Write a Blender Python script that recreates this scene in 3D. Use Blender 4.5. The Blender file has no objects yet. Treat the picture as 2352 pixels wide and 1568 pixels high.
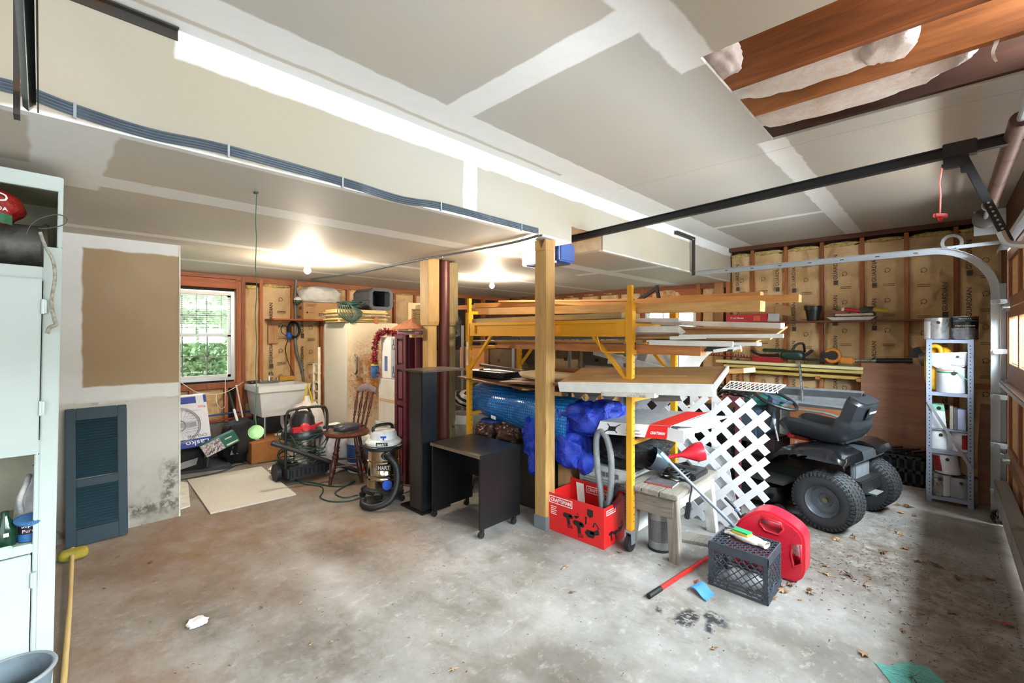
import bpy, bmesh, math, random
from math import pi, sin, cos, radians as R
from mathutils import Vector as V, Matrix as X4, noise as mn
random.seed(7)
sc = bpy.context.scene
COL = sc.collection
# ---------------- camera ----------------
F, YAW, CU, CV, EYE = 1036.0, 0.763255, 1176.0, 766.0, 1.5
cd = bpy.data.cameras.new('camera'); cam = bpy.data.objects.new('camera', cd); COL.objects.link(cam)
cam.location = (0, 0, EYE); cam.rotation_euler = (pi/2, 0, YAW)
cd.sensor_width = 36; cd.lens = 36*F/2352; cd.shift_y = -(784-CV)/2352; cd.clip_start = .02
sc.camera = cam
# ---------------- world, daylight, exposure ----------------
w = bpy.data.worlds.new('overcast_sky'); sc.world = w; w.use_nodes = True
bg = w.node_tree.nodes['Background']; bg.inputs[0].default_value = (.86, .94, 1, 1); bg.inputs[1].default_value = 3.6
sc.view_settings.view_transform = 'Standard'; sc.view_settings.look = 'None'
sc.view_settings.gamma = 1; sc.view_settings.use_curve_mapping = False; sc.view_settings.exposure = 0.12
def lamp(name, kind, loc, power, col, rot=(0,0,0), sx=1, sy=1, rad=.05):
    d = bpy.data.lights.new(name, kind); d.energy = power; d.color = col
    if kind == 'AREA': d.shape = 'RECTANGLE'; d.size = sx; d.size_y = sy
    else: d.shadow_soft_size = rad
    o = bpy.data.objects.new(name, d); COL.objects.link(o); o.location = loc; o.rotation_euler = rot
    return o
# daylight entering by the open vehicle door of the left bay, beside the camera
lamp('daylight_open_bay', 'AREA', (.40, -1.95, 1.1), 16, (.92, .96, 1), (0, R(90), 0), 2.1, 3.0)
# open sky seen through the row of panes in the overhead door
lamp('daylight_door_panes', 'AREA', (1.6, 3.3, 3.2), 7000, (.84, .92, 1), (0, R(90), 0), 3.0, 6.5)
# added fill lamp low outside the panes, brightens ceiling and back wall
lamp('drive_fill', 'AREA', (1.6, 4.6, .95), 640, (.97, .98, .95), (0, R(90), 0), 1.4, 4.4)
# daylight falling in through the two small windows from the sky above the yard
def aim(a, b): return (V(b)-V(a)).to_track_quat('-Z', 'Y').to_euler()
for p_, q_ in (((-8.2, 1.2, 4.3), (-6.4, 1.25, 1.4)), ((-3.03, 8.4, 4.3), (-3.03, 6.7, 1.4))): lamp('daylight_window', 'AREA', p_, 420, (.92, .98, 1), aim(p_, q_), 3., 2.)
# ---------------- pixel -> place helpers (photograph taken as 2352 x 1568) ----------------
fw = V((-sin(YAW), cos(YAW), 0)); rt = V((cos(YAW), sin(YAW), 0))
def ray(u, v): return fw + rt*((u-CU)/F) + V((0, 0, (CV-v)/F))
E0 = V((0, 0, EYE))
def onz(u, v, z=0.): d = ray(u, v); return E0 + d*((z-EYE)/d.z)
def onx(u, v, x): d = ray(u, v); return E0 + d*(x/d.x)
def ony(u, v, y): d = ray(u, v); return E0 + d*(y/d.y)
def dep(u, v, t): return E0 + ray(u, v)*t
def hz(p, v): return EYE + (CV-v)/F*(V((p[0], p[1], 0)).dot(fw))
# ---------------- materials ----------------
def lin(c):
    if isinstance(c, str):
        c = [int(c[i:i+2], 16)/255 for i in (0, 2, 4)]
        c = [x/12.92 if x <= .04045 else ((x+.055)/1.055)**2.4 for x in c]
    return (c[0], c[1], c[2], 1)
class G:                                            # tiny node-graph writer
    def __init__(s, name):
        s.m = bpy.data.materials.new(name); s.m.use_nodes = True; s.t = s.m.node_tree
        s.b = s.t.nodes['Principled BSDF']; s.out = s.t.nodes['Material Output']
        s.tc = s.t.nodes.new('ShaderNodeTexCoord'); s.o = s.tc.outputs['Object']
    def put(s, sock, v):
        if isinstance(v, bpy.types.NodeSocket): s.t.links.new(v, sock)
        elif isinstance(v, (tuple, list)) and len(v) == 3 and sock.type == 'RGBA': sock.default_value = (*v, 1)
        else: sock.default_value = v
    def mth(s, op, a, b=0., c=None, clamp=False):
        n = s.t.nodes.new('ShaderNodeMath'); n.operation = op; n.use_clamp = clamp
        s.put(n.inputs[0], a); s.put(n.inputs[1], b)
        if c is not None: s.put(n.inputs[2], c)
        return n.outputs[0]
    def noise(s, scale=5., detail=3., rough=.5, vec=None, dist=0., out=0):
        n = s.t.nodes.new('ShaderNodeTexNoise'); s.put(n.inputs['Vector'], vec or s.o)
        for k, v in (('Scale', scale), ('Detail', detail), ('Roughness', rough), ('Distortion', dist)): n.inputs[k].default_value = v
        return n.outputs[out]
    def vor(s, scale, vec=None, feat='F1', rnd=1.):
        n = s.t.nodes.new('ShaderNodeTexVoronoi'); n.feature = feat; s.put(n.inputs['Vector'], vec or s.o)
        n.inputs['Scale'].default_value = scale; n.inputs['Randomness'].default_value = rnd
        return n.outputs['Distance']
    def wave(s, scale, dist, axis='X', detail=2., ds=1., vec=None):
        n = s.t.nodes.new('ShaderNodeTexWave'); n.bands_direction = axis; s.put(n.inputs['Vector'], vec or s.o)
        for k, v in (('Scale', scale), ('Distortion', dist), ('Detail', detail), ('Detail Scale', ds)): n.inputs[k].default_value = v
        return n.outputs['Fac']
    def ramp(s, f, a=0., b=1., lo=0., hi=1.):
        n = s.t.nodes.new('ShaderNodeMapRange'); n.clamp = True
        for i, v in enumerate((f, a, b, lo, hi)): s.put(n.inputs[i], v)
        return n.outputs[0]
    def mix(s, f, a, b, mode='MIX'):
        n = s.t.nodes.new('ShaderNodeMix'); n.data_type = 'RGBA'; n.blend_type = mode
        s.put(n.inputs[0], f)
        for i, v in ((6, a), (7, b)): s.put(n.inputs[i], lin(v) if isinstance(v, (str, tuple, list)) else v)
        return n.outputs[2]
    def mapv(s, sc_=(1, 1, 1), rot=(0, 0, 0), vec=None, loc=(0, 0, 0)):
        n = s.t.nodes.new('ShaderNodeMapping'); s.put(n.inputs[0], vec or s.o)
        n.inputs[1].default_value = loc; n.inputs[2].default_value = rot; n.inputs[3].default_value = sc_
        return n.outputs[0]
    def sep(s, vec=None):
        n = s.t.nodes.new('ShaderNodeSeparateXYZ'); s.put(n.inputs[0], vec or s.o); return n.outputs
    def warp(s, amp=.05, scale=3., detail=4.):       # coordinates pushed about by noise
        n = s.t.nodes.new('ShaderNodeVectorMath'); n.operation = 'MULTIPLY_ADD'
        c = s.noise(scale, detail, out=1); s.put(n.inputs[0], c); n.inputs[1].default_value = (amp,)*3
        s.t.links.new(s.o, n.inputs[2])
        m = s.t.nodes.new('ShaderNodeVectorMath'); m.operation = 'SUBTRACT'
        s.t.links.new(n.outputs[0], m.inputs[0]); m.inputs[1].default_value = (amp*.5,)*3
        return m.outputs[0]
    def rect(s, co, r, soft=.008):                   # 1 inside [a0,a1]x[b0,b1] of the two coordinates
        a, b = co; a0, a1, b0, b1 = r
        da = s.mth('SUBTRACT', s.mth('ABSOLUTE', s.mth('SUBTRACT', a, (a0+a1)/2)), (a1-a0)/2)
        db = s.mth('SUBTRACT', s.mth('ABSOLUTE', s.mth('SUBTRACT', b, (b0+b1)/2)), (b1-b0)/2)
        return s.ramp(s.mth('MAXIMUM', da, db), -soft, soft, 1., 0.)
    def ell(s, co, r, soft=.4):                      # soft ellipse (ca, cb, ra, rb)
        a, b = co; ca, cb, ra, rb = r
        x = s.mth('DIVIDE', s.mth('SUBTRACT', a, ca), ra); y = s.mth('DIVIDE', s.mth('SUBTRACT', b, cb), rb)
        d = s.mth('SQRT', s.mth('ADD', s.mth('MULTIPLY', x, x), s.mth('MULTIPLY', y, y)))
        return s.ramp(d, 1-soft, 1+soft*.4, 1., 0.)
    def anyof(s, ms):
        r = ms[0]
        for m in ms[1:]: r = s.mth('MAXIMUM', r, m)
        return r
    def bump(s, h, strength=.2, dist=.01):
        n = s.t.nodes.new('ShaderNodeBump'); n.inputs['Strength'].default_value = strength; n.inputs['Distance'].default_value = dist
        s.put(n.inputs['Height'], h); s.t.links.new(n.outputs[0], s.b.inputs['Normal'])
    def done(s, col, rough=.6, metal=0., **k):
        s.put(s.b.inputs['Base Color'], lin(col) if isinstance(col, (str, tuple)) else col)
        s.put(s.b.inputs['Roughness'], rough); s.b.inputs['Metallic'].default_value = metal
        for n, v in k.items(): s.put(s.b.inputs[n.replace('_', ' ')], v)
        return s.m
_mc = {}
def plain(col, rough=.55, metal=0., var=.12, scale=14., bump=.05, spec=None, coat=0.):
    k = ('p', col, rough, metal, var, scale, bump, coat)
    if k in _mc: return _mc[k]
    g = G('finish_%s' % (col if isinstance(col, str) else len(_mc)))
    c = lin(col); n = g.noise(scale, 4., .6); var = var*.35 if max(c[:3]) < .05 else var
    dk = tuple(x*(1-var*1.6) for x in c[:3]); lt = tuple(min(1, x*(1+var)) for x in c[:3])
    (g.bump(g.noise(scale*5, 3.), bump, .004) if max(c[:3]) > .06 else None)
    r = g.ramp(g.noise(scale*1.7, 3.), .3, .7, max(.03, rough-(.08 if max(c[:3]) > .05 else .02)), min(1, rough+(.08 if max(c[:3]) > .05 else .02)))
    if coat: g.b.inputs['Coat Weight'].default_value = coat
    _mc[k] = g.done(g.mix(g.ramp(n, .3, .7), dk, lt), r, metal); return _mc[k]
def wood(col, dark, axis=0, scale=1., rough=.6, knots=True, key=''):
    k = ('w', col, dark, axis, scale, rough, key)
    if k in _mc: return _mc[k]
    g = G('wood_%s' % col); s_ = [9., 9., 9.]; s_[axis] = .9
    v = g.mapv(tuple(x*scale for x in s_))
    g1 = g.noise(2.2, 6., .62, v, 1.2); g2 = g.noise(9., 4., .6, v, .4)
    f = g.ramp(g.mth('ADD', g.mth('MULTIPLY', g1, .75), g.mth('MULTIPLY', g2, .35)), .32, .78)
    c = g.mix(f, dark, col)
    if knots:
        kv = [6., 6., 6.]; kv[axis] = 2.2
        c = g.mix(g.ramp(g.vor(.8, g.mapv(tuple(x*scale for x in kv))), .03, .13, .75, 0.), c, tuple(x*.35 for x in lin(dark)[:3]))
    g.bump(g1, .12, .004); _mc[k] = g.done(c, rough); return _mc[k]
def rusty(col, rust='8a4a1c', amt=.5, rough=.5, metal=0., scale=6.):
    k = ('r', col, rust, amt, rough, metal)
    if k in _mc: return _mc[k]
    g = G('worn_metal_%s' % col)
    f = g.ramp(g.noise(scale, 8., .68), 1-amt, 1-amt+.16)
    g.bump(g.noise(scale*6, 3.), .08, .003)
    _mc[k] = g.done(g.mix(f, g.mix(g.noise(3.), tuple(x*.85 for x in lin(col)[:3]), col), rust), rough, metal); return _mc[k]
def film(col, col2=None, rough=.25, scale=9., strength=.9):         # crumpled plastic sheet
    k = ('f', col, rough, scale)
    if k in _mc: return _mc[k]
    g = G('plastic_sheet_%s' % col); h = g.vor(scale, g.warp(.12, 6.)); h2 = g.noise(scale*2.2, 6., .7)
    g.bump(g.mth('ADD', h, g.mth('MULTIPLY', h2, .6)), strength, .05)
    _mc[k] = g.done(g.mix(g.ramp(h2, .35, .65), col, col2 or col), rough); return _mc[k]
def emit(col, power, name='lit'):
    g = G(name); g.put(g.b.inputs['Emission Color'], lin(col)); g.b.inputs['Emission Strength'].default_value = power
    return g.done(col, .4)
def clear(name, col=(.95, .98, .97), alpha=.18, rough=.03):          # thin pane: mostly see-through, a little gloss
    g = G(name); t = g.t.nodes.new('ShaderNodeBsdfTransparent'); t.inputs[0].default_value = (*col, 1)
    gl = g.t.nodes.new('ShaderNodeBsdfGlossy'); gl.inputs['Roughness'].default_value = rough
    mx = g.t.nodes.new('ShaderNodeMixShader'); mx.inputs[0].default_value = alpha
    g.t.links.new(t.outputs[0], mx.inputs[1]); g.t.links.new(gl.outputs[0], mx.inputs[2]); g.t.links.new(mx.outputs[0], g.out.inputs[0])
    return g.m
# ---------------- mesh writer ----------------
class B:
    def __init__(s): s.v = []; s.f = []
    def add(s, vs, fs):
        o = len(s.v); s.v += [V(p) for p in vs]; s.f += [tuple(i+o for i in f) for f in fs]; return s
    def obox(s, o, a, b, c):
        o, a, b, c = V(o), V(a), V(b), V(c)
        if a.cross(b).dot(c) < 0: o = o+a; a = -a
        return s.add([o, o+a, o+a+b, o+b, o+c, o+a+c, o+a+b+c, o+b+c],
                     [(3, 2, 1, 0), (4, 5, 6, 7), (0, 1, 5, 4), (1, 2, 6, 5), (2, 3, 7, 6), (3, 0, 4, 7)])
    def box(s, x0, x1, y0, y1, z0, z1): return s.obox((x0, y0, z0), (x1-x0, 0, 0), (0, y1-y0, 0), (0, 0, z1-z0))
    def bar(s, p, q, wd, th, up=(0, 0, 1), tw=0.):    # rectangular bar from p to q; wd across, th along up
        p, q = V(p), V(q); d = q-p; n = d.normalized(); a = n.cross(V(up))
        if a.length < 1e-4: a = n.cross(V((1, 0, 0)))
        a.normalize(); b = a.cross(n)
        if tw: r = X4.Rotation(tw, 3, n); a = r@a; b = r@b
        return s.obox(p-a*wd/2-b*th/2, d, a*wd, b*th)
    def ring(s, rings, cap0=True, cap1=True, close=False):
        n = len(rings[0]); o = len(s.v)
        for r in rings: s.v += [V(p) for p in r]
        m = len(rings)
        for i in range(m if close else m-1):
            for j in range(n):
                a, b = o+i*n+j, o+i*n+(j+1) % n; c, d = o+((i+1) % m)*n+(j+1) % n, o+((i+1) % m)*n+j
                s.f.append((a, b, c, d))
        if not close:
            if cap0: s.f.append(tuple(o+j for j in reversed(range(n))))
            if cap1: s.f.append(tuple(o+(m-1)*n+j for j in range(n)))
        return s
    def cyl(s, p, q, r0, r1=None, n=12):
        p, q = V(p), V(q); r1 = r0 if r1 is None else r1; d = (q-p).normalized()
        a = d.orthogonal().normalized(); b = d.cross(a)
        return s.ring([[c+(a*cos(2*pi*j/n)+b*sin(2*pi*j/n))*r for j in range(n)] for c, r in ((p, r0), (q, r1))])
    def tube(s, pts, r, n=6, close=False):
        pts = [V(p) for p in pts]; m = len(pts); rings = []; a = None
        for i in range(m):
            if close: t = pts[(i+1) % m]-pts[i-1]
            else: t = pts[min(i+1, m-1)]-pts[max(i-1, 0)]
            t.normalize()
            if a is None: a = t.orthogonal().normalized()
            a = (a-t*a.dot(t))
            a = a.normalized() if a.length > 1e-5 else t.orthogonal().normalized()
            b = t.cross(a); rr = r[i] if isinstance(r, (list, tuple)) else r
            rings.append([pts[i]+(a*cos(2*pi*j/n)+b*sin(2*pi*j/n))*rr for j in range(n)])
        return s.ring(rings, close=close)
    def lathe(s, prof, o=(0, 0, 0), ax=(0, 0, 1), n=24, cap=True):   # prof: (radius, height)
        o, d = V(o), V(ax).normalized(); a = d.orthogonal().normalized()
        if abs(d.z) > .99: a = V((1, 0, 0))
        b = d.cross(a)
        return s.ring([[o+d*h+(a*cos(2*pi*j/n)+b*sin(2*pi*j/n))*max(r, .0005) for j in range(n)] for r, h in prof], cap, cap)
    def prism(s, poly, o, a, b, c):                  # polygon in the (a,b) plane at o, pushed along c
        o, a, b, c = V(o), V(a), V(b), V(c); P = [o+a*p[0]+b*p[1] for p in poly]; n = len(P)
        ar = sum(poly[i][0]*poly[(i+1) % n][1]-poly[(i+1) % n][0]*poly[i][1] for i in range(n))
        if (ar > 0) == (a.cross(b).dot(c) > 0): P = P[::-1]
        vs = P+[p+c for p in P]
        return s.add(vs, [tuple(range(n)), tuple(reversed(range(n, 2*n)))]+[(i, i+n, (i+1) % n+n, (i+1) % n) for i in range(n)])
    def grid(s, fn, nu, nv):
        return s.add([fn(i/nu, j/nv) for j in range(nv+1) for i in range(nu+1)],
                     [(j*(nu+1)+i, j*(nu+1)+i+1, (j+1)*(nu+1)+i+1, (j+1)*(nu+1)+i) for j in range(nv) for i in range(nu)])
    def slab(s, fn, nu, nv, n):                      # grid with thickness vector n
        o = len(s.v); s.grid(fn, nu, nv); m = len(s.v)-o; n = V(n)
        top = [p+n for p in s.v[o:]]; s.v += top
        s.f += [tuple(reversed([i+m for i in f])) for f in s.f[-nu*nv:]]
        edge = [j for j in range(nu)]+[nu+(nu+1)*j for j in range(nv)]+[nv*(nu+1)+nu-j for j in range(nu)]+[(nv-j)*(nu+1) for j in range(nv)]
        for k in range(len(edge)):
            a, b = edge[k]+o, edge[(k+1) % len(edge)]+o; s.f.append((b, a, a+m, b+m))
        return s
    def blob(s, c, r, sub=3, amp=.12, freq=3., seed=0, flat=None, sq=1., fold=0.):   # crumpled soft lump
        bm = bmesh.new(); bmesh.ops.create_icosphere(bm, subdivisions=sub, radius=1)
        o = len(s.v); c = V(c); sd = V((seed*3.1, seed*1.7, seed*.9))
        for v in bm.verts:
            p = v.co.copy()
            if sq != 1: p = V([math.copysign(abs(x)**sq, x) for x in p])
            k = 1+amp*mn.noise(p*freq+sd)+amp*.5*mn.noise(p*freq*2.7+sd)-fold*abs(mn.noise(p*freq*1.6+sd*2))
            p = V((p.x*r[0]*k, p.y*r[1]*k, p.z*r[2]*k))+c
            if flat is not None and p.z < flat: p.z = flat
            s.v.append(p)
        s.f += [tuple(v.index+o for v in f.verts) for f in bm.faces]; bm.free(); return s
    def tf(s, m):
        s.v = [m@p for p in s.v]; return s
MW = {}
def _mesh(name, b, m, bevel=0., smooth=False, M=None):
    me = bpy.data.meshes.new(name); vs = b.v if M is None else [M@p for p in b.v]
    me.from_pydata([tuple(p) for p in vs], [], b.f); me.materials.append(m)
    if bevel:
        bm = bmesh.new(); bm.from_mesh(me)
        es = [e for e in bm.edges if len(e.link_faces) == 2 and e.calc_face_angle(0) > .6]
        bmesh.ops.bevel(bm, geom=es, offset=bevel, segments=2, affect='EDGES', clamp_overlap=True); bm.to_mesh(me); bm.free()
    if smooth:
        me.shade_smooth()
        try: me.set_sharp_from_angle(angle=R(smooth if smooth is not True else 42))
        except Exception: pass
    me.update(); return me
def tag(o, label=None, cat=None, group=None, kind=None):
    if label: o['label'] = label
    if cat: o['category'] = cat
    if group: o['group'] = group
    if kind: o['kind'] = kind
    return o
def thing(name, label, cat, loc=(0, 0, 0), rz=0., group=None):       # an Empty at the thing's base
    o = bpy.data.objects.new(name, None); COL.objects.link(o); o.empty_display_size = .1
    M = X4.Translation(V(loc))@X4.Rotation(rz, 4, 'Z'); o.matrix_world = M; MW[o] = M
    return tag(o, label, cat, group)
def part(name, b, m, P, bevel=0., smooth=False, world=True, label=None, kind=None):
    me = _mesh(name, b, m, bevel, smooth, MW[P].inverted() if world else None)
    o = bpy.data.objects.new(name, me); COL.objects.link(o); o.parent = P; MW[o] = MW[P]
    return tag(o, label, None, None, kind)
def solid(name, label, cat, b, m, bevel=0., smooth=False, group=None, kind=None, keep=False):   # a thing that is one mesh
    if keep: M = X4.Identity(4)
    else:
        lo = [min(p[i] for p in b.v) for i in range(3)]; hi = [max(p[i] for p in b.v) for i in range(3)]
        M = X4.Translation(((lo[0]+hi[0])/2, (lo[1]+hi[1])/2, lo[2]))
    me = _mesh(name, b, m, bevel, smooth, M.inverted())
    o = bpy.data.objects.new(name, me); COL.objects.link(o); o.matrix_world = M; MW[o] = M
    return tag(o, label, cat, group, kind)
def struct(name, b, m, smooth=False, bevel=0.):
    return solid(name, None, None, b, m, bevel, smooth, None, 'structure', True)
def dup(o, loc=None, rz=None, label=None, M=None):
    r = o.copy(); COL.objects.link(r)
    if M is None: M = X4.Translation(V(loc))@X4.Rotation(rz or 0., 4, 'Z')
    r.matrix_world = M; MW[r] = M
    if label: r['label'] = label
    for ch in list(o.children):
        c = ch.copy(); COL.objects.link(c); c.parent = r; MW[c] = M
        for g_ in list(ch.children):
            d = g_.copy(); COL.objects.link(d); d.parent = c; MW[d] = M
    return r
_tx = {}
def text(s, o, a, b, width, m, P, height=None, bold=True, name='lettering', th=.0012):
    """lettering lying on the plane at o (left end, baseline), reading along a with letters up along b"""
    k = (s, bold)
    if k not in _tx:
        cu = bpy.data.curves.new('lettering', 'FONT'); cu.body = s; cu.extrude = .01; cu.resolution_u = 2
        if bold: cu.offset = .012
        ob = bpy.data.objects.new('t', cu); COL.objects.link(ob)
        dg = bpy.context.evaluated_depsgraph_get(); me = bpy.data.meshes.new_from_object(ob.evaluated_get(dg))
        vs = [v.co.copy() for v in me.vertices]; fs = [tuple(p.vertices) for p in me.polygons]
        bpy.data.objects.remove(ob); bpy.data.meshes.remove(me); bpy.data.curves.remove(cu)
        x0 = min(v.x for v in vs); x1 = max(v.x for v in vs); y0 = min(v.y for v in vs); y1 = max(v.y for v in vs)
        _tx[k] = ([V(((v.x-x0)/(x1-x0), (v.y-y0)/(y1-y0), v.z)) for v in vs], fs, (y1-y0)/(x1-x0))
    vs, fs, asp = _tx[k]; o, a, b = V(o), V(a).normalized(), V(b).normalized(); n = a.cross(b).normalized()
    h = height or width*asp; q = B()
    q.add([o+a*(v.x*width)+b*(v.y*h)+n*(v.z*th*50+th*.5) for v in vs], fs)
    return part(name, q, m, P)
def spline(pts, n=8, close=False):                   # Catmull-Rom through the points
    P = [V(p) for p in pts]; m = len(P); out = []
    for i in range(m if close else m-1):
        p0, p1, p2, p3 = (P[(i+k) % m] if close else P[min(max(i+k, 0), m-1)] for k in (-1, 0, 1, 2))
        for j in range(n):
            t = j/n; out.append(.5*((2*p1)+(p2-p0)*t+(2*p0-5*p1+4*p2-p3)*t*t+(3*p1-p0-3*p2+p3)*t**3))
    if not close: out.append(P[-1])
    return out
ZX, ZY, ZZ = V((1, 0, 0)), V((0, 1, 0)), V((0, 0, 1))
# ================= the shell of the garage =================
XS, ZL, ZU, YB, XW, XD, XP = -2.16, 2.225, 2.685, 6.65, -6.38, .36, -4.54
def concrete():
    g = G('stained_concrete'); wv = g.warp(.5, 1.6, 5.); x, y, z = g.sep(wv)[:3]; x0, y0, _ = g.sep(g.warp(.16, 5., 5.))[:3]
    big = g.noise(.9, 6., .62); mid = g.noise(4.5, 9., .72); fine = g.noise(38., 6., .7)
    c = g.mix(g.ramp(big, .34, .66), '68635d', 'a3a09d')
    c = g.mix(g.ramp(mid, .46, .66, 0., .6), c, '72685c'); c = g.mix(g.ramp(g.noise(3.1, 8., .7, g.mapv((1, 1.6, 1), loc=(3, 9, 0)), .8), .52, .6, 0., .38), c, '6d6355'); c = g.mix(g.ramp(g.noise(11., 6., .7, g.mapv((1.5, 1, 1))), .55, .68, 0., .3), c, 'd6d2cc')
    c = g.mix(g.ramp(g.noise(2.1, 6., .6, g.mapv(loc=(7, 3, 0))), .45, .7, 0., .5), c, 'b9b7b4')
    brown = g.anyof([g.ell((x, y), r, .9) for r in ((-3.9, .75, 1.3, 1.0), (-2.4, .15, .8, .45), (-4.9, 2.1, 1.2, .9), (-3.2, 1.7, .8, .6))])  # brown staining at left, with warm bulb light painted into it
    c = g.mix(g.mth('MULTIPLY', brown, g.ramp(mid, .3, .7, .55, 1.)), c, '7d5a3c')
    dark = g.anyof([g.ell((x0, y0), r, .8) for r in ((-3.05, 1.45, .42, .2), (-1.02, 1.55, .3, .16), (-1.3, 1.25, .28, .15), (-2.1, .95, .35, .2), (-1.5, .72, .22, .12), (-1.05, 1.1, .25, .2), (-2.75, .6, .25, .12), (-.62, 1.35, .25, .2))])
    c = g.mix(g.mth('MULTIPLY', dark, g.ramp(g.noise(9., 6., .7), .3, .62, .2, .85)), c, '574c40')
    dirt = g.anyof([g.ell((x0, y0), r, .9) for r in ((-.35, 3.9, .55, .7), (0., 3.6, .35, .5), (.12, 2.9, .28, .55), (-.05, 3.3, .3, .3))])
    c = g.mix(g.mth('MULTIPLY', dirt, g.ramp(g.noise(14., 7., .72), .38, .6, .1, .85)), c, '5a4a39')
    wet = g.anyof([g.ell((x0, y0), r, .12) for r in ((-.3, 1.95, .11, .06), (-.18, 1.55, .1, .045), (-.08, 1.5, .07, .05), (-.06, 2.55, .09, .14))])
    c = g.mix(g.mth('MULTIPLY', wet, .6), c, '7d7566')
    tar = g.anyof([g.rect((x0, y0), r, .012) for r in ((-1.02, -.93, 2.3, 2.42), (-.92, -.8, 2.42, 2.5), (-1.14, -1.09, 2.29, 2.34), (-.88, -.84, 2.33, 2.44))])
    c = g.mix(g.mth('MULTIPLY', tar, g.ramp(g.noise(22., 5., .7), .4, .5)), c, '2a2c30')
    c = g.mix(g.ramp(fine, .57, .72, 0., .35), c, '544b3f')
    c = g.mix(g.ramp(g.noise(90., 3.), .68, .75, 0., .55), c, '3a332b')
    wht = g.ell((x, y), (-2.75, 1.25, .35, .18), .9)
    c = g.mix(g.mth('MULTIPLY', wht, .35), c, 'ded9d6')
    g.bump(g.mth('ADD', fine, mid), .16, .006)
    return g.done(c, g.ramp(mid, .3, .7, .48, .78))
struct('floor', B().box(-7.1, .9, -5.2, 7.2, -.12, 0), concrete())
def drywall(name, base, axes, tapes, base2=None, extra=None, soft=.006, amp=.035):
    g = G(name); s_ = g.sep(g.warp(amp, 7., 6.)); co = (s_[axes[0]], s_[axes[1]])
    c = g.mix(g.ramp(g.noise(1.1, 4.), .35, .65), base, base2 or base)
    c = g.mix(g.ramp(g.noise(.8, 3., .5, g.mapv(loc=(4, 4, 4))), .5, .7, 0., .4), c, 'ccb79d')
    if tapes:
        f = g.anyof([g.rect(co, t, soft) for t in tapes])
        c = g.mix(f, c, g.mix(g.noise(14., 3.), 'dededc', 'e8e8e6')); g.bump(g.mth('ADD', g.mth('MULTIPLY', f, .6), g.mth('MULTIPLY', g.noise(60.), .08)), .12, .004)
    scr = g.ramp(g.vor(2.4, g.mapv((1, 1, 1))), .0, .02, .9, 0.)       # screw heads
    c = g.mix(scr, c, '4a4238')
    if extra: c = extra(g, c)
    return g.done(c, .62)
# upper ceiling with the open joist bay, lower ceiling with the opener notch, soffit between them
HX, HY0, HY1 = -.755, 1.96, 3.10
m_up = drywall('drywall_upper', 'b3aea5', (0, 1), [(-2.2, -1.86, -6, 7), (-1.9, -.86, 1.46, 1.63), (-.87, -.70, -6, 2.02), (-.845, -.69, 3.1, 7), (-1.9, -.8, 5.2, 5.29)], 'b5b3ad', lambda g, c: g.mix(g.mth('MULTIPLY', g.rect(g.sep(g.warp(.03, 5., 5.))[:2], (-2.085, -2.055, .2, 2.7), .006), .8), g.mix(g.mth('MULTIPLY', g.rect(g.sep(g.warp(.12, 1.3, 6.))[:2], (-1.95, .6, 3.28, 3.285), .003), .75), c, '7d7568'), 'b5ab98'))
u_ = B()
for a in ((XS-.1, HX, -5.1, 7.0), (HX, .6, -5.1, HY0), (HX, .6, HY1, 7.0)): u_.box(a[0], a[1], a[2], a[3], ZU, ZU+.016)
ceil_u = struct('ceiling', u_, m_up)
NY0, NY1, NX, NZ = 2.95, 3.41, -2.93, 2.42
m_lo = drywall('drywall_lower', 'bab5ac', (0, 1), [(-3.0, -2.8, -6, 7), (-4.28, -4.16, -6, 7), (-5.42, -5.3, -6, 7), (-3.1, -2.1, -.03, .2), (-3.3, -2.16, 4.55, 4.68), (-2.2, -2.155, -6, 7)], 'c0bcb2', amp=.03)
l_ = B()
for a in ((XW-.2, NX, -5.1, 7.0), (NX, XS-.016, -5.1, NY0), (NX, XS-.016, NY1, 7.0)): l_.box(a[0], a[1], a[2], a[3], ZL, ZL+.016)
ceil_l = struct('ceiling', l_, m_lo)
m_sf = drywall('drywall_soffit', 'aaa18e', (1, 2), [(.36, 7, 2.575, 2.75), (1.82, 1.93, 2.2, 2.7), (-6, 7, 2.2, 2.234)], 'aba79b', amp=.03)
s_ = B()
for a in ((-5.1, NY0, ZL, ZU), (NY0, NY1, NZ-.06, ZU), (NY1, 7.0, ZL, ZU)): s_.box(XS-.016, XS, a[0], a[1], a[2], a[3])
struct('wall_soffit', s_, m_sf)
nb = B().box(NX, XS-.016, NY0-.012, NY0, ZL+.016, NZ).box(NX, XS-.016, NY1, NY1+.012, ZL+.016, NZ).box(NX-.012, NX, NY0, NY1, ZL+.016, NZ).box(NX, XS-.016, NY0, NY1, NZ, NZ+.012)
struct('trim_1', nb, plain('e6d9bd', .7))
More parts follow.
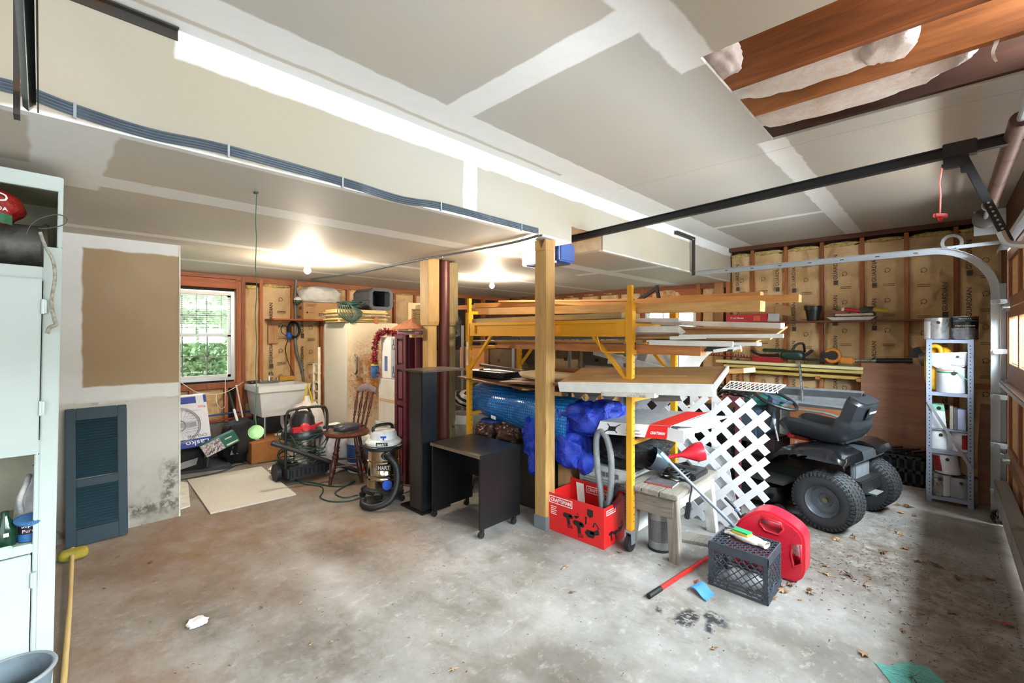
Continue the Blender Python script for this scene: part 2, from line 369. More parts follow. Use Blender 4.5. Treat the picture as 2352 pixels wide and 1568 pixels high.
# joists and insulation in the open bay
jw = wood('a5602e', '63351a', 0, .8, .6)
jj = struct('ceiling_joists', B().box(HX-.3, .6, HY1+.06, HY1+.1, ZU+.02, ZU+.27), jw)
for y, m in ((HY0-.01, jw), (2.335, jw), (2.70, wood('b26e38', '71421f', 0, .7, .6)), (3.075, wood('4f2c17', '2a160b', 0, .8, .7))):
    part('joist', B().box(HX-.3, .62, y, y+.04, ZU+.018, ZU+.26), m, jj)
part('subfloor', B().box(HX-.4, .65, HY0-.3, HY1+.3, ZU+.262, ZU+.28), wood('5a3a22', '2e1a0e', 1, .5), jj)
pk = G('pink_fibreglass'); n1 = pk.noise(9., 7., .7)
pk.bump(pk.noise(30., 6., .7), .9, .03); pink = pk.done(pk.mix(pk.ramp(n1, .35, .65), 'ecd5c8', 'fbf5f0'), .95)
for c, r, sd in (((-.45, 2.53, ZU+.10), (.36, .13, .07), 1), ((-.17, 2.50, ZU+.10), (.1, .11, .11), 5), ((-.40, 2.90, ZU+.09), (.42, .15, .075), 2), ((-.02, 2.84, ZU+.1), (.13, .1, .075), 3), ((-.75, 2.15, ZU+.09), (.09, .14, .07), 4)):
    part('insulation_batt', B().blob(c, r, 4, .16, 2.5, sd, None, .75), pink if sd != 4 else plain('b9aaa2', .9), jj, smooth=80)
# --- stud walls: studs, paper-faced batts, plates ---
stud_m = [wood('b26a38', '7c4220', 2, 1., .62), wood('c07a42', '8a4a24', 2, 1.2, .62), wood('a45c30', '6b381c', 2, .9, .62)]
def kraft():
    g = G('kraft_paper_facing'); n = g.noise(3., 6., .6); wv = g.wave(1.2, 9., 'X', 3., 1.5)
    g.bump(g.mth('ADD', n, g.mth('MULTIPLY', wv, .6)), .9, .04)
    c = g.mix(g.ramp(n, .3, .7), 'c39d69', 'dab98c'); return g.done(g.mix(g.ramp(g.noise(1.3, 4.), .55, .75, 0., .4), c, 'a58456'), .7)
KR = kraft(); INK = plain('4a4138', .8); fluff = plain('c9b06a', .95, var=.3, scale=30, bump=.5)
def ringmark(o, a, b, r):
    q = B(); n = a.cross(b); P = [(r*cos(t*pi/12), r*sin(t*pi/12)) for t in range(20)]
    for i in range(19):
        p, s2 = P[i], P[i+1]; q.obox(o+a*p[0]+b*p[1]+n*.0006, a*(s2[0]-p[0])+b*(s2[1]-p[1]), (a*p[0]+b*p[1])*.35, n*.0008)
    q.obox(o+a*r*.6+b*(-r*1.4)+n*.0006, a*r*.5, b*r*1.2, n*.0008); return q
def batt(P, o, ux, wd, h, nrm, seed, words=True, bulge=.03, top=True):
    """paper-faced batt: o bottom-left, ux along the wall to the right seen from the room, nrm into the room"""
    o, ux, nrm = V(o), V(ux), V(nrm)
    def fn(i, j):
        e = min(1, 5*min(i, 1-i))*min(1, 8*min(j, 1-j)+.2)
        d = bulge*e*(.8+.8*mn.noise(V((i*2.2+seed*3, j*5, seed)))) + .016*mn.noise(V((i*5, j*11, seed*2)))+.02*max(0, 1-14*abs(i-.5-.3*mn.noise(V((j*4, seed, 0)))))*abs(mn.noise(V((j*3, seed, 5))))
        return o+ux*(i*wd)+ZZ*(j*h*(1-.012*abs(mn.noise(V((i*4, seed, 2))))))+nrm*max(-.005, d)
    q = B().grid(fn, 9, 22); bo = part('insulation_batt', q, KR, P, smooth=80)
    rnd = random.Random(seed*13+5); a, b = ZZ, -ux
    if words and wd > .2:
        lx = (.2, .75, .16, .28)[seed % 4]*wd+.03; z = rnd.uniform(.04, .2)
        k = 0
        while z+.42 < h and k < 5:
            c = o+ux*lx+ZZ*z+nrm*(bulge*1.9+.004)
            bx = B().obox(c-ux*.025, ux*.045, ZZ*.055, nrm*.001); part('printed_mark', bx, INK, bo)
            text('GUARDIAN', c+ZZ*.065+ux*.014, a, b, .30, INK, bo, .042, True); z += .49; k += 1
        q = B(); z = .1+rnd.random()*.1
        while z < h-.12:
            q.f and None
            r_ = ringmark(o+ux*(wd*.6 if lx < wd*.5 else wd*.35)+ZZ*z+nrm*(bulge*1.9+.003), b, a, .02); q.add(r_.v, r_.f)
            for t in range(2):
                q.obox(o+ux*(wd*(.48 if lx < wd*.5 else .2))+ZZ*(z+.16+t*.02)+nrm*(bulge*1.9+.003), ux*(wd*.3), ZZ*.007, nrm*.0008)
            z += .34
        part('printed_mark', q, plain('6b573a', .8), bo)
    if top:
        part('insulation_tuft', B().blob(o+ux*wd*.5+ZZ*(h+.01)+nrm*.01, (wd*.48, wd*.48 if abs(nrm.x) > .5 else .03, .025) if abs(nrm.x) < .5 else (.03, wd*.48, .025), 3, .5, 4., seed), fluff, P, smooth=80)
wb = struct('wall_back', B().box(XW-.2, .7, YB+.1, YB+.12, 0, .94).box(XW-.2, -3.45, YB+.1, YB+.12, .94, 2.8).box(-2.62, .7, YB+.1, YB+.12, .94, 2.8).box(-3.45, -2.62, YB+.1, YB+.12, 1.95, 2.8), plain('2b1d14', .9))
xs_ = [-1.87+.393*k for k in range(6)]+[.46]
for i, x in enumerate(xs_): part('stud', B().box(x-.02, x+.02, YB-.0, YB+.1, 0, ZU-.06), stud_m[i % 3], wb, .003)
for i in range(6): batt(wb, (xs_[i]+.02, YB+.035, .02), ZX, xs_[i+1]-xs_[i]-.04, ZU-.14, -ZY, i+1)
batt(wb, (-2.14, YB+.035, .02), ZX, .25, ZU-.14, -ZY, 11)
part('top_plate', B().box(-2.16, .6, YB-.02, YB+.1, ZU-.055, ZU-.002), wood('6e3d22', '3d2010', 0, 1.), wb)
part('stud', B().box(-2.2, -2.145, YB-.02, YB+.1, 0, ZL), stud_m[1], wb, .003)
part('stud', B().box(-2.36, -2.24, YB-.01, YB+.1, 0, ZL), wood('b98a55', '8a5f36', 2, 1.), wb, .003)
part('stud', B().box(-2.62, -2.56, YB-.01, YB+.1, 0, ZL), stud_m[0], wb, .003)
part('stud', B().box(-3.5, -3.44, YB-.01, YB+.1, 0, ZL), stud_m[2], wb, .003)
part('window_header', B().box(-3.44, -2.62, YB-.005, YB+.06, 2.0, 2.17), wood('b5602e', '83401d', 0, 1.), wb, .003)
part('window_sill_plate', B().box(-3.44, -2.62, YB-.005, YB+.06, .86, .93), stud_m[0], wb, .003)
batt(wb, (-2.54, YB+.04, .02), ZX, .17, ZL-.06, -ZY, 21, False)
for i, x in enumerate([-3.9-.393*k for k in range(7)]):
    part('stud', B().box(x-.02, x+.02, YB, YB+.1, 0, ZL-.03), stud_m[i % 3], wb, .003)
    batt(wb, (x+.02, YB+.035, .02), ZX, .35, ZL-.08, -ZY, 30+i, i < 4)
# window wall
ww = struct('wall_window', B().box(XW-.12, XW-.1, -5, .82, 0, 2.4).box(XW-.12, XW-.1, 1.70, 7, 0, 2.4).box(XW-.12, XW-.1, .8, 1.72, 0, .92).box(XW-.12, XW-.1, .8, 1.72, 2.03, 2.4), plain('2b1d14', .9))
ys_ = [2.37+.393*k for k in range(11)]
for i, y in enumerate(ys_): part('stud', B().box(XW-.1, XW, y-.02, y+.02, .42, ZL-.02), stud_m[(i+1) % 3], ww, .003)
for y0, y1, k in ((1.69, 1.745, 0), (1.745, 1.79, 2), (1.955, 1.995, 1), (.74, .83, 0)): part('stud', B().box(XW-.1, XW+.004*k, y0, y1, .42, ZL-.02), stud_m[k], ww, .003)
part('window_header', B().box(XW-.06, XW+.005, .7, 1.69, 2.06, 2.17), wood('b5602e', '83401d', 1, 1.), ww, .003)
part('window_sill_plate', B().box(XW-.06, XW+.01, .8, 1.69, .83, .9), stud_m[2], ww, .003)
part('cripple_stud', B().box(XW-.06, XW, 1.2, 1.24, .42, .83), stud_m[0], ww); part('cripple_stud', B().box(XW-.06, XW, 1.56, 1.6, .42, .83), stud_m[1], ww)
part('blocking', B().box(XW-.03, XW+.006, 1.7, 2.0, .62, .9), wood('b5602e', '83401d', 2, 1.), ww, .003)
batt(ww, (XW-.05, .82, .42), ZY, .4, .4, ZX, 41, False, .03, False); batt(ww, (XW-.05, 1.24, .42), ZY, .32, .4, ZX, 42, False, .03, False)
batt(ww, (XW-.05, 1.79, .42), ZY, .165, ZL-.56, ZX, 43, False)
batt(ww, (XW-.05, 1.995, .42), ZY, .355, ZL-.52, ZX, 0)
for i in range(7): batt(ww, (XW-.05, ys_[i]+.02, .42), ZY, .353, ZL-.5, ZX, 4*i+48+(0, 2, 3)[i % 3], i < 4)
part('foundation_ledge', B().box(XW-.1, XW+.06, .6, 6.6, 0, .42), plain('6a655e', .8, var=.2, bump=.3), ww)
part('top_plate', B().box(XW-.1, XW+.003, 1.69, 6.6, ZL-.075, ZL-.002).box(XW-.1, XW+.003, .7, 1.69, ZL-.05, ZL-.002), wood('a5623a', '6b381c', 1, 1.), ww)
part('top_plate', B().box(XW, -2.2, YB-.003, YB+.1, ZL-.075, ZL-.002), wood('96552f', '5e3018', 0, 1.), wb)
# partition with mould at its foot
def mould(g, c):
    n = g.noise(16., 7., .74); n2 = g.noise(4., 5., .6); s4 = g.sep(g.warp(.1, 9., 5.))
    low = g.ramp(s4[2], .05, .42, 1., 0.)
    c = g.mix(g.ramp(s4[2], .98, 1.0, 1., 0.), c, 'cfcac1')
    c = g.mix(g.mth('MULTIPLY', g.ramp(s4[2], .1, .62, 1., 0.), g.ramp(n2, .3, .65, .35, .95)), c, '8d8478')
    sp = g.anyof([g.rect((s4[1], s4[2]), r, .05) for r in ((.4, .78, .1, .16), (.7, .77, .1, .45))])
    c = g.mix(g.mth('MULTIPLY', g.ramp(n, .45, .56), g.mth('MULTIPLY', sp, .95)), c, '24221c')
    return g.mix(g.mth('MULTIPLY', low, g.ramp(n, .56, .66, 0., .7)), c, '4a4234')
m_pt = drywall('drywall_partition', 'ab9572', (1, 2), [(-6, .21, .98, 3), (-6, 3, 2.13, 3), (-6, 3, .985, 1.105), (.3, .45, .93, .99)], 'a58a68', mould, amp=.03)
struct('wall_partition', B().box(XP-.1, XP, -1.5, .785, 0, ZL), m_pt)
struct('trim_2', B().box(XP-.103, XP+.003, .785, .797, 0, ZL), plain('dcd6c8', .6))
struct('wall_left', B().box(-7, .6, -4.9, -4.78, 0, 2.8), plain('cfc9bb', .7))
struct('wall_left', B().box(XW-.1, XP-.1, -1.6, -1.5, 0, 2.3), plain('cfc9bb', .7))
# door wall: overhead door closed on the right bay, the left bay stands open
wd_ = struct('wall_right', B().box(XD+.06, XD+.2, -5, -3.6, 0, 2.8).box(XD+.06, XD+.2, -.3, .12, 0, 2.8).box(XD+.06, XD+.2, -3.6, -.3, 2.25, 2.8).box(XD+.06, XD+.2, .12, 5.2, 2.2, 2.8).box(XD+.06, XD+.2, 5.2, 7, 0, 2.8), wood('6e4a2c', '3d2614', 2, .5))
part('door_post', B().box(XD+.0, XD+.06, 5.2, 5.3, 0, 2.2), wood('7a5230', '4a2e18', 2, 1.), wd_)
# overhead door: four sections of rails, stiles and inset panels
dr = thing('door_1', None, None, (XD, 2.7, 0)); dr['kind'] = 'structure'
dw = wood('8a5a34', '5a3218', 1, .9, .55); dwv = wood('86502c', '54301a', 2, .9, .55); dp = wood('c79a5e', 'a87a44', 1, .5, .6, False)
Zs = [.02, .55, 1.12, 1.70, 2.14]
for k in range(4):
    z0, z1 = Zs[k]+.004, Zs[k+1]-.004
    sec = part('door_section', B().box(XD+.018, XD+.045, .14, 5.18, z0, z1) if k != 2 else B().box(XD+.018, XD+.045, .14, 5.18, z0, 1.28).box(XD+.018, XD+.045, .14, 5.18, 1.64, z1), dp, dr)
    part('rail', B().box(XD, XD+.04, .14, 5.18, z0, z0+(.075 if k != 2 else .15)), dw, sec, .003); part('rail', B().box(XD, XD+.04, .14, 5.18, z1-.075, z1), dw, sec, .003)
    for j in range(9):
        y = .14+j*.62; part('stile', B().box(XD+.002, XD+.04, y, y+.075, z0, z1), dwv, sec)
    if k == 2:
        for j in range(8): part('pane', B().box(XD+.024, XD+.03, .2+j*.62, .79+j*.62, 1.28, 1.64), clear('window_glass_door', alpha=.1), sec)
galv = rusty('a9adae', '6d5a44', .34, .42, .7, 9.)
for z, a in ((.36, .075), (1.13, .05), (2.15, .06)):
    part('door_strut', B().box(XD-a, XD-.002, .16, 5.16, z-.003, z).box(XD-a, XD-a+.003, .16, 5.16, z-(.13 if z < .5 else .03), z), galv if z > .5 else rusty('8e8a84', '5c5148', .45, .6, .3), dr)
for z in (.55, 1.12, 1.70): part('hinge', B().box(XD-.02, XD, 5.02, 5.12, z-.03, z+.03).cyl((XD-.03, 5.0, z), (XD-.03, 5.22, z), .012), galv, dr, .002)
# ================= windows and the yard beyond =================
white = plain('e4e4e0', .45, var=.05, bump=.02); vinyl = plain('d8dad8', .4, var=.05); alu = rusty('b8bcc0', '7d7a75', .25, .35, .8)
glass = clear('window_glass', alpha=.06)
def window(n, o, ux, nrm, wd, h, rows, blind_lo, dirty):
    o, ux, nrm = V(o), V(ux), V(nrm); T = thing('window_%d' % n, None, None, o); T['kind'] = 'structure'
    f = B(); t = .035
    for a, b, c, d in ((0, wd, 0, t), (0, wd, h-t, h), (0, t, t, h-t), (wd-t, wd, t, h-t)): f.obox(o+ux*a+ZZ*c-nrm*.06, ux*(b-a), ZZ*(d-c), nrm*.065)
    part('window_frame', f, alu if n == 1 else vinyl, T)
    mid = h*.5
    for k, (z0, z1, off) in enumerate(((t, mid+.02, -.015), (mid-.02, h-t, -.035))):
        s = B(); w0, w1 = t, wd-t; b_ = .032
        for a, b, c, d in ((w0, w1, z0, z0+b_), (w0, w1, z1-b_, z1), (w0, w0+b_, z0, z1), (w1-b_, w1, z0, z1)): s.obox(o+ux*a+ZZ*c+nrm*(off-.012), ux*(b-a), ZZ*(d-c), nrm*.022)
        so = part('sash', s, vinyl, T)
        part('pane', B().obox(o+ux*w0+ZZ*z0+nrm*(off-.003), ux*(w1-w0), ZZ*(z1-z0), nrm*.003), glass, so)
        m = B()
        for i in (1, 2): x = w0+(w1-w0)*i/3; m.obox(o+ux*(x-.006)+ZZ*z0+nrm*(off-.004), ux*.012, ZZ*(z1-z0), nrm*.008)
        m.obox(o+ux*w0+ZZ*((z0+z1)/2-.006)+nrm*(off-.004), ux*(w1-w0), ZZ*.012, nrm*.008)
        part('muntin', m, plain('6f7274', .5), so)
    bl = thing('window_blind', 'white slatted blind pulled half down over the ' + ('left window above the sink wall' if n == 1 else 'bright back window behind the scaffold'), 'blind', o+ZZ*blind_lo)
    part('head_rail', B().obox(o+ux*.03+ZZ*(h-.05)+nrm*.0, ux*(wd-.06), ZZ*.035, nrm*.035), white, bl)
    z = blind_lo+.02; sl = None
    while z < h-.06:
        b = B().obox(o+ux*.035+ZZ*z+nrm*.008, ux*(wd-.07), ZZ*.0015, nrm*.022+ZZ*.004); part('slat', b, white, bl); z += .024
    part('bottom_rail', B().obox(o+ux*.035+ZZ*(blind_lo-.005)+nrm*.005, ux*(wd-.07), ZZ*.018, nrm*.028), white, bl)
    for a in (.18, .5, .82): part('ladder_tape', B().obox(o+ux*(wd*a)+ZZ*blind_lo+nrm*.033, ux*.004, ZZ*(h-blind_lo-.04), nrm*.001), plain('3a3a3a', .7), bl)
    return T
window(1, (XW-.02, .86, .93), ZY, ZX, .81, 1.09, 2, .56, 0)
window(2, (-3.44, YB+.02, .93), ZX, -ZY, .82, 1.03, 2, .36, 0)
# yard outside: sloping lawn and shrubs, seen through the panes
gl = G('lawn'); gl_n = gl.noise(30., 6., .7); lawn = gl.done(gl.mix(gl.ramp(gl_n, .3, .7), 'a9c084', 'd8d8bc'), .9)
struct('ground', B().grid(lambda i, j: V((-6.7-i*14, -8+j*24, .1+i*4.5+.1*mn.noise(V((i*9, j*9, 0))))), 20, 20), lawn)
struct('ground', B().grid(lambda i, j: V((-8+i*16, 7.3+j*14, .1+j*2)), 6, 6), lawn)
leafm = [plain('a9c49a', .6, var=.4, scale=3), plain('c6dab8', .6, var=.4, scale=3)]
def shrub(name, label, c, r, n, sd, m):
    q = B(); rnd = random.Random(sd)
    for _ in range(n):
        d = V((rnd.gauss(0, 1), rnd.gauss(0, 1), rnd.gauss(0, 1))).normalized()*(rnd.random()**.4); p = V(c)+V((d.x*r[0], d.y*r[1], d.z*r[2]))
        a = V((rnd.gauss(0, 1), rnd.gauss(0, 1), rnd.gauss(0, 1))).normalized()*.055; b = a.orthogonal().normalized()*.03
        q.add([p-a, p+b, p+a, p-b], [(0, 1, 2, 3)])
    T = thing(name, label, 'shrub', (c[0], c[1], c[2]-r[2])); part('foliage', q, m, T, kind='stuff')
    part('stem', B().cyl((c[0], c[1], c[2]-r[2]-.3), c, .05, .03, 7), plain('5a4632', .8), T)
shrub('leafy_shrub', 'green leafy shrub outside the left window, low in its lower panes', (-8.8, 1.75, 1.1), (.5, .55, .55), 2200, 1, leafm[0])
shrub('leafy_shrub', 'pale green tree crown outside the left window, high behind the blind', (-11., 2.3, 2.5), (1., 1.5, 1.2), 5000, 2, leafm[1])
shrub('leafy_shrub', 'bright green bush outside the left window, at the left panes', (-9.6, 1.75, 1.85), (.7, .7, .6), 2600, 3, leafm[1])
struct('ground', B().box(.6, 14, -12, 3, -.2, -.1), plain('c9c5bc', .9))
# ================= ceiling-hung things =================
blk = plain('17181a', .42, .3, var=.1); darkm = rusty('4a4642', '5f3f28', .45, .55, .6, 10.); gal = rusty('b4bbc1', '8a8070', .3, .38, .75, 8.)
def sweep(path, half, th, lip, y):                  # door-track section carried along a path in the XZ plane
    P = [V(p) for p in path]; rings = []
    for i, p in enumerate(P):
        t = (P[min(i+1, len(P)-1)]-P[max(i-1, 0)]).normalized(); n = V((-t.z, 0, t.x))
        rings.append([p+n*a+ZY*b for a, b in ((-half, 0), (half, 0), (half, -lip), (half-th, -lip), (half-th, -th), (-half+th, -th), (-half+th, -lip), (-half, -lip))])
    return B().ring(rings)
def trackpath(x_end):
    return [(x_end, 5.28, 2.2)]+[(x_end+(-.08-x_end)*k/6, 5.28, 2.2) for k in range(1, 6)]+[(-.08+.38*sin(a*pi/24), 5.28, 2.2-.38*(1-cos(a*pi/24))) for a in range(13)]+[(.30, 5.28, z) for z in (1.4, .9, .4, .02)]
tr = thing('door_track', 'galvanised garage door track curving down beside the grey shelf unit', 'track', (.3, 5.28, 0))
part('rail', sweep(trackpath(-2.09), .027, .004, .035, 0), gal, tr, smooth=30)
part('wall_angle', B().box(.325, .36, 5.285, 5.35, .02, 1.9), gal, tr)
for z in (.25, .62, 1.0, 1.36, 1.75): part('roller_bracket', B().box(.27, .36, 5.20, 5.285, z-.02, z+.02).cyl((.3, 5.16, z), (.3, 5.25, z), .022, n=10), gal, tr, .003)
for k in range(7): part('splice_plate', B().box(-1.75+k*.26, -1.72+k*.26, 5.2435, 5.2455, 2.194, 2.202), darkm, tr)
hg = thing('track_hanger', 'dark steel angle hanger holding the far end of the right door track', 'bracket', (-2.1, 5.2, 2.2))
part('drop_bar', B().box(-2.13, -2.095, 5.27, 5.285, 2.18, 2.62), darkm, hg); part('top_bar', B().box(-2.15, -2.115, 4.85, 5.34, 2.6, 2.635), darkm, hg); part('bolt', B().cyl((-2.11, 5.26, 2.6), (-2.11, 5.3, 2.6), .01, n=8), gal, hg)
tl = thing('door_track', 'galvanised garage door track end overhead at top left corner', 'track', (-1.5, -.02, 2.1))
part('rail', B().ring([[(x, a, 2.12+b) for a, b in ((-.033, -.012), (-.022, -.022), (-.008, 0), (-.022, .022), (-.033, .012))] for x in (-1.78, -.9, -.2)]), rusty('6f7f84', '2c3030', .4, .3, .85), tl, smooth=60)
part('hanger_strap', B().box(-1.82, -1.77, -.05, -.038, 2.08, 2.68).box(-1.78, -.9, -.006, -.003, 2.1, 2.14), darkm, tl)
tg = onz(2285, 95, ZU+.02); T = thing('torn_paper', 'torn white paper shred hanging from a joist at top right', 'paper', tg-ZZ*.1); part('shred', B().slab(lambda i, j: tg+V((.012*(i-.5)*(1.6-j)+.006*sin(j*7), -.012+.004*sin(j*9+i*2), .03-.12*j)), 2, 8, (0, .002, 0)), plain('cfc9bc', .8), T, smooth=60)
an = thing('steel_angle', 'rusty steel angle screwed along the top of the soffit at upper left', 'bracket', (XS+.02, 0, 2.6))
part('angle_iron', B().box(XS+.001, XS+.03, -.7, .37, 2.675, 2.681).box(XS+.001, XS+.006, -.7, .37, 2.64, 2.681), darkm, an)
# opener: rail, trolley, arm, cord, motor
op = thing('door_opener', 'garage door opener motor with lit lamp in the soffit notch, black rail to the door', 'opener', (-2.5, 3.18, 2.2))
pa, pb = ony(1312, 549, 3.15), ony(2352, 311, 3.15); pb = pb+(pb-pa)*.03; pa = pa+(pa-pb)*.06
d_ = (pb-pa).normalized(); upn = d_.cross(ZY)*-1
if upn.z < 0: upn = -upn
rl = B()
for a0, a1, b0, b1 in ((-.006, .006, -.02, .022), (-.02, .02, -.026, -.02), (-.022, .022, .02, .026)): rl.obox(pa+ZY*a0+upn*b0, pb-pa, ZY*(a1-a0), upn*(b1-b0))
part('rail', rl, blk, op)
ca = ony(2165, 352, 3.15); cb = ony(2245, 335, 3.15)
tro = part('trolley', B().obox(ca-ZY*.03-upn*.035, cb-ca, ZY*.06, upn*.07).obox(ca-ZY*.018-upn*.085, (cb-ca)*.75, ZY*.036, upn*.06).obox(ca+d_*.06-ZY*.012-upn*.12, d_*.04, ZY*.024, upn*.05), blk, op, .004)
part('lever', B().bar(ony(2200, 374, 3.13), ony(2163, 383, 3.13), .02, .016), blk, tro)
cq = [ony(u, v, 3.13) for u, v in ((2163, 383), (2162, 395), (2158, 420), (2160, 445), (2159, 490))]
part('release_cord', B().tube(spline(cq, 4), .0035, 6), plain('d8635c', .6), tro); h_ = ony(2160, 494, 3.13)
part('release_handle', B().obox(h_-rt*.033-ZZ*.012-fw*.008, rt*.066, fw*.016, ZZ*.02).cyl(h_-ZZ*.03, h_-ZZ*.01, .008, .014, 8), plain('c8171d', .4), tro, .004)
a0, a1 = ony(2214, 362, 3.15), ony(2318, 556, 3.15)
part('door_arm', B().bar(a0, a1, .034, .012, ZY), blk, op, .002)
hl = B(); nn = (a1-a0).normalized()
for k in range(9): c = a0+(a1-a0)*(.55+.05*k); hl.cyl(c-ZY*.012, c-ZY*.0065, .005, n=8)
part('arm_hole', hl, plain('9a938a', .5), op)
part('arm_bracket', B().tube(spline([ony(u, v, 3.12) for u, v in ((2298, 532), (2312, 556), (2335, 562), (2375, 562))], 5), .016, 8), gal, op)
mt = ony(1285, 585, 3.18)
part('motor_housing', B().box(-2.72, -2.34, 2.99, 3.22, 2.10, 2.28), plain('28437e', .35, coat=.3), op, .02)
part('lamp_lens', B().box(-2.76, -2.722, 3.01, 3.2, 2.11, 2.27), emit('fff3dc', 5., 'opener_lamp'), op, .01); part('lamp_lens', B().box(-2.7, -2.5, 2.96, 2.989, 2.11, 2.27), emit('fff3dc', 4., 'opener_lamp'), op, .01)
part('end_cap', B().box(-2.338, -2.31, 3.0, 3.21, 2.11, 2.27), plain('4a66a8', .35), op, .012)
lamp('opener_bulb', 'POINT', (-2.58, 2.90, 2.15), 45, (1, .86, .66), rad=.03)
# torsion shaft, drum and cable by the door head
ts = thing('torsion_spring', 'rusty torsion spring tube above the overhead door', 'spring', (.24, 4.0, 2.4))
part('spring', B().lathe([(.034+.003*(k % 2), k*.012) for k in range(150)], (.24, 2.9, 2.42), ZY, 14), rusty('5a4238', '2e2019', .5, .6, .4), ts, smooth=60); part('end_cone', B().cyl((.24, 4.7, 2.42), (.24, 4.78, 2.42), .045, .03), gal, ts)
part('shaft', B().cyl((.24, 2.6, 2.42), (.24, 5.3, 2.42), .014), gal, ts); part('bearing_plate', B().box(.18, .36, 5.3, 5.31, 2.3, 2.5), gal, ts)
part('cable_drum', B().lathe([(.05, 0), (.075, .01), (.05, .03), (.05, .06), (.075, .075)], (.24, 5.17, 2.42), ZY, 20), darkm, ts, smooth=30)
pu = thing('pulley_wheel', 'dusty pulley wheel hanging by the top of the track curve', 'pulley', (.06, 5.4, 2.27))
part('wheel', B().lathe([(.05, -.012), (.075, -.012), (.065, 0), (.075, .012), (.05, .012), (.05, -.012)], (.05, 5.42, 2.28), (.25, -1, 0), 22, False), rusty('5f5b55', '3a2f26', .5), pu, smooth=30); part('strap', B().bar((-.55, 5.42, 2.22), (.45, 5.42, 2.25), .01, .03), gal, pu)
# grey cable bundle along the soffit, and its run across the low ceiling
grey = plain('55606a', .5, var=.08)
def oncurve(pix): return [onx(u, v, XS+.006) for u, v in pix]
ed = oncurve([(0, 193), (60, 210), (170, 252), (345, 307), (525, 345), (790, 418), (920, 458), (1010, 472), (1120, 500), (1200, 521), (1236, 530)])
cb_ = thing('cable_bundle', 'grey flat cables stapled along the soffit face above the partition', 'cable', ed[5])
for k in range(4):
    pts = spline([p+ZZ*(.016-.0105*k) for p in ed], 6); part('cable', B().tube(pts, .0058, 6), grey, cb_, smooth=60)
for u, v in ((172, 252), (525, 345), (787, 417), (1013, 473), (1198, 521)):
    p = onx(u, v, XS+.008); part('staple', B().box(p.x-.008, p.x+.004, p.y-.004, p.y+.004, p.z-.028, p.z+.024), gal, cb_)
run = [onz(u, v, ZL-.014) for u, v in ((1238, 540), (1180, 556), (1100, 572), (1010, 588), (915, 606), (830, 624), (770, 634), (715, 641))]
cr = thing('electric_cable', 'grey cable running loosely over the low ceiling towards the window wall', 'cable', run[3])
part('cable', B().tube(spline(run, 5), .008, 6).tube(spline([p+V((.02, .01, 0)) for p in run], 5), .007, 6), grey, cr, smooth=60)
for u, v in ((1012, 588), (830, 624)): p = onz(u, v, ZL-.004); part('staple', B().box(p.x-.03, p.x+.03, p.y-.006, p.y+.006, p.z-.014, p.z+.004), gal, cr)
# bare bulbs
def bulb(u, v, lab):
    p = onz(u, v, ZL); T = thing('light_bulb', lab, 'light', (p.x, p.y, ZL-.12))
    part('lampholder', B().lathe([(.055, 0), (.055, -.012), (.03, -.03), (.022, -.045)], (p.x, p.y, ZL), ZZ, 20), plain('e8e6e0', .4), T, smooth=30)
    part('bulb', B().lathe([(.014, 0), (.018, -.02), (.031, -.045), (.034, -.06), (.027, -.078), (.012, -.089), (.001, -.091)], (p.x, p.y, ZL-.045), ZZ, 20), emit('fff1d8', 22., 'lit_bulb'), T, smooth=60)
    lamp('bulb_light', 'POINT', (p.x, p.y, ZL-.17), 62, (1, .86, .68), rad=.035)
bulb(706, 597, 'lit bare bulb on the low ceiling above the shelf boxes'); bulb(1130, 638, 'lit bare bulb on the low ceiling right of the timber posts')
# ball on its string (parking marker)
sp = onz(588, 441, ZL); bp = ony(590, 993, sp.y); 
ts_ = thing('parking_ball', 'tennis ball hanging on a green string from the low ceiling', 'ball', (sp.x, sp.y, bp.z-.034))
st = [V((sp.x+.004*sin(k*1.3), sp.y+.003*cos(k*1.9), ZL-(ZL-bp.z)*k/16)) for k in range(17)]
part('string', B().tube(st, .0022, 5), plain('2f6a4c', .7), ts_); part('staple', B().box(sp.x-.012, sp.x+.012, sp.y-.008, sp.y+.008, ZL-.008, ZL), plain('1f4a30', .6), ts_)
g = G('tennis_felt'); g.bump(g.noise(300., 3.), .5, .004); part('ball', B().blob((sp.x, sp.y, bp.z), (.036,)*3, 4, 0), g.done(g.mix(g.noise(60.), 'b9e59a', '9bd184'), .9), ts_, smooth=90)
part('seam', B().tube([V((sp.x, sp.y, bp.z))+V((sin(t)*cos(.6*sin(2*t)), cos(t)*cos(.6*sin(2*t)), sin(.6*sin(2*t))))*.0362 for t in [k*pi/16 for k in range(32)]], .0012, 5, True), plain('d8efc4', .8), ts_)
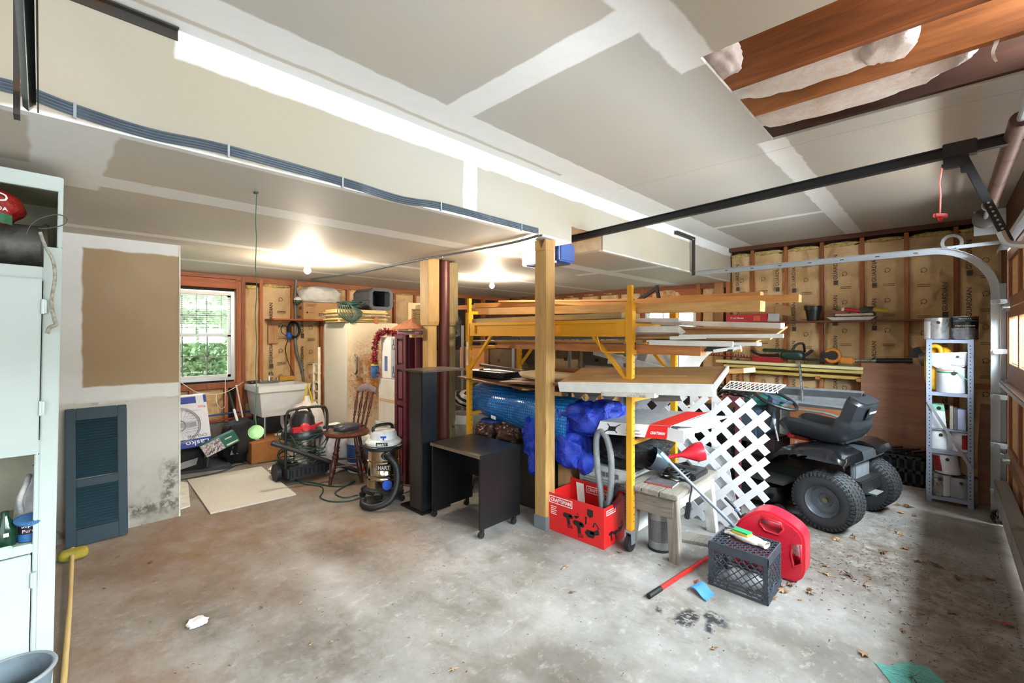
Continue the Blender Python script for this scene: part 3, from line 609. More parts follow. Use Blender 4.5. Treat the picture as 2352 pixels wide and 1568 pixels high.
# ================= posts =================
pine_p = wood('c39a5e', '8f6a38', 2, .8, .6); pine2 = wood('c8a468', '98733f', 2, 1., .6)
T = thing('timber_post', 'square timber post standing alone beside the red box', 'post', (-2.245, 2.71, 0))
c0 = V((-2.30, 2.655, 0))
pw = B().box(-2.30, -2.19, 2.66, 2.775, .03, 2.14).add([], [])
part('shaft', pw, pine_p, T, .004)
part('notched_head', B().prism([(-2.30, 2.14), (-2.19, 2.14), (-2.19, 2.222), (-2.2, 2.222), (-2.235, 2.15), (-2.26, 2.222), (-2.30, 2.222)], (0, 2.66, 0), ZX, ZZ, ZY*.115), pine_p, T)
part('post_base', B().box(-2.305, -2.185, 2.655, 2.78, 0, .1), rusty('8d989c', '6a625a', .3, .45, .6), T, .002)
def notchpost(x, y, lab, m, h, dx=.115, dy=.1, turn=0.):
    T = thing('timber_post', lab, 'post', (x, y, 0)); part('shaft', B().box(x-dx*.32, x+dx*.32, y-dy*.45, y+dy*.45, 0, 1.62), m, T, .003)
    part('thick_head', B().prism([(-dx*.5, 1.62), (-dx*.42, 1.58), (dx*.42, 1.58), (dx*.5, 1.62), (dx*.5, h), (-dx*.5, h)], (x, y-dy*.55, 0), ZX, ZZ, ZY*dy*1.1), m, T, .003); return T
notchpost(-3.63, 2.63, 'pale timber post with chamfered head, left of the brown steel pole', pine2, ZL, .135, .12)
notchpost(-3.68, 2.90, 'grey weathered timber post with notched head, right of the brown steel pole', wood('9d8a5a', '5f5136', 2, .9, .65), ZL, .14, .13)
T = thing('steel_column', 'red brown round steel column between two timber posts', 'post', (-3.60, 2.78, 0))
part('pipe', B().cyl((-3.60, 2.78, .01), (-3.60, 2.78, ZL-.01), .058, n=24), rusty('5d2c24', '3c1a15', .3, .4, .2), T, smooth=40); part('cap_plate', B().box(-3.68, -3.52, 2.70, 2.86, ZL-.01, ZL), darkm, T); part('base_plate', B().box(-3.68, -3.52, 2.70, 2.86, 0, .01), darkm, T)
# ================= left: cabinet, shutter, floor oddments =================
blackp = plain('1b1c1e', .4, var=.08); blackm = plain('151515', .55); greyp = plain('7f868b', .45); card = plain('b0875a', .8, var=.1, scale=5); cardd = plain('8a6642', .8, var=.12, scale=5)
cabw = plain('bdc8c2', .42, var=.03, scale=3, bump=.03)
CX_ = -2.7
def cz(v, u=110): return onx(u, v, CX_).z
def cy(u, v=800): return onx(u, v, CX_).y
TILT = X4.Translation(V((0, .067, 2.1)))@X4.Rotation(R(-.9), 4, 'X')@X4.Translation(V((0, -.067, -2.1)))
cab = thing('storage_cabinet', 'tall white painted built-in cabinet with open shelf niches at left edge', 'cabinet', (-3.0, -.6, 0))
def cpart(n, b, m=None, P=None, bev=.003, **k): return part(n, b.tf(TILT), m or cabw, P or cab, bev, **k)
y0, y1 = -1.2, cy(146); ys = cy(104); yb = cy(93)
zt, zc0, zs, zn, zd1, zd0, zn1, zn0, zl1 = 2.16, cz(436), cz(567), cz(614), cz(648), cz(1004), cz(1040), cz(1240), cz(1262)
bk = plain('b7b28e', .7, var=.05)
body = B().box(-3.3, -3.28, y0, y1, .02, zt).box(-3.28, CX_-.02, y1-.012, y1, .02, zt).box(-3.28, CX_-.02, y0, y0+.02, .02, zt).box(-3.28, CX_-.02, y0+.02, y1-.012, zt-.02, zt)
body.box(-3.28, CX_-.02, y0+.02, y1-.012, zn-.03, zn).box(-3.28, CX_-.02, y0+.02, y1-.012, zd0-.03, zd0).box(-3.28, CX_-.02, y0+.02, y1-.012, zn0-.03, zn0).box(-3.28, CX_-.02, y0+.02, y1-.012, .02, .08)
cpart('carcass', body, plain('aaa892', .6, var=.06))
cpart('face_frame', B().box(CX_-.02, CX_, ys, y1, .0, zs).box(CX_-.02, CX_, y0, y0+.06, 0, zt).box(CX_-.02, CX_, y1-.016, y1, zs, zt).box(CX_-.02, CX_, y0+.06, ys, zd1, zn).box(CX_-.02, CX_, y0+.06, ys, zn1, zd0-.005).box(CX_-.02, CX_, y0+.06, yb, zl1, zn0).box(CX_-.02, CX_, yb, ys, .0, zn1).box(CX_-.02, CX_, y0+.06, ys, 0, .09))
cpart('top_board', B().box(CX_-.02, CX_+.004, y0, y1-.004, zc0, zt))
d1 = cpart('door', B().box(CX_+.001, CX_+.02, -1.1, ys-.003, zd0-.012, zd1+.01)); d2 = cpart('door', B().box(CX_+.001, CX_+.02, -1.1, yb-.003, .1, zl1))
for dd, v, u in ((d1, 705, 108), (d1, 935, 108), (d2, 1318, 98), (d2, 1545, 98)):
    z = cz(v); yy = ys if dd is d1 else yb
    cpart('hinge', B().box(CX_+.003, CX_+.024, yy-.004, yy+.012, z-.028, z+.028).cyl((CX_+.026, yy, z-.03), (CX_+.026, yy, z+.03), .005, n=8), rusty('cfd6d2', '4c4a44', .45, .4, .3), dd, .001)
zb = zn+.002
q = B().blob((-2.86, -.175, zb+.25), (.12, .13, .085), 4, .1, 2.2, 3); bag = solid('seed_bag', 'red and green plastic bag of garden seed on top of the white cabinet', 'bag', q, film('b02a22', '8e1d1a', .3, 14., .4), smooth=80)
part('label_band', B().grid(lambda i, j: V((-2.735+.02*sin(i*pi)-.02*(1-sin(i*pi)), -.265+i*.185, zb+.185+j*.04-.02*i)), 8, 2), plain('2c6a44', .4), bag)
for s_, k in (('BERMUDA', .225), ('SEED', .262)): text(s_, (-2.722, -.19, zb+k), ZY-ZZ*.12, ZZ, .1, plain('e9e9e4', .5), bag)
tub = thing('wash_tub', 'dull grey metal tub lying on its side on the white cabinet', 'tub', (-2.95, -.05, zn))
part('shell', B().lathe([(.085, 0), (.095, .28), (.1, .285), (.1, .3), (.09, .3)], (-2.87, -.28, zn+.1), ZY, 28), rusty('6c6b66', '3d3a34', .5, .5, .5), tub, smooth=40); part('rim', B().tube([V((-2.87+.1*cos(t*pi/14), .018, zn+.1+.1*sin(t*pi/14))) for t in range(28)], .008, 8, True), rusty('5a5347', '3a3329', .5, .6), tub, smooth=60)
st_ = [onx(u, v, CX_+.028) for u, v in ((92, 533), (104, 565), (122, 600), (126, 640), (118, 690), (124, 730), (128, 745), (114, 752), (108, 766))]
T = thing('fabric_strap', 'frayed grey strap hanging down over the white cabinet face', 'strap', st_[-1]); part('strap', B().tube(spline(st_, 5), [.006]*20+[.007]*21, 6), plain('a8a596', .9, var=.3, scale=60, bump=.4), T, smooth=80)
wr = [onx(u, v, CX_+.03) for u, v in ((60, 537), (72, 515), (95, 500), (130, 493), (150, 498), (154, 508), (140, 518), (110, 524), (88, 524))]
T = thing('wire_loop', 'thin dark wire loop sticking out above the grey tub', 'wire', wr[0]); part('wire', B().tube(spline(wr, 5), .0022, 5), plain('3d4a3a', .5), T)
zz = zn0
jug = thing('plastic_jug', 'scuffed translucent white jug on the cabinet niche shelf', 'jug', (-2.83, cy(62), zz)); jm = plain('b9b8b6', .5, var=.25, scale=20)
part('body', B().lathe([(.04, 0), (.055, .02), (.055, .16), (.04, .21), (.018, .25), (.018, .27)], (-2.85, cy(66), zz), V((0, .1, 1)), 20), jm, jug, smooth=50); part('handle', B().tube(spline([V((-2.8, cy(66)-.0, zz+.26)), V((-2.75, cy(60), zz+.24)), V((-2.74, cy(45), zz+.18)), V((-2.78, cy(48), zz+.12))], 5), .01, 8), jm, jug, smooth=60); part('cap', B().cyl((-2.85, cy(66)+.027, zz+.268), (-2.85, cy(66)+.029, zz+.29), .021), plain('9aa0a0', .5), jug)
can = thing('paint_can', 'small blue and black paint can under a blue lid in the cabinet niche', 'can', (-2.76, cy(66), zz)); yy = cy(67)
part('body', B().cyl((-2.76, yy, zz), (-2.76, yy, zz+.085), .034, n=24), plain('1d1f2a', .35), can, smooth=40); part('label', B().lathe([(.0345, .004), (.0345, .035)], (-2.76, yy, zz), ZZ, 24, False), plain('2f6aa0', .4), can, smooth=60)
text('Super', (-2.7265, yy-.022, zz+.06), ZY, ZZ, .044, plain('e6e2e6', .5), can); text('Pure', (-2.7262, yy-.02, zz+.042), ZY, ZZ, .035, plain('d0a0b8', .5), can)
part('lid', B().lathe([(.036, .086), (.042, .09), (.046, .1), (.03, .105), (.022, .1)], (-2.755, yy, zz), V((.25, 0, 1)), 28), plain('4a7fb4', .3), can, smooth=50)
T = solid('glass_bottle', 'dark green glass bottle low in the cabinet niche, leftmost', 'bottle', B().lathe([(.03, 0), (.032, .01), (.032, .08), (.012, .12), (.012, .14)], (-2.75, cy(10), zz), ZZ, 18), plain('173a2a', .15), smooth=50)
part('label', B().box(-2.718, -2.716, cy(7), cy(20), zz+.045, zz+.06), plain('cfd8d2', .6), T)
cpart('shelf_lip', B().box(CX_, CX_+.012, -.5, cy(48), zn0-.03, zn0+.012))
bc = onz(18, 1560, .31); T = thing('waste_bucket', 'grey plastic bucket in front of the white cabinet at bottom left', 'bucket', (bc.x, bc.y, 0))
part('shell', B().lathe([(.08, 0), (.112, .315), (.118, .315), (.118, .325), (.108, .325), (.076, .01)], (bc.x, bc.y, 0), ZZ, 36, False).lathe([(.08, 0), (.08, .012)], (bc.x, bc.y, 0), ZZ, 36), plain('6f7b83', .35), T, smooth=30)
part('rim', B().tube([V((bc.x+.116*cos(t*pi/18), bc.y+.116*sin(t*pi/18), .322)) for t in range(36)], .007, 8, True), plain('8e9499', .4), T, smooth=80)
pA, pB = onz(166, 1266, .04), onz(140, 1640, .013)
T = thing('mop_stick', 'pale bamboo mop handle lying on the floor beside the white cabinet', 'mop', pB); bam = wood('d8bd84', 'b8935a', 0, 1., .5, False)
part('handle', B().tube(spline([pA, pA.lerp(pB, .5)+V((0, .004, 0)), pB], 6), .0115, 10), bam, T, smooth=60); part('end_cap', B().cyl(pA, pA-(pB-pA).normalized()*.03, .016, .018), bam, T)
ym = onz(168, 1284, .0); part('sponge_head', B().blob((ym.x, ym.y, .035), (.05, .075, .033), 3, .06, 3, 2, 0., .6), plain('a99a35', .8, var=.2), T, smooth=60)
# louvred shutter
SB = thing('louvred_shutter', 'dark blue green louvred shutter leaning against the drywall partition', 'shutter', (-4.45, .28, 0)); sm = plain('17323e', .5, var=.1); smd = plain('1b3946', .5, var=.1)
so, sa, sb = V((-4.425, .118, .005)), V((0, .335, 0)), V((-.095, 0, .955)); sn = sb.cross(sa).normalized()*-.028
if sn.x < 0: sn = -sn
fr = B(); L_ = sb.length; su = sb.normalized(); sw = .055
for a, b in ((0, sw), (.335-sw, .335)): fr.obox(so+ZY*a, ZY*(b-a), sb, sn)
for a, b in ((0, .11), (.40, .455), (L_-.085, L_)): fr.obox(so+ZY*sw+su*a, ZY*(.335-2*sw), su*(b-a), sn)
part('frame', fr, sm, SB, .004)
for a0, a1, n in ((.115, .398, 14), (.46, L_-.088, 20)):
    for k in range(n):
        c = so+ZY*sw+su*(a0+(a1-a0)*(k+.1)/n); part('slat', B().obox(c+sn*.82, ZY*(.335-2*sw), su*((a1-a0)/n*.95)-sn*.5, sn*.1+su*.003), smd, SB)
# pale sheet on the floor, offcut beside it
pl = [onz(u, v, .0) for u, v in ((483, 1181), (680, 1137), (600, 1073), (430, 1104))]
g = G('paint_spattered_board'); n = g.noise(40., 5., .7); bm_ = g.done(g.mix(g.ramp(n, .62, .72), g.mix(g.noise(3., 5.), 'c2bbae', 'd2ccc0'), '7d6a52'), .75)
solid('hardboard_sheet', 'pale spattered board lying flat on the floor below the sink', 'board', B().prism([(p.x, p.y) for p in pl], (0, 0, .001), ZX, ZY, ZZ*.012), bm_)
p2 = [onz(u, v) for u, v in ((400, 1175), (437, 1163), (432, 1110), (400, 1108))]
solid('hardboard_sheet', 'white painted board on the floor, half hidden behind the partition end', 'board', B().prism([(p.x, p.y) for p in p2], (0, 0, .001), ZX, ZY, ZZ*.012), plain('dcd8cc', .7))
# ================= sink wall =================
def pan(name, label, cat, pts, n, m, bevel=0., group=None):          # board from 3 corners (bl, br, tl) and a thickness vector
    o, a, b = pts; T = solid(name, label, cat, B().obox(o, a-o, b-o, n), m, bevel, group=group); return T
SX = -5.86
bx0, bx1, bx2 = onx(400, 1034, SX), onx(487, 1019, SX), onx(400, 914, SX-.02); bx3 = onx(472, 905, SX-.02)
fb = thing('fan_box', 'white and blue fan carton stood upside down beside the window', 'box', bx0); a_ = bx1-bx0; b_ = bx3-bx1; nb_ = a_.cross(b_).normalized()
part('carton', B().obox(bx0, a_, b_, -nb_*.16), plain('dcdbe2', .55, var=.03), fb, .002)
blue = plain('2b3f98', .5); pr = plain('8d8d98', .6)
def on(o, a, b, n, s, t, ds, dt, m, P, nm='printed_panel', lift=.0008): return part(nm, B().obox(o+a*s+b*t+n*lift, a*ds, b*dt, n*.0006), m, P)
on(bx0, a_, b_, nb_, 0, 0, 1, .16, blue, fb); on(bx0, a_, b_, nb_, 0, .85, .72, .13, blue, fb); on(bx0, a_, b_, nb_, .92, .85, .08, .15, blue, fb); on(bx0, a_, b_, nb_, .75, .75, .14, .05, plain('d8a8b0', .6), fb); on(bx0, a_, b_, nb_, .9, .75, .05, .03, pr, fb)
text('Lasko', bx0+a_*.93+b_*.125+nb_*.002, -a_, -b_, a_.length*.62, plain('eeeef4', .5), fb, b_.length*.1)
text('CYCLONE', bx0+a_*.9+b_*.235+nb_*.001, -a_, -b_, a_.length*.52, plain('4a4a52', .5), fb, b_.length*.05)
ln = B()
for k in range(9): ln.obox(bx0+a_*(.35+.04*(k % 3))+b_*(.3+.05*k)+nb_*.001, a_*(.42-.05*(k % 4)), b_*.012, nb_*.0006)
part('printed_text_line', ln, plain('b9b9c2', .6), fb, kind='stuff')
fan = onx(412, 978, SX); rr = .19; au, bu = a_.normalized(), b_.normalized(); fm = B()
for r in (rr, rr*.93, rr*.3): fm.tube([fan+nb_*.003+(au*cos(t*pi/20)+bu*sin(t*pi/20))*r for t in range(40)], .004 if r > .1 else .006, 5, True)
for k in range(28): fm.bar(fan+nb_*.002+(au*cos(k*pi/14)+bu*sin(k*pi/14))*rr*.3, fan+nb_*.002+(au*cos(k*pi/14+.2)+bu*sin(k*pi/14+.2))*rr*.95, .002, .001, nb_)
fm.obox(fan+nb_*.002-bu*.025, au*.15, bu*.05, nb_*.001); part('printed_fan', fm, plain('9b9ba2', .5), fb, kind='stuff')
def blobthing(name, label, cat, c, r, m, sd=0, amp=.14, fr=2.5, flat=0., sq=.8, fold=0., sub=4): return solid(name, label, cat, B().blob(c, r, sub, amp, fr, sd, flat, sq, fold), m, smooth=70)
cr_ = thing('mesh_chair', 'folded black mesh camp chair on the floor below the fan carton', 'chair', onz(445, 1095)); c0 = onz(440, 1085)
P_ = [c0+V(p) for p in ((-.28, -.22, 0), (.0, -.22, 0), (.0, .14, 0), (-.28, .14, 0))]; up_ = V((-.03, .02, .27)); q = B()
for i in range(4):
    q.tube([P_[i], P_[(i+1) % 4]], .018, 6).tube([P_[i]+up_, P_[(i+1) % 4]+up_], .018, 6).tube([P_[i], P_[i]+up_], .02, 6)
part('frame', q, blackm, cr_, smooth=60); part('mesh_cover', B().obox(P_[0]+V((.0, 0, .012)), V((.26, 0, 0)), V((0, .34, 0)), V((-.03, .02, .24))), plain('1d1d1c', .9, bump=.4, scale=40), cr_, .02)
part('patch', B().obox(P_[1]+V((.004, .1, .05)), V((.004, 0, 0)), V((0, .16, .03)), V((-.01, .02, .07))), plain('8f8a86', .8), cr_)
mt_ = [onz(u, v) for u, v in ((400, 1092), (533, 1075), (516, 1053), (420, 1058))]
solid('rubber_mat', 'dark grey folded mat on the floor left of the backpack', 'mat', B().prism([(p.x, p.y) for p in mt_], (0, 0, .001), ZX, ZY, ZZ*.03), plain('35363a', .8, var=.15))
c = onz(548, 1052); bp_ = blobthing('backpack', 'black backpack with grey patches slumped before the foundation', 'bag', (c.x+.12, c.y-.02, .23), (.17, .2, .26), plain('131314', .75, bump=.3, scale=30), 5, .2, 2.2, .004)
part('reflective_patch', B().obox(V((c.x+.27, c.y+.06, .16)), V((.01, .1, .02)), V((-.02, -.02, .1)), V((.004, 0, 0))), plain('a09a9a', .6), bp_); part('reflective_patch', B().obox(V((c.x+.27, c.y-.16, .12)), V((.01, .08, .0)), V((0, .03, .09)), V((.004, 0, 0))), plain('8d8a8c', .6), bp_); part('shoulder_strap', B().tube(spline([V((c.x+.22, c.y-.14, .44)), V((c.x+.3, c.y-.1, .3)), V((c.x+.29, c.y-.12, .08))], 5), .016, 6), blackm, bp_, smooth=60)
SG = SX+.13; ga, gb_, gc = onx(475, 1050, SG), onx(552, 1012, SG), onx(470, 1033, SG); gb2 = onx(532, 998, SG)
gx = thing('game_box', 'long green and white game carton leaning slantwise on the backpack', 'box', ga); ax_ = gb_-ga; bx_ = (gc-ga)+(gb2-gb_)*.5; nn_ = ax_.cross(bx_).normalized(); nn_ = nn_ if nn_.x > 0 else -nn_
part('carton', B().obox(ga, ax_, bx_, -nn_*.09), plain('1f5f50', .5), gx, .002); part('printed_panel', B().obox(ga+nn_*.0008, ax_*.55, bx_, nn_*.0006), plain('b9aeb0', .5, var=.6, scale=55), gx)
q = B(); rnd = random.Random(4)
for k in range(12): s = rnd.random()*.45; q.obox(ga+ax_*s+bx_*rnd.random()*.7+nn_*.0016, ax_*.1+bx_*.22, bx_*.06, nn_*.0005)
part('printed_picture', q, plain('4a2f44', .5, var=.5, scale=40), gx, kind='stuff'); part('printed_stripe', B().obox(ga+ax_*.66+bx_*.62+nn_*.0012, ax_*.2, bx_*.1, nn_*.0005).obox(ga+ax_*.62+bx_*.1+nn_*.0012, ax_*.34, bx_*.13, nn_*.0005), plain('cfd0b0', .5), gx, kind='stuff')
def pole(name, label, cat, p, q, r, m, tip=None, tipm=None):
    T = thing(name, label, cat, p if p[2] < q[2] else q); part('shaft', B().cyl(p, q, r, n=10), m, T, smooth=50)
    if tip: d = (V(q)-V(p)).normalized(); part('grip', B().cyl(V(q)-d*tip, V(q)+d*.01, r*1.35, n=10), tipm, T, smooth=50)
    return T
pole('broom', 'white broom pole with black grip, left of two poles by the sink', 'pole', onx(556, 1003, -5.9), onx(526, 902, -6.2), .014, white, .22, blackm)
pole('broom', 'thin pale pole, right of two poles beside the sink', 'pole', onx(563, 985, -6.1), onx(543, 886, -6.3), .009, plain('d9c9bd', .5), .001, white)
for z, c_, lab in ((.52, '2a3f86', 'blue water pipe along the wall under the sink'), (.45, 'a33026', 'red water pipe along the wall below the blue one')):
    T = thing('water_pipe', lab, 'pipe', (XW+.09, 2., z)); part('pipe', B().tube(spline([V((XW+.08, y_, z+.012*sin(y_*5))) for y_ in (1.2, 1.6, 2.0, 2.4, 2.7)], 4), .011, 8), plain(c_, .4), T, smooth=60)
sk = thing('utility_sink', 'white plastic laundry tub fixed to the window wall', 'sink', (-6.05, 2.25, 0)); y0, y1, x0, x1 = 1.76, 2.36, -6.32, -5.78
def rr4(x0, x1, y0, y1, z): return [(x0, y0, z), (x1, y0, z), (x1, y1, z), (x0, y1, z)]
part('tub', B().ring([rr4(x0+.03, x1-.07, y0+.06, y1-.06, .50), rr4(x0+.01, x1-.02, y0+.02, y1-.02, .80), rr4(x0, x1, y0, y1, .80), rr4(x0, x1, y0, y1, .875), rr4(x0+.1, x1-.04, y0+.04, y1-.04, .87), rr4(x0+.12, x1-.1, y0+.08, y1-.08, .54)]), plain('d6d6d4', .35, var=.03), sk, .006)
chrome = plain('c8ccd0', .15, 1.); fz = .88
part('faucet', B().cyl((-6.22, 1.92, fz), (-6.22, 1.92, fz+.05), .022).cyl((-6.22, 2.12, fz), (-6.22, 2.12, fz+.05), .022).box(-6.245, -6.195, 1.91, 2.13, fz, fz+.025).tube(spline([V((-6.22, 2.02, fz+.02)), V((-6.22, 2.02, fz+.11)), V((-6.17, 2.02, fz+.14)), V((-6.1, 2.02, fz+.1))], 5), .012, 8), chrome, sk, smooth=40)
part('drain_trap', B().tube(spline([V((-6.0, 2.1, .5)), V((-6.0, 2.1, .38)), V((-6.0, 2.14, .31)), V((-6.0, 2.2, .38)), V((-6.25, 2.22, .4))], 6), .022, 10), white, sk, smooth=60)
for x in (x0+.06, x1-.1):
    for y in (y0+.1, y1-.1): part('leg', B().cyl((x, y, .0), (x, y, .52), .013, n=8), alu, sk)
solid('foam_bar', 'mustard yellow foam bar on the back rim of the laundry tub', 'sponge', B().box(-6.31, -6.25, 2.15, 2.35, .88, .94), plain('bd8f33', .8), .01)
solid('soap_dish', 'small black dish on the left rim of the laundry tub', 'dish', B().lathe([(.03, 0), (.055, .012), (.05, .03), (.02, .035)], (-6.26, 1.83, .877), ZZ, 16), blackp, smooth=40)
# cardboard carton with lettering and a tray of boards, under the sink
sx = -5.72; c1, c2 = onx(578, 1042, sx), onx(690, 1026, sx); zt_ = onx(600, 1002, sx).z
cb1 = thing('cardboard_carton', 'long brown carton with orange lettering under the laundry tub', 'box', (c1.x, c1.y, 0)); part('carton', B().box(-6.2, sx, c1.y, 2.95, .004, .24), plain('a9703c', .8, var=.1), cb1, .004)
part('printed_panel', B().box(sx+.0008, sx+.0016, 2.15, 2.75, .05, .19), plain('2a2623', .6), cb1); text('SAFE', V((sx+.0018, 2.18, .125)), ZY, ZZ, .3, plain('e0873a', .5), cb1, .05)
T = solid('wood_offcut', 'pale wooden strip on the brown carton under the laundry tub', 'board', B().box(-6.0, -5.95, 2.0, 2.6, .243, .262), white)
blobthing('plastic_pail', 'grey plastic tote pushed against the wall below the laundry tub', 'tote', (-6.15, 2.4, .36), (.1, .22, .12), plain('5b6066', .6), 8, .03, 1.5, .242, .45)
# shelf over the sink with its load
shw = wood('b5602e', '83401d', 1, 1.); SZ = onx(690, 733, -6.2).z
T = thing('wall_shelf', 'thin orange wood shelf on the window wall studs above the sink', 'shelf', (-6.25, 2.5, SZ)); part('board', B().box(XW, -6.08, 2.02, 3.5, SZ-.02, SZ), shw, T, .002); part('bracket', B().box(XW+.01, XW+.03, 2.05, 2.17, SZ-.32, SZ-.02), wood('c79b6a', '9a6c40', 2, 1.), T); part('bracket', B().box(XW, -6.15, 3.0, 3.02, SZ-.14, SZ-.02), shw, T)
bx = thing('cardboard_box', 'brown carton printed ESTIME on the shelf above the sink', 'box', (-6.2, 2.6, SZ)); yl, yr = onx(697, 715, -6.1).y, onx(775, 715, -6.1).y; zt_ = onx(697, 693, -6.1).z
part('carton', B().box(-6.36, -6.1, yl, yr, SZ+.001, zt_), plain('b98d60', .8, var=.06), bx, .003); inkb = plain('3d3128', .7)
text('ESTIME', V((-6.099, yl+.2, SZ+.045)), ZY, ZZ, .16, inkb, bx, .04); part('printed_mark', B().cyl((-6.0995, yl+.05, SZ+.09), (-6.0985, yl+.05, SZ+.09), .014), inkb, bx)
q = B()
for k in range(3): q.box(-6.0995, -6.0988, yl+.03, yl+.18-.02*k, zt_-.03-.016*k, zt_-.024-.016*k)
q.box(-6.0995, -6.0988, yl+.08, yl+.14, SZ+.086, SZ+.093); part('printed_text_line', q, plain('7d5f42', .8), bx, kind='stuff')
part('printed_panel', B().obox(V((-6.3, yl-.001, SZ+.02)), ZX*.12, ZZ*.03, -ZY*.0006).obox(V((-6.25, yl-.001, SZ+.13)), ZX*.1, ZZ*.04, -ZY*.0006), plain('6b5340', .8), bx, kind='stuff')
blobthing('pillow_sack', 'white cloth sack slumped on the carton above the sink', 'sack', (-6.2, (yl+yr)/2+.03, zt_+.10), (.16, .27, .125), plain('d0cdc6', .85, bump=.3, scale=6), 12, .13, 2.2, zt_+.004, .75)
T = solid('glass_float', 'small white and green glass globe left of the cloth sack', 'globe', B().blob((-6.2, yl-.035, zt_+.02), (.05,)*3, 3, 0), plain('3f5a4a', .12), smooth=90); part('cap', B().lathe([(.052, .005), (.045, .03), (.025, .046), (.001, .052)], (-6.2, yl-.035, zt_+.02), ZZ, 18), plain('e0dfd8', .3), T, smooth=80)
solid('plug', None, None, B().box(0, .001, 0, .001, -.2, -.199), white) if 0 else None
# hose, conduit and cord on the wall
hk = [onx(u, v, XW+.07) for u, v in ((672, 742),)][0]
T = thing('hose_coil', 'black hose coil with a blue plug hanging under the wall shelf', 'hose', hk-ZZ*.2); cc = onx(674, 757, XW+.06)
for k in range(3): part('coil', B().tube([cc+V((.02*k, .075*cos(t*pi/12)*(1-.06*k), .105*sin(t*pi/12)*(1-.05*k))) for t in range(24)], .012, 7, True), blackm, T, smooth=60)
part('hook', B().cyl((XW, cc.y, cc.z+.1), (XW+.1, cc.y, cc.z+.1), .008), darkm, T); pp = onx(664, 770, XW+.09); part('plug', B().blob(pp, (.03, .035, .05), 3, .1, 3), plain('1f58b0', .4), T, smooth=60)
part('cord', B().tube(spline([onx(u, v, XW+.05) for u, v in ((662, 778), (656, 800), (660, 825), (670, 850), (678, 868))], 6), .005, 6).tube(spline([onx(u, v, XW+.06) for u, v in ((660, 772), (648, 764), (646, 752), (655, 748), (664, 760))], 6), .005, 6), blackm, T, smooth=60)
cp = [onx(u, v, XW+.06) for u, v in ((680, 640), (678, 680), (679, 720), (678, 770), (682, 810), (692, 840), (697, 868))]; T = thing('grey_conduit', 'grey flexible conduit running down the wall behind the hose coil', 'conduit', cp[-1]); part('conduit', B().tube(spline(cp, 6), .018, 8), plain('6d7174', .5), T, smooth=60)
dc = [onx(u, v, XW+.1) for u, v in ((400, 865), (430, 888), (460, 903), (500, 905), (530, 895), (560, 876))]; T = thing('hanging_cord', 'thin pale cord sagging below the left window', 'cord', dc[2]); part('cord', B().tube(spline(dc, 6), .004, 5), plain('cfc3b8', .6), T)
dl = [onx(u, v, XW+.12) for u, v in ((517, 855), (518, 900), (517, 930), (508, 938), (498, 925), (497, 905))]; T = thing('blind_cord', 'white looped blind cord hanging under the left window', 'cord', dl[3]); part('cord', B().tube(spline(dl, 6), .003, 5), white, T)
# ================= old fridge corner =================
frx, fy0, fy1, fh = -4.95, 2.45, 3.12, 1.63
fg = thing('old_refrigerator', 'old white refrigerator with rust stains on its door', 'fridge', (-5.27, 2.78, 0))
part('cabinet', B().box(-5.6, frx-.06, fy0, fy1, .02, fh), plain('cfc9bb', .4, var=.04, scale=3), fg, .012)
g = G('rust_stained_enamel'); sp_ = g.sep(g.warp(.12, 5., 5.)); n = g.noise(9., 8., .72); nf = g.noise(34., 5., .7)
area = g.ell((sp_[1], sp_[2]), (-.05, .95, .32, .5), .7); area2 = g.ell((sp_[1], sp_[2]), (-.24, .82, .14, .2), .9)
c = g.mix(g.noise(2., 4.), 'cdbd9e', 'd6c9ae'); c = g.mix(g.mth('MULTIPLY', area, g.ramp(n, .34, .54, .15, 1.)), c, '96581f'); c = g.mix(g.mth('MULTIPLY', area2, g.ramp(nf, .56, .62, 0., .95)), c, '4f2a12'); c = g.mix(g.mth('MULTIPLY', area, g.ramp(nf, .54, .61, 0., .9)), c, '5f3010')
part('door', B().box(frx-.055, frx, fy0+.005, fy1-.005, .1, fh-.004), g.done(c, .42), fg, .012)
hy = onx(816, 830, frx).y; z0, z1 = onx(816, 858, frx).z, onx(816, 815, frx).z
part('handle', B().tube(spline([V((frx, hy, z0)), V((frx+.035, hy, z0+.02)), V((frx+.04, hy, (z0+z1)/2)), V((frx+.035, hy, z1-.02)), V((frx, hy, z1))], 5), .012, 8), rusty('8d857c', '4a3a2c', .5, .35, .8), fg, smooth=60)
part('grille', B().box(frx-.1, frx-.06, fy0+.03, fy1-.03, .02, .095), blackm, fg)
sc_ = thing('suitcase', 'tan hard suitcase lying on the old refrigerator', 'suitcase', (-5.2, 2.72, fh)); tan = plain('cdb077', .6, var=.08)
part('shell', B().box(-5.38, -4.98, 2.33, 3.0, fh+.004, fh+.075), tan, sc_, .03); part('shell', B().box(-5.38, -4.98, 2.33, 3.0, fh+.083, fh+.155), tan, sc_, .03)
part('trim_band', B().box(-5.383, -4.976, 2.327, 3.003, fh+.074, fh+.084), plain('b9b4a6', .3, .6), sc_); part('handle', B().box(-4.976, -4.95, 2.75, 2.9, fh+.07, fh+.09), rusty('9a8a70', '5a4630', .4, .4, .4), sc_, .006); part('strap', B().box(-4.98, -4.955, 2.79, 2.83, fh-.03, fh+.07), plain('a86a3a', .7), sc_)
tc = thing('extension_cord', 'dark green extension cord heaped on the tan suitcase', 'cord', (-5.1, 2.5, fh+.155)); gcord = plain('1f3f34', .5)
q = B(); rnd = random.Random(11); cc = V((-5.12, 2.55, fh+.19))
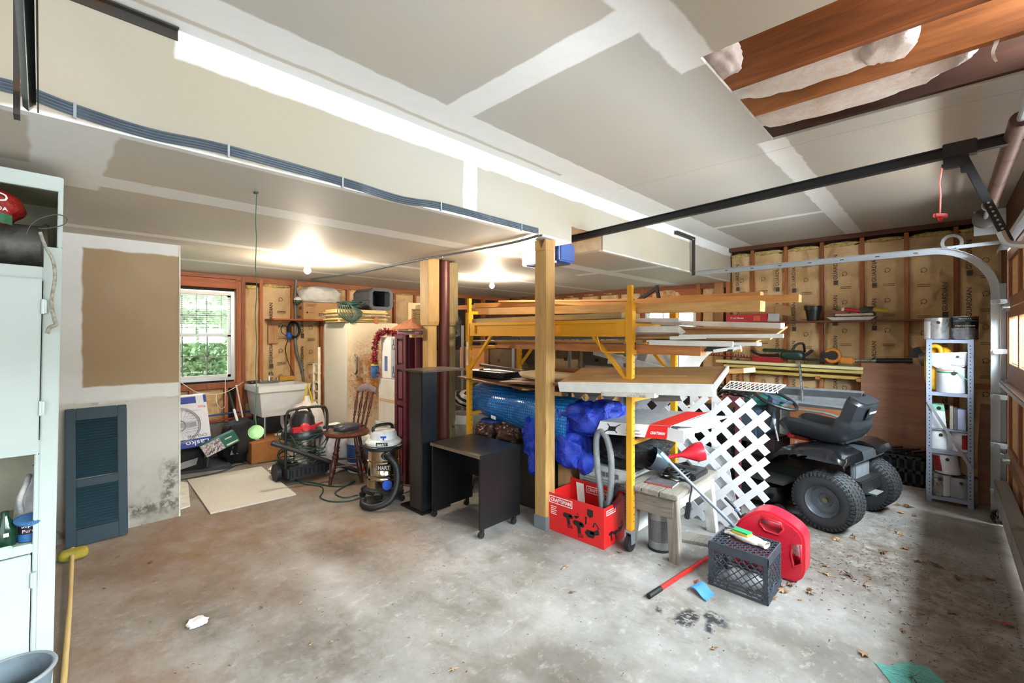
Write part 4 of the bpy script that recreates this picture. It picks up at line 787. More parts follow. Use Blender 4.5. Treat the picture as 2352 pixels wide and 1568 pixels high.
for k in range(11):
    a, b = .1+rnd.random()*.07, .06+rnd.random()*.05; tz = rnd.uniform(-.5, .5); o = cc+V((rnd.uniform(-.03, .03), rnd.uniform(-.05, .05), .012*(k % 6)))
    q.tube([o+V((b*sin(t*pi/9), a*cos(t*pi/9), .02*sin(t*pi/9+tz)*2*tz)) for t in range(18)], .0065, 5, True)
part('coil', q, gcord, tc, smooth=60, kind='stuff')
q = B()
for k in range(6): q.tube(spline([V((-4.985, 2.36+.02*k, fh+.2)), V((-4.96, 2.33+.035*k, fh+.1)), V((-4.955, 2.47+.012*k, fh+.01)), V((-4.965, 2.53+.02*k, fh+.12)), V((-5.0, 2.5, fh+.2))], 5), .006, 5)
part('hanging_loop', q, gcord, tc, smooth=60, kind='stuff'); part('plug', B().box(-4.96, -4.93, 2.47, 2.51, fh-.01, fh+.03), gcord, tc, .004)
pc = thing('pet_carrier', 'dark grey plastic pet carrier without its door, on the suitcase', 'carrier', (-5.2, 2.9, fh+.16)); X0, X1, Y0, Y1, Z0, Z1 = -5.45, -5.04, 2.76, 3.09, fh+.16, fh+.43
def oct_(y0, y1, z0, z1, c): return [(y0+c, z0), (y1-c, z0), (y1, z0+c), (y1, z1-c), (y1-c, z1), (y0+c, z1), (y0, z1-c), (y0, z0+c)]
o1, o2 = oct_(Y0, Y1, Z0, Z1, .05), oct_(Y0+.05, Y1-.05, Z0+.045, Z1-.035, .02); gp = plain('3f4247', .5)
part('lower_half', B().ring([[(x, p[0], p[1]) for p in o] for x, o in ((X0, o1), (X1, o1), (X1, o2), (X0+.05, o2))]), gp, pc, .004)
part('seam_flange', B().box(X0-.008, X1+.006, Y0-.012, Y0+.002, Z0+.12, Z0+.14).box(X0-.008, X1+.006, Y1-.002, Y1+.012, Z0+.12, Z0+.14), gp, pc)
lb = wood('c2a57a', '957245', 2, 1.2, .6)
T = thing('wood_shutter', 'narrow louvred wooden shutter stood behind the pet carrier', 'shutter', (-5.0, 3.35, 1.2)); o = V((-5.0, 3.28, 1.02)); 
part('frame', B().box(-5.02, -4.99, 3.28, 3.33, .02, 1.9).box(-5.02, -4.99, 3.5, 3.55, .02, 1.9).box(-5.02, -4.99, 3.33, 3.5, 1.82, 1.9), lb, T)
for k in range(26): part('slat', B().obox(V((-5.015, 3.33, 1.05+k*.03)), ZY*.17, V((.012, 0, .024)), V((.003, 0, 0))), wood('a98d60', '7d6238', 1, 1.2), T)
solid('wood_board', 'pale upright board just left of the first timber post', 'board', B().box(-4.9, -4.86, 3.5, 3.6, .004, 1.9), lb, .003)
blobthing('rubbish_bag', 'black rubbish bag behind the timber posts at head height', 'bag', (-5.1, 3.95, 1.55), (.22, .22, .3), film('121214', None, .2, 8.), 3, .15, 2.5, 1.26); solid('dark_locker', 'dark brown locker standing behind the timber posts', 'cabinet', B().box(-5.5, -4.85, 3.72, 4.3, .004, 1.26), plain('2a1f17', .6), .004)
# pale ladder frame and sticks left of the fridge
ld = thing('wooden_ladder', 'white wooden ladder frame leaning on the left side of the old refrigerator', 'ladder', (-5.7, 2.4, 0)); pw_ = plain('dcd0ba', .6)
for dx in (-.05, -.2): part('rail', B().bar((-5.52+dx, 2.38, .01), (-5.62+dx, 2.42, 1.33 if dx > -.1 else 1.12), .03, .03), pw_, ld)
for k in range(9): part('rung', B().bar((-5.57-.008*k, 2.385+.004*k, .2+.115*k), (-5.72-.008*k, 2.385+.004*k, .2+.115*k), .02, .02), pw_, ld)
solid('wood_stick', 'bare wooden strip stood beside the white ladder frame', 'board', B().bar((-5.78, 2.36, .01), (-5.86, 2.44, 1.0), .05, .02), lb)
wbag = film('d9cbc4', 'e6dfda', .35, 7., .5)
c = onz(712, 1050); T = blobthing('rubbish_bag', 'white rubbish bag with yellow ties beside the laundry tub', 'bag', (c.x-.02, c.y-.03, .33), (.17, .2, .36), wbag, 14, .12, 2.2, .004, .9); tz = .66
part('drawstring', B().tube(spline([V((c.x-.02, c.y-.08, tz-.02)), V((c.x-.0, c.y-.04, tz+.2)), V((c.x-.01, c.y-.02, tz+.21)), V((c.x-.0, c.y+.03, tz-.01))], 5), .008, 6).tube(spline([V((c.x-.02, c.y-.05, tz)), V((c.x-.02, c.y-.03, tz+.2)), V((c.x-.02, c.y+.06, tz-.02))], 5), .008, 6), plain('d8b820', .5), T, smooth=60)
part('gathered_neck', B().lathe([(.14, tz-.14), (.07, tz-.02), (.04, tz+.05), (.03, tz+.09)], (c.x-.02, c.y-.03, 0), ZZ, 14), wbag, T, smooth=60)
c = onz(765, 1060); blobthing('rubbish_bag', 'bulging white rubbish bag behind the turned wooden chair', 'bag', (-4.82, 2.24, .24), (.13, .19, .28), wbag, 15, .14, 2.4, .004, .85)
bc_ = onx(722, 890, -6.0); T = thing('hand_pump', 'black looped tool hanging behind the white rubbish bag', 'tool', bc_-ZZ*.1); part('loop', B().tube([bc_+V((0, .045*cos(t*pi/9), .07*sin(t*pi/9))) for t in range(18)], .01, 6, True), blackm, T, smooth=60); part('shaft', B().bar(bc_-ZZ*.07, V((bc_.x+.1, bc_.y+.1, .01)), .02, .02), blackm, T)
# shop vacuum on its cart
vx, vy = -4.86, 1.90; v1 = thing('shop_vacuum', 'black wet dry vacuum on a wheeled cart with tube handle, wrapped in green cord', 'vacuum', (vx, vy, 0))
steel = plain('b9b6ae', .18, 1., var=.1, scale=4); part('drum', B().lathe([(.16, .16), (.165, .18), (.165, .43)], (vx, vy, 0), ZZ, 32), steel, v1, smooth=40)
part('lid', B().lathe([(.2, .42), (.205, .45), (.19, .5), (.14, .53), (.12, .56), (.115, .62), (.09, .67), (.03, .69)], (vx, vy, 0), ZZ, 32), plain('24252a', .3), v1, smooth=40)
part('carry_handle', B().tube(spline([V((vx, vy-.07, .66)), V((vx, vy-.04, .72)), V((vx, vy+.05, .72)), V((vx, vy+.09, .65))], 5), .014, 8), blackp, v1, smooth=60)
red = plain('c21f2a', .35); q = B().lathe([(.05, -.02), (.055, 0), (.035, .02)], (vx+.15, vy-.03, .535), (1, 0, .2), 20).box(vx+.1, vx+.16, vy-.15, vy+.07, .5, .55).bar((vx+.14, vy+.05, .54), (vx+.1, vy+.17, .56), .02, .02); part('latch', q, red, v1, .004)
part('cart_base', B().box(vx-.2, vx+.19, vy-.21, vy+.21, .04, .17), plain('202226', .5), v1, .02)
for k in range(9): part('vent_slot', B().box(vx+.19, vx+.192, vy-.18+.042*k, vy-.16+.042*k, .07, .14), plain('0a0a0b', .8), v1)
for dy in (-.25, .25): part('wheel', B().cyl((vx-.02, vy+dy-.02, .092), (vx-.02, vy+dy+.02, .092), .09, n=24), blackm, v1, smooth=40)
part('push_handle', B().tube(spline([V((vx+.12, vy-.21, .16)), V((vx+.12, vy-.21, .5)), V((vx+.12, vy-.2, .69)), V((vx+.12, vy-.13, .735)), V((vx+.12, vy+.13, .735)), V((vx+.12, vy+.2, .69)), V((vx+.12, vy+.21, .5)), V((vx+.12, vy+.21, .16))], 6), .013, 8), blackp, v1, smooth=60)
q = B()
for k in range(8): zz_ = .2+.035*k; q.tube([V((vx+(.215+.01*(k % 3))*cos(t*pi/14), vy+(.22+.015*(k % 2))*sin(t*pi/14), zz_+.03*sin(t*pi/7+k)+.03*cos(t*pi/14+k*2))) for t in range(28)], .0055, 5, True)
q.tube(spline([V((vx+.22, vy-.2, .5)), V((vx+.26, vy, .2)), V((vx+.23, vy+.22, .5))], 6), .0055, 5); part('wrapped_cord', q, gcord, v1, smooth=60, kind='stuff')
wa, wb_ = V((vx+.24, vy-.38, .46)), V((vx+.42, vy+.45, .035)); T = thing('vacuum_wand', 'black vacuum tube leaning across the cart of the black vacuum', 'tube', wb_); part('tube', B().cyl(wa, wb_, .021, n=12), blackm, T, smooth=40); part('end_collar', B().cyl(wa, wa+(wb_-wa)*.08, .026, n=12), blackp, T, smooth=40)
# turned wooden swivel chair
cx_, cy_ = -4.47, 2.20; wd_b = wood('5a2a1a', '2f140c', 2, 1., .3, False); ch = thing('wooden_chair', 'dark turned wood chair with spindle back, cluttered seat', 'chair', (cx_, cy_, 0))
part('seat', B().lathe([(.17, .45), (.215, .46), (.225, .48), (.21, .5), (.1, .49), (.001, .485)], (cx_, cy_, 0), ZZ, 36), wood('6b3524', '3c1a10', 1, .8, .3, False), ch, smooth=50)
def turned(p, q, r): p, q = V(p), V(q); L = (q-p).length; return B().lathe([(r*f, L*h) for f, h in ((.7, 0), (1, .12), (.75, .3), (1.3, .34), (.8, .38), (1.35, .42), (.9, .46), (1.5, .6), (1.2, .72), (.8, .78), (1.3, .82), (.9, .86), (.8, 1))], p, q-p, 12)
for a, lab in ((-70, 0), (10, 0), (95, 0), (190, 0)): d = V((cos(R(a)), sin(R(a)), 0)); part('leg', turned(V((cx_, cy_, .45))+d*.13, V((cx_, cy_, .0))+d*.235, .02), wd_b, ch, smooth=45)
for a, b in ((-70, 10), (10, 95), (95, 190)): part('stretcher', B().cyl(V((cx_+.19*cos(R(a)), cy_+.19*sin(R(a)), .17)), V((cx_+.19*cos(R(b)), cy_+.19*sin(R(b)), .17)), .011, n=8), wd_b, ch)
bd = V((-.35, .94, 0)); bs = V((.94, .35, 0))
for k in (-1.5, -.5, .5, 1.5): part('spindle', turned(V((cx_, cy_, .49))+bd*.17+bs*.055*k, V((cx_, cy_, .87))+bd*.27+bs*.07*k, .012), wd_b, ch, smooth=45)
cp_ = [V((cx_, cy_, .89))+bd*(.28+.03*abs(k)**2*.1)+bs*.07*k+ZZ*(.02*cos(k*1.4)) for k in (-1.9, -1.2, -.5, 0, .5, 1.2, 1.9)]
part('crest_rail', B().ring([[p+ZZ*.045, p+bd*.022+ZZ*.035, p+bd*.022-ZZ*.03, p-ZZ*.035, p-bd*.012+ZZ*.0] for p in spline(cp_, 4)]), plain('8a7a78', .15, coat=.6), ch, smooth=50)  # grey of the rail paints the shine on its dark wood
T = thing('cordless_sweeper', 'black and grey hand tool lying on the wooden chair seat', 'tool', (cx_, cy_, .5)); part('body', B().blob((cx_+.06, cy_-.04, .545), (.09, .13, .042), 3, .1, 2., 3, .503, .7), plain('38393c', .35), T, smooth=60); part('nozzle', B().bar((cx_-.12, cy_-.2, .54), (cx_+.0, cy_-.04, .55), .04, .03), blackp, T, .006); part('cord', B().tube(spline([V((cx_+.02, cy_+.08, .56)), V((cx_+.1, cy_+.12, .54)), V((cx_+.02, cy_+.17, .53)), V((cx_-.05, cy_+.1, .52))], 6), .007, 6), blackm, T, smooth=60); part('switch', B().box(cx_+.05, cx_+.1, cy_+.06, cy_+.1, .54, .57), red, T, .004)
ck = thing('water_cooler', 'blue and white plastic cooler jug under the wooden chair', 'cooler', (-4.62, 2.42, 0)); part('body', B().lathe([(.12, .005), (.13, .02), (.13, .12)], (-4.62, 2.42, 0), ZZ, 28), plain('d8d5cc', .4), ck, smooth=40); part('band', B().lathe([(.131, .12), (.135, .13), (.135, .3), (.131, .31)], (-4.62, 2.42, 0), ZZ, 28), plain('2c4f86', .4), ck, smooth=40); part('lid', B().lathe([(.132, .31), (.134, .36), (.1, .385), (.03, .39)], (-4.62, 2.42, 0), ZZ, 28), plain('dcdad2', .4), ck, smooth=40); part('spigot', B().cyl((-4.5, 2.38, .06), (-4.45, 2.37, .06), .015), red, ck)
# steel vacuum
vx, vy = -3.70, 2.17; v2 = thing('shop_vacuum', 'stainless steel wet dry vacuum with white and blue head, black hose loop', 'vacuum', (vx, vy, 0)); st2 = plain('c4b39a', .16, 1., var=.12, scale=3)
pr_ = [(.15, .1), (.152, .12)]
for z in (.2, .24): pr_ += [(.148, z-.008), (.154, z), (.148, z+.008)]
pr_ += [(.148, .36), (.153, .365), (.147, .372), (.147, .46)]
part('drum', B().lathe(pr_, (vx, vy, 0), ZZ, 40), st2, v2, smooth=40); part('rim', B().lathe([(.155, .455), (.17, .465), (.17, .49), (.155, .5)], (vx, vy, 0), ZZ, 40), blackp, v2, smooth=40)
part('head', B().lathe([(.155, .5), (.16, .52), (.14, .545), (.12, .55), (.115, .6), (.1, .62), (.03, .625)], (vx, vy, 0), ZZ, 36), plain('dfe0e2', .35), v2, smooth=45)
part('carry_handle', B().tube(spline([V((vx-.02, vy-.09, .6)), V((vx-.02, vy-.08, .66)), V((vx-.02, vy+.08, .66)), V((vx-.02, vy+.1, .6))], 5), .015, 8), blackp, v2, smooth=60)
nx_ = V((.72, -.69, 0)); tx_ = V((.69, .72, 0))
part('emblem', B().obox(V((vx, vy, .572))+nx_*.115-tx_*.0, tx_*.05, ZZ*.016, nx_*.006).obox(V((vx, vy, .553))+nx_*.117+tx_*.02, tx_*.012, ZZ*.03, nx_*.006), plain('2452b8', .4), v2)
part('badge', B().obox(V((vx, vy, .508))+nx_*.152-tx_*.03, tx_*.1, ZZ*.03, nx_*.006), blackm, v2); text('HART', V((vx, vy, .515))+nx_*.159-tx_*.02, tx_, ZZ, .08, white, v2, .017)
part('badge', B().obox(V((vx, vy, .29))+nx_*.146-tx_*.02, tx_*.12, ZZ*.055, nx_*.005), blackm, v2); text('HART', V((vx, vy, .3))+nx_*.152-tx_*.012, tx_, ZZ, .1, plain('cfc9bf', .4), v2, .034)
part('drain_cap', B().cyl(V((vx, vy, .165))+nx_*.12+tx_*.06, V((vx, vy, .165))+nx_*.165+tx_*.07, .042, n=24), plain('2358c4', .35), v2, .005, 40)
part('base', B().lathe([(.15, .07), (.175, .08), (.175, .11), (.152, .13)], (vx, vy, 0), ZZ, 36), blackp, v2, smooth=40)
for a in (20, -45, 130, -140):
    d = V((cos(R(a)), sin(R(a)), 0)); c = V((vx, vy, 0))+d*.2; part('caster', B().bar(V((vx, vy, .09))+d*.14, c+ZZ*.07, .07, .05).cyl(c+V((-.02, 0, .028)), c+V((.02, 0, .028)), .027, n=14), blackm, v2, .006)
hs = [V((vx, vy, .42))+nx_*.15+tx_*.05, V((vx, vy, .43))+nx_*.2+tx_*.09, V((vx, vy, .34))+nx_*.21+tx_*.16, V((vx, vy, .2))+nx_*.24+tx_*.17, V((vx, vy, .08))+nx_*.29+tx_*.12, V((vx, vy, .035))+nx_*.32+tx_*.0, V((vx, vy, .04))+nx_*.28-tx_*.1, V((vx, vy, .05))+nx_*.2-tx_*.13]
hp = spline(hs, 16); part('hose', B().tube(hp, [.026+.003*(k % 2) for k in range(len(hp))], 12), blackm, v2, smooth=60); part('inlet', B().cyl(V((vx, vy, .42))+nx_*.13+tx_*.04, V((vx, vy, .425))+nx_*.19+tx_*.07, .034), blackp, v2)
T = thing('vacuum_wand', 'black vacuum tube slanting from the steel vacuum to the dark board column', 'tube', (-3.45, 2.4, 0)); part('tube', B().cyl((-3.98, 2.62, .24), (-3.36, 2.32, .03), .024, n=12), blackm, T, smooth=40); part('nozzle', B().cyl((-3.42, 2.35, .05), (-3.36, 2.32, .03), .03, .034, 12), blackp, T)
# cords on the floor
def floorcord(label, pix, r=.006, m=None):
    p = [onz(u, v, r+.0015) for u, v in pix]; T = thing('extension_cord', label, 'cord', p[0]); part('cord', B().tube(spline(p, 7), r, 6), m or gcord, T, smooth=60); return T
floorcord('green cord running from the partition past the floor board to a small loop', [(400, 1104), (450, 1095), (510, 1082), (545, 1068), (575, 1062), (580, 1054), (562, 1052), (556, 1062), (590, 1063), (640, 1056)])
floorcord('green cord curling over the pale floor board and on to the steel vacuum', [(640, 1088), (600, 1086), (582, 1098), (590, 1112), (640, 1114), (700, 1106), (760, 1116), (800, 1114), (815, 1104), (790, 1118), (770, 1132), (790, 1142), (822, 1136)])
floorcord('green cord trailing from the cart vacuum round to the steel vacuum', [(650, 1080), (690, 1108), (735, 1116), (742, 1128), (736, 1142), (760, 1151), (800, 1150), (830, 1142)])
floorcord('thin black cord on the floor right of the steel vacuum', [(905, 1108), (940, 1116), (952, 1112), (945, 1125), (915, 1136)], .004, blackm)
solid('paper_tag', 'white paper tag on the floor beside the cart vacuum wheel', 'paper', B().obox(onz(615, 1078, .002), V((.1, .05, 0)), V((-.02, .06, .03)), ZZ*.001), white)
# ================= centre: desk, board column, panelled shutter =================
desk_m = plain('131315', .32, var=.1, bump=.03); dedge = plain('6d5a4a', .4)
D = thing('rolling_desk', 'small black desk cart on casters in the middle of the floor', 'desk', (-2.735, 2.43, 0)); x0, x1, y0, y1 = -3.03, -2.44, 2.215, 2.65
part('top', B().box(x0-.005, x1+.005, y0-.01, y1, .585, .612), desk_m, D, .002); part('lit_edge_strip', B().box(x0-.005, x1+.005, y0-.0125, y0-.0102, .587, .61), dedge, D)  # front strip browner than the top: light on the edge put into colour
part('side_panel', B().box(x0, x0+.018, y0, y1-.005, .06, .584), desk_m, D, .002); part('side_panel', B().box(x1-.018, x1, y0, y1-.005, .06, .584), desk_m, D, .002); part('modesty_panel', B().box(x0+.019, x1-.019, y1-.1, y1-.085, .3, .584), desk_m, D)
for x in (x0+.01, x1-.01):
    for y in (y0+.03, y1-.06): part('caster', B().cyl((x-.012, y-.012, .025), (x+.012, y-.012, .025), .024, n=16).box(x-.008, x+.008, y-.012, y+.012, .03, .06), blackm, D, smooth=40)
T = thing('board_column', 'dark brown column of two tall boards with a flat top, left of the black desk', 'board', (-3.2, 2.28, 0)); dbm = plain('2c2725', .4, var=.12); nvy = plain('11151c', .3)
part('base_plate', B().box(-3.42, -3.10, 2.17, 2.47, .002, .02), desk_m, T, .002); part('side_board', B().box(-3.31, -3.142, 2.19, 2.208, .02, 1.175), dbm, T, .002); part('front_board', B().box(-3.142, -3.122, 2.19, 2.34, .02, 1.175), nvy, T, .002); part('side_board', B().box(-3.31, -3.142, 2.322, 2.34, .02, 1.175), dbm, T)
part('top_plate', B().box(-3.42, -3.09, 2.17, 2.62, 1.176, 1.192), plain('4b4038', .35), T, .002)
M_ = plain('5d2530', .35, var=.12, coat=.2); Md = plain('42171f', .4)
SH = thing('panelled_shutter', 'maroon raised panel shutter standing behind the dark board column', 'shutter', (-3.85, 2.56, 0)); sx0, sx1, sy = -4.06, -3.86, 2.52
part('board', B().box(sx0, sx1, sy, sy+.03, .004, 1.49), Md, SH, .002); fr = B().box(sx0, sx0+.045, sy-.014, sy, .004, 1.49).box(sx1-.045, sx1, sy-.014, sy, .004, 1.49)
zz = [.05, .42, .80, 1.16, 1.47]
for z in zz: fr.box(sx0+.045, sx1-.045, sy-.014, sy, z-.022, z+.022)
part('frame', fr, M_, SH, .002)
for a, b in zip(zz[:-1], zz[1:]): part('raised_panel', B().box(sx0+.058, sx1-.058, sy-.01, sy, a+.04, b-.04), plain('6b3540', .35), SH, .006)
T = thing('open_crate_cabinet', 'narrow maroon cabinet with an open brown back beside the panelled shutter', 'cabinet', (-3.8, 2.5, 0)); part('side_panel', B().box(-3.85, -3.835, 2.53, 2.66, .004, 1.46), M_, T); part('side_panel', B().box(-3.735, -3.72, 2.53, 2.66, .004, 1.46), M_, T); part('back', B().box(-3.834, -3.736, 2.65, 2.66, .004, 1.46), wood('9a7a45', '5a4020', 2, 1.), T); part('top', B().box(-4.0, -3.69, 2.49, 2.67, 1.492, 1.53), plain('8d5d66', .4), T, .008)
hat = solid('leather_hide', 'orange brown stiff hide folded to a peak on top of the maroon shutter', 'leather', B().add([(-4.16, 2.48, 1.535), (-3.6, 2.42, 1.545), (-3.66, 2.62, 1.55), (-4.0, 2.7, 1.545), (-3.82, 2.56, 1.66)], [(0, 1, 4), (1, 2, 4), (2, 3, 4), (3, 0, 4), (3, 2, 1, 0)]), plain('a5643a', .75, var=.2, scale=20, bump=.3), .004)
# stacked white cartons with tinsel
wc = plain('d6cfc4', .5, var=.1, scale=3)
def carton(lab, x0, x1, y0, y1, z0, z1, m, name='cardboard_box'): T = thing(name, lab, 'box', ((x0+x1)/2, (y0+y1)/2, z0)); part('carton', B().box(x0, x1, y0, y1, z0, z1), m, T, .003); return T
T = carton('white crinkled carton on the floor behind the steel vacuum, lowest of its stack', -4.45, -4.09, 2.52, 2.8, .004, .55, wc); part('flap_edge', B().box(-4.46, -4.085, 2.51, 2.52, .53, .56), white, T)
T = carton('white wrapped carton in the middle of the stack behind the turned chair', -4.42, -4.1, 2.53, 2.8, .56, 1.02, wc); part('tape_strip', B().box(-4.42, -4.1, 2.5285, 2.53, .78, .81), plain('c9a578', .4), T)
T = carton('grey and white appliance carton on top of the white stack, under tinsel', -4.40, -4.1, 2.55, 2.74, 1.024, 1.46, plain('d9d6d2', .5, var=.03)); part('printed_side', B().box(-4.0995, -4.0988, 2.55, 2.74, 1.03, 1.455), plain('9a9ea4', .5), T); part('printed_side', B().box(-4.2, -4.1, 2.5485, 2.5495, 1.03, 1.455), plain('9a9ea4', .5), T)
for z in (1.07, 1.36): r_ = ringmark(V((-4.15, 2.5478, z)), ZX, ZZ, .022); part('printed_emblem', r_, plain('26324a', .5), T)
text('B&D', (-4.14, 2.5478, 1.1), ZZ, -ZX, .06, plain('26324a', .5), T); text('B&D', (-4.14, 2.5478, 1.39), ZZ, -ZX, .05, plain('26324a', .5), T); part('printed_picture', B().box(-4.33, -4.27, 2.5485, 2.5495, 1.1, 1.26), plain('5a6a94', .5), T)
T = thing('tinsel_garland', 'red and silver tinsel garland draped over the appliance carton', 'garland', (-4.41, 2.52, 1.05)); tp = spline([V((-4.2, 2.6, 1.5)), V((-4.32, 2.53, 1.52)), V((-4.41, 2.5, 1.44)), V((-4.43, 2.49, 1.25)), V((-4.42, 2.5, 1.06))], 10)
q, q2 = B(), B(); rnd = random.Random(3)
for k in range(900):
    p = rnd.choice(tp); d = V((rnd.gauss(0, 1), rnd.gauss(0, 1), rnd.gauss(0, 1))).normalized(); e = d.orthogonal()*.009; (q if k % 3 else q2).add([p-e, p+e, p+d*.05], [(0, 1, 2)])
part('tinsel', q, plain('a81a20', .3, .2), T, kind='stuff'); part('tinsel', q2, plain('d8c8c0', .2, .8), T, kind='stuff'); part('core', B().tube(tp, .018, 7), plain('8e1418', .4), T, smooth=60)
T = thing('spray_bottle', 'blue labelled container beside the appliance carton, over the turned chair', 'container', (-4.47, 2.62, 1.024)); part('body', B().lathe([(.03, 0), (.04, .01), (.045, .12), (.03, .13)], (-4.44, 2.5, 1.024), ZZ, 18), plain('3f78b8', .4), T, smooth=50); part('cap', B().cyl((-4.44, 2.5, 1.154), (-4.44, 2.5, 1.17), .046), plain('a8b04a', .5), T)
# ================= scaffold =================
yel = rusty('e0a021', 'b87718', .28, .4, .1, 5.); S = thing('rolling_scaffold', 'yellow steel rolling scaffold loaded with lumber', 'scaffold', (-2.42, 3.18, 0)); LX, RX, NYs, FYs = -3.27, -1.57, 2.83, 3.53; hd = plain('2a1c08', .8)
for x in (LX, RX):
    for y in (NYs, FYs):
        up = part('upright', B().box(x-.022, x+.022, y-.022, y+.022, .14, 1.70).box(x-.017, x+.017, y-.017, y+.017, 1.70, 1.835), yel, S, .003)
        hb = B()
        for k in range(34): z = .2+k*.048; hb.cyl((x+.0221, y+.008, z), (x+.0228, y+.008, z), .0048, n=8)
        part('pin_hole', hb, hd, up, kind='stuff'); part('sleeve', B().box(x-.027, x+.027, y-.027, y+.027, 1.44, 1.70), yel, up, .003)
        cs = part('caster', B().cyl((x-.018, y-.01, .052), (x+.018, y-.01, .052), .052, n=22), blackm, S, smooth=40); part('fork', B().box(x-.028, x-.02, y-.03, y+.02, .05, .13).box(x+.02, x+.028, y-.03, y+.02, .05, .13).box(x-.028, x+.028, y-.03, y+.02, .125, .14), gal, cs)
    for z in (.30, .74, 1.04, 1.37, 1.56, 1.70): part('rung', B().box(x-.012, x+.012, NYs+.022, FYs-.022, z-.014, z+.014), yel, S)
for y in (NYs, FYs):
    sgn = -1 if y == NYs else 1
    part('side_rail', B().box(LX+.1, RX-.1, y-.006, y+.006, 1.495, 1.58).box(LX+.028, RX-.028, y-.02, y+.02, 1.575, 1.6).box(LX+.028, RX-.028, y-.02, y+.02, 1.478, 1.498), yel, S, .002)
    for x, s_ in ((LX, 1), (RX, -1)):
        part('corner_plate', B().box(min(x+s_*.028, x+s_*.1), max(x+s_*.028, x+s_*.1), y-.022, y+.022, 1.478, 1.6), yel, S, .003)
        part('brace', B().bar((x+s_*.02, y, 1.17), (x+s_*.3, y, 1.48), .024, .024), yel, S)
    hk_ = [V((RX-.25, y-.03, 1.48)), V((RX-.22, y-.035, 1.40)), V((RX-.19, y-.035, 1.37)), V((RX-.03, y-.03, 1.37))]; part('lock_hook', B().tube(spline(hk_, 5), .006, 6), yel, S, smooth=60)
part('label', B().box(LX-.0235, LX-.0228, NYs-.012, NYs+.012, 1.2, 1.42), white, S); part('label', B().box(LX-.015, LX+.012, NYs-.0245, NYs-.0235, 1.2, 1.42), plain('cfc8b8', .5), S)
q = B().slab(lambda i, j: V((-3.42+i*1.86, 2.80+j*.72, 1.085-.035*sin(i*pi)*(1-.3*j))), 16, 3, (0, 0, -.012)); solid('plywood_deck', 'sagging brown plywood deck on the lower rungs of the yellow scaffold', 'board', q, wood('7a4f34', '4a2c1b', 0, .8, .6, False), smooth=30)
# --- lumber ---
W1, W2, W3 = wood('d29a58', 'a8703a', 0, .7, .6), wood('d8ac70', 'b07c44', 0, .8, .6), wood('c4824a', '8f5428', 0, .8, .6); WG = wood('a59668', '6f6040', 0, .7, .65); WH = plain('e6e5e2', .5, var=.06); TN = wood('bf9560', '9a7140', 0, .5, .6); MD = plain('b8905f', .7)
def board(lab, a, b, ya, yb, wd, th, m, name='lumber_board', up=(0, 0, 1), tw=0.):
    p, q = ony(a[0], a[1], ya), ony(b[0], b[1], yb); return solid(name, lab, 'board', B().bar(p, q, wd, th, up, tw), m, .002)
board('long pine board at top right of the scaffold load, reaching furthest right', (1095, 702), (1838, 685), 3.12, 3.2, .09, .045, W1)
board('pine board rising slightly, second from the top right of the scaffold', (1180, 703), (1750, 677), 3.34, 3.3, .07, .04, W1)
board('thick front pine board along the top of the scaffold load', (1085, 716), (1752, 703), 2.98, 2.93, .1, .062, W2)
board('thin pale pine strip on top of the load, left of the lone timber post', (1150, 692), (1450, 690), 3.06, 3.05, .07, .016, W2)
board('reddish old board behind the front pine board, at the left upright', (1040, 707), (1330, 698), 3.42, 3.4, .09, .05, W3)
board('grey green fencing board lying above the yellow side rail', (1090, 738), (1436, 724), 2.9, 2.92, .12, .042, WG)
board('dark flat board under the grey green fencing board', (1140, 742), (1430, 731), 3.15, 3.1, .14, .03, plain('3a3328', .6))
q = B(); blobthing('paper_roll', 'crumpled brown paper wrap between the boards near the top of the scaffold', 'paper', ony(1240, 722, 3.15), (.75, .07, .05), plain('6d5640', .6, var=.4, scale=12), 4, .25, 3., None, .6)
board('grey steel conduit under the yellow side rail', (1128, 777), (1440, 774), 2.93, 2.93, .03, .03, plain('6b7178', .35, .6), 'conduit_pipe')
board('pale wooden lath under the conduit on the scaffold', (1140, 783), (1480, 784), 2.98, 2.95, .06, .018, W2)
board('reddish timber with a pale sawn end on the scaffold', (1150, 791), (1616, 806), 3.0, 2.92, .09, .062, W3)
board('white aluminium trim strip right of the near upright', (1300, 736), (1562, 735), 3.05, 3.05, .05, .028, WH, 'trim_strip')
board('long white trim strip with a bare wood end on the scaffold', (1500, 740), (1798, 748), 3.15, 2.98, .05, .032, WH, 'trim_strip')
board('dull metal strip sloping behind the white trim', (1470, 743), (1640, 758), 3.25, 3.35, .03, .02, plain('8f9698', .4, .5), 'trim_strip')
board('broad white board beside the near yellow upright', (1330, 764), (1572, 766), 3.02, 3.0, .18, .045, WH, up=(0, .35, 1))
board('wide tan board with a white front edge sticking out to the right', (1480, 764), (1790, 764), 3.05, 2.98, .3, .012, MD, up=(0, -.25, 1)); board('white front edging strip of the wide tan board', (1560, 772), (1800, 771), 2.84, 2.80, .012, .022, WH, 'trim_strip')
board('white moulding under the wide tan board', (1540, 776), (1620, 774), 2.84, 2.84, .03, .022, WH, 'trim_strip')
board('broken tan board beneath the wide tan board', (1500, 782), (1748, 780), 3.0, 2.95, .16, .012, MD, up=(0, -.2, 1))
board('white painted strip low in the stack of offcuts', (1492, 786), (1684, 790), 2.88, 2.85, .02, .034, WH, 'trim_strip')
board('splintered white strip end, right of the offcut stack', (1660, 789), (1745, 790), 2.9, 2.88, .06, .02, WH, 'trim_strip')
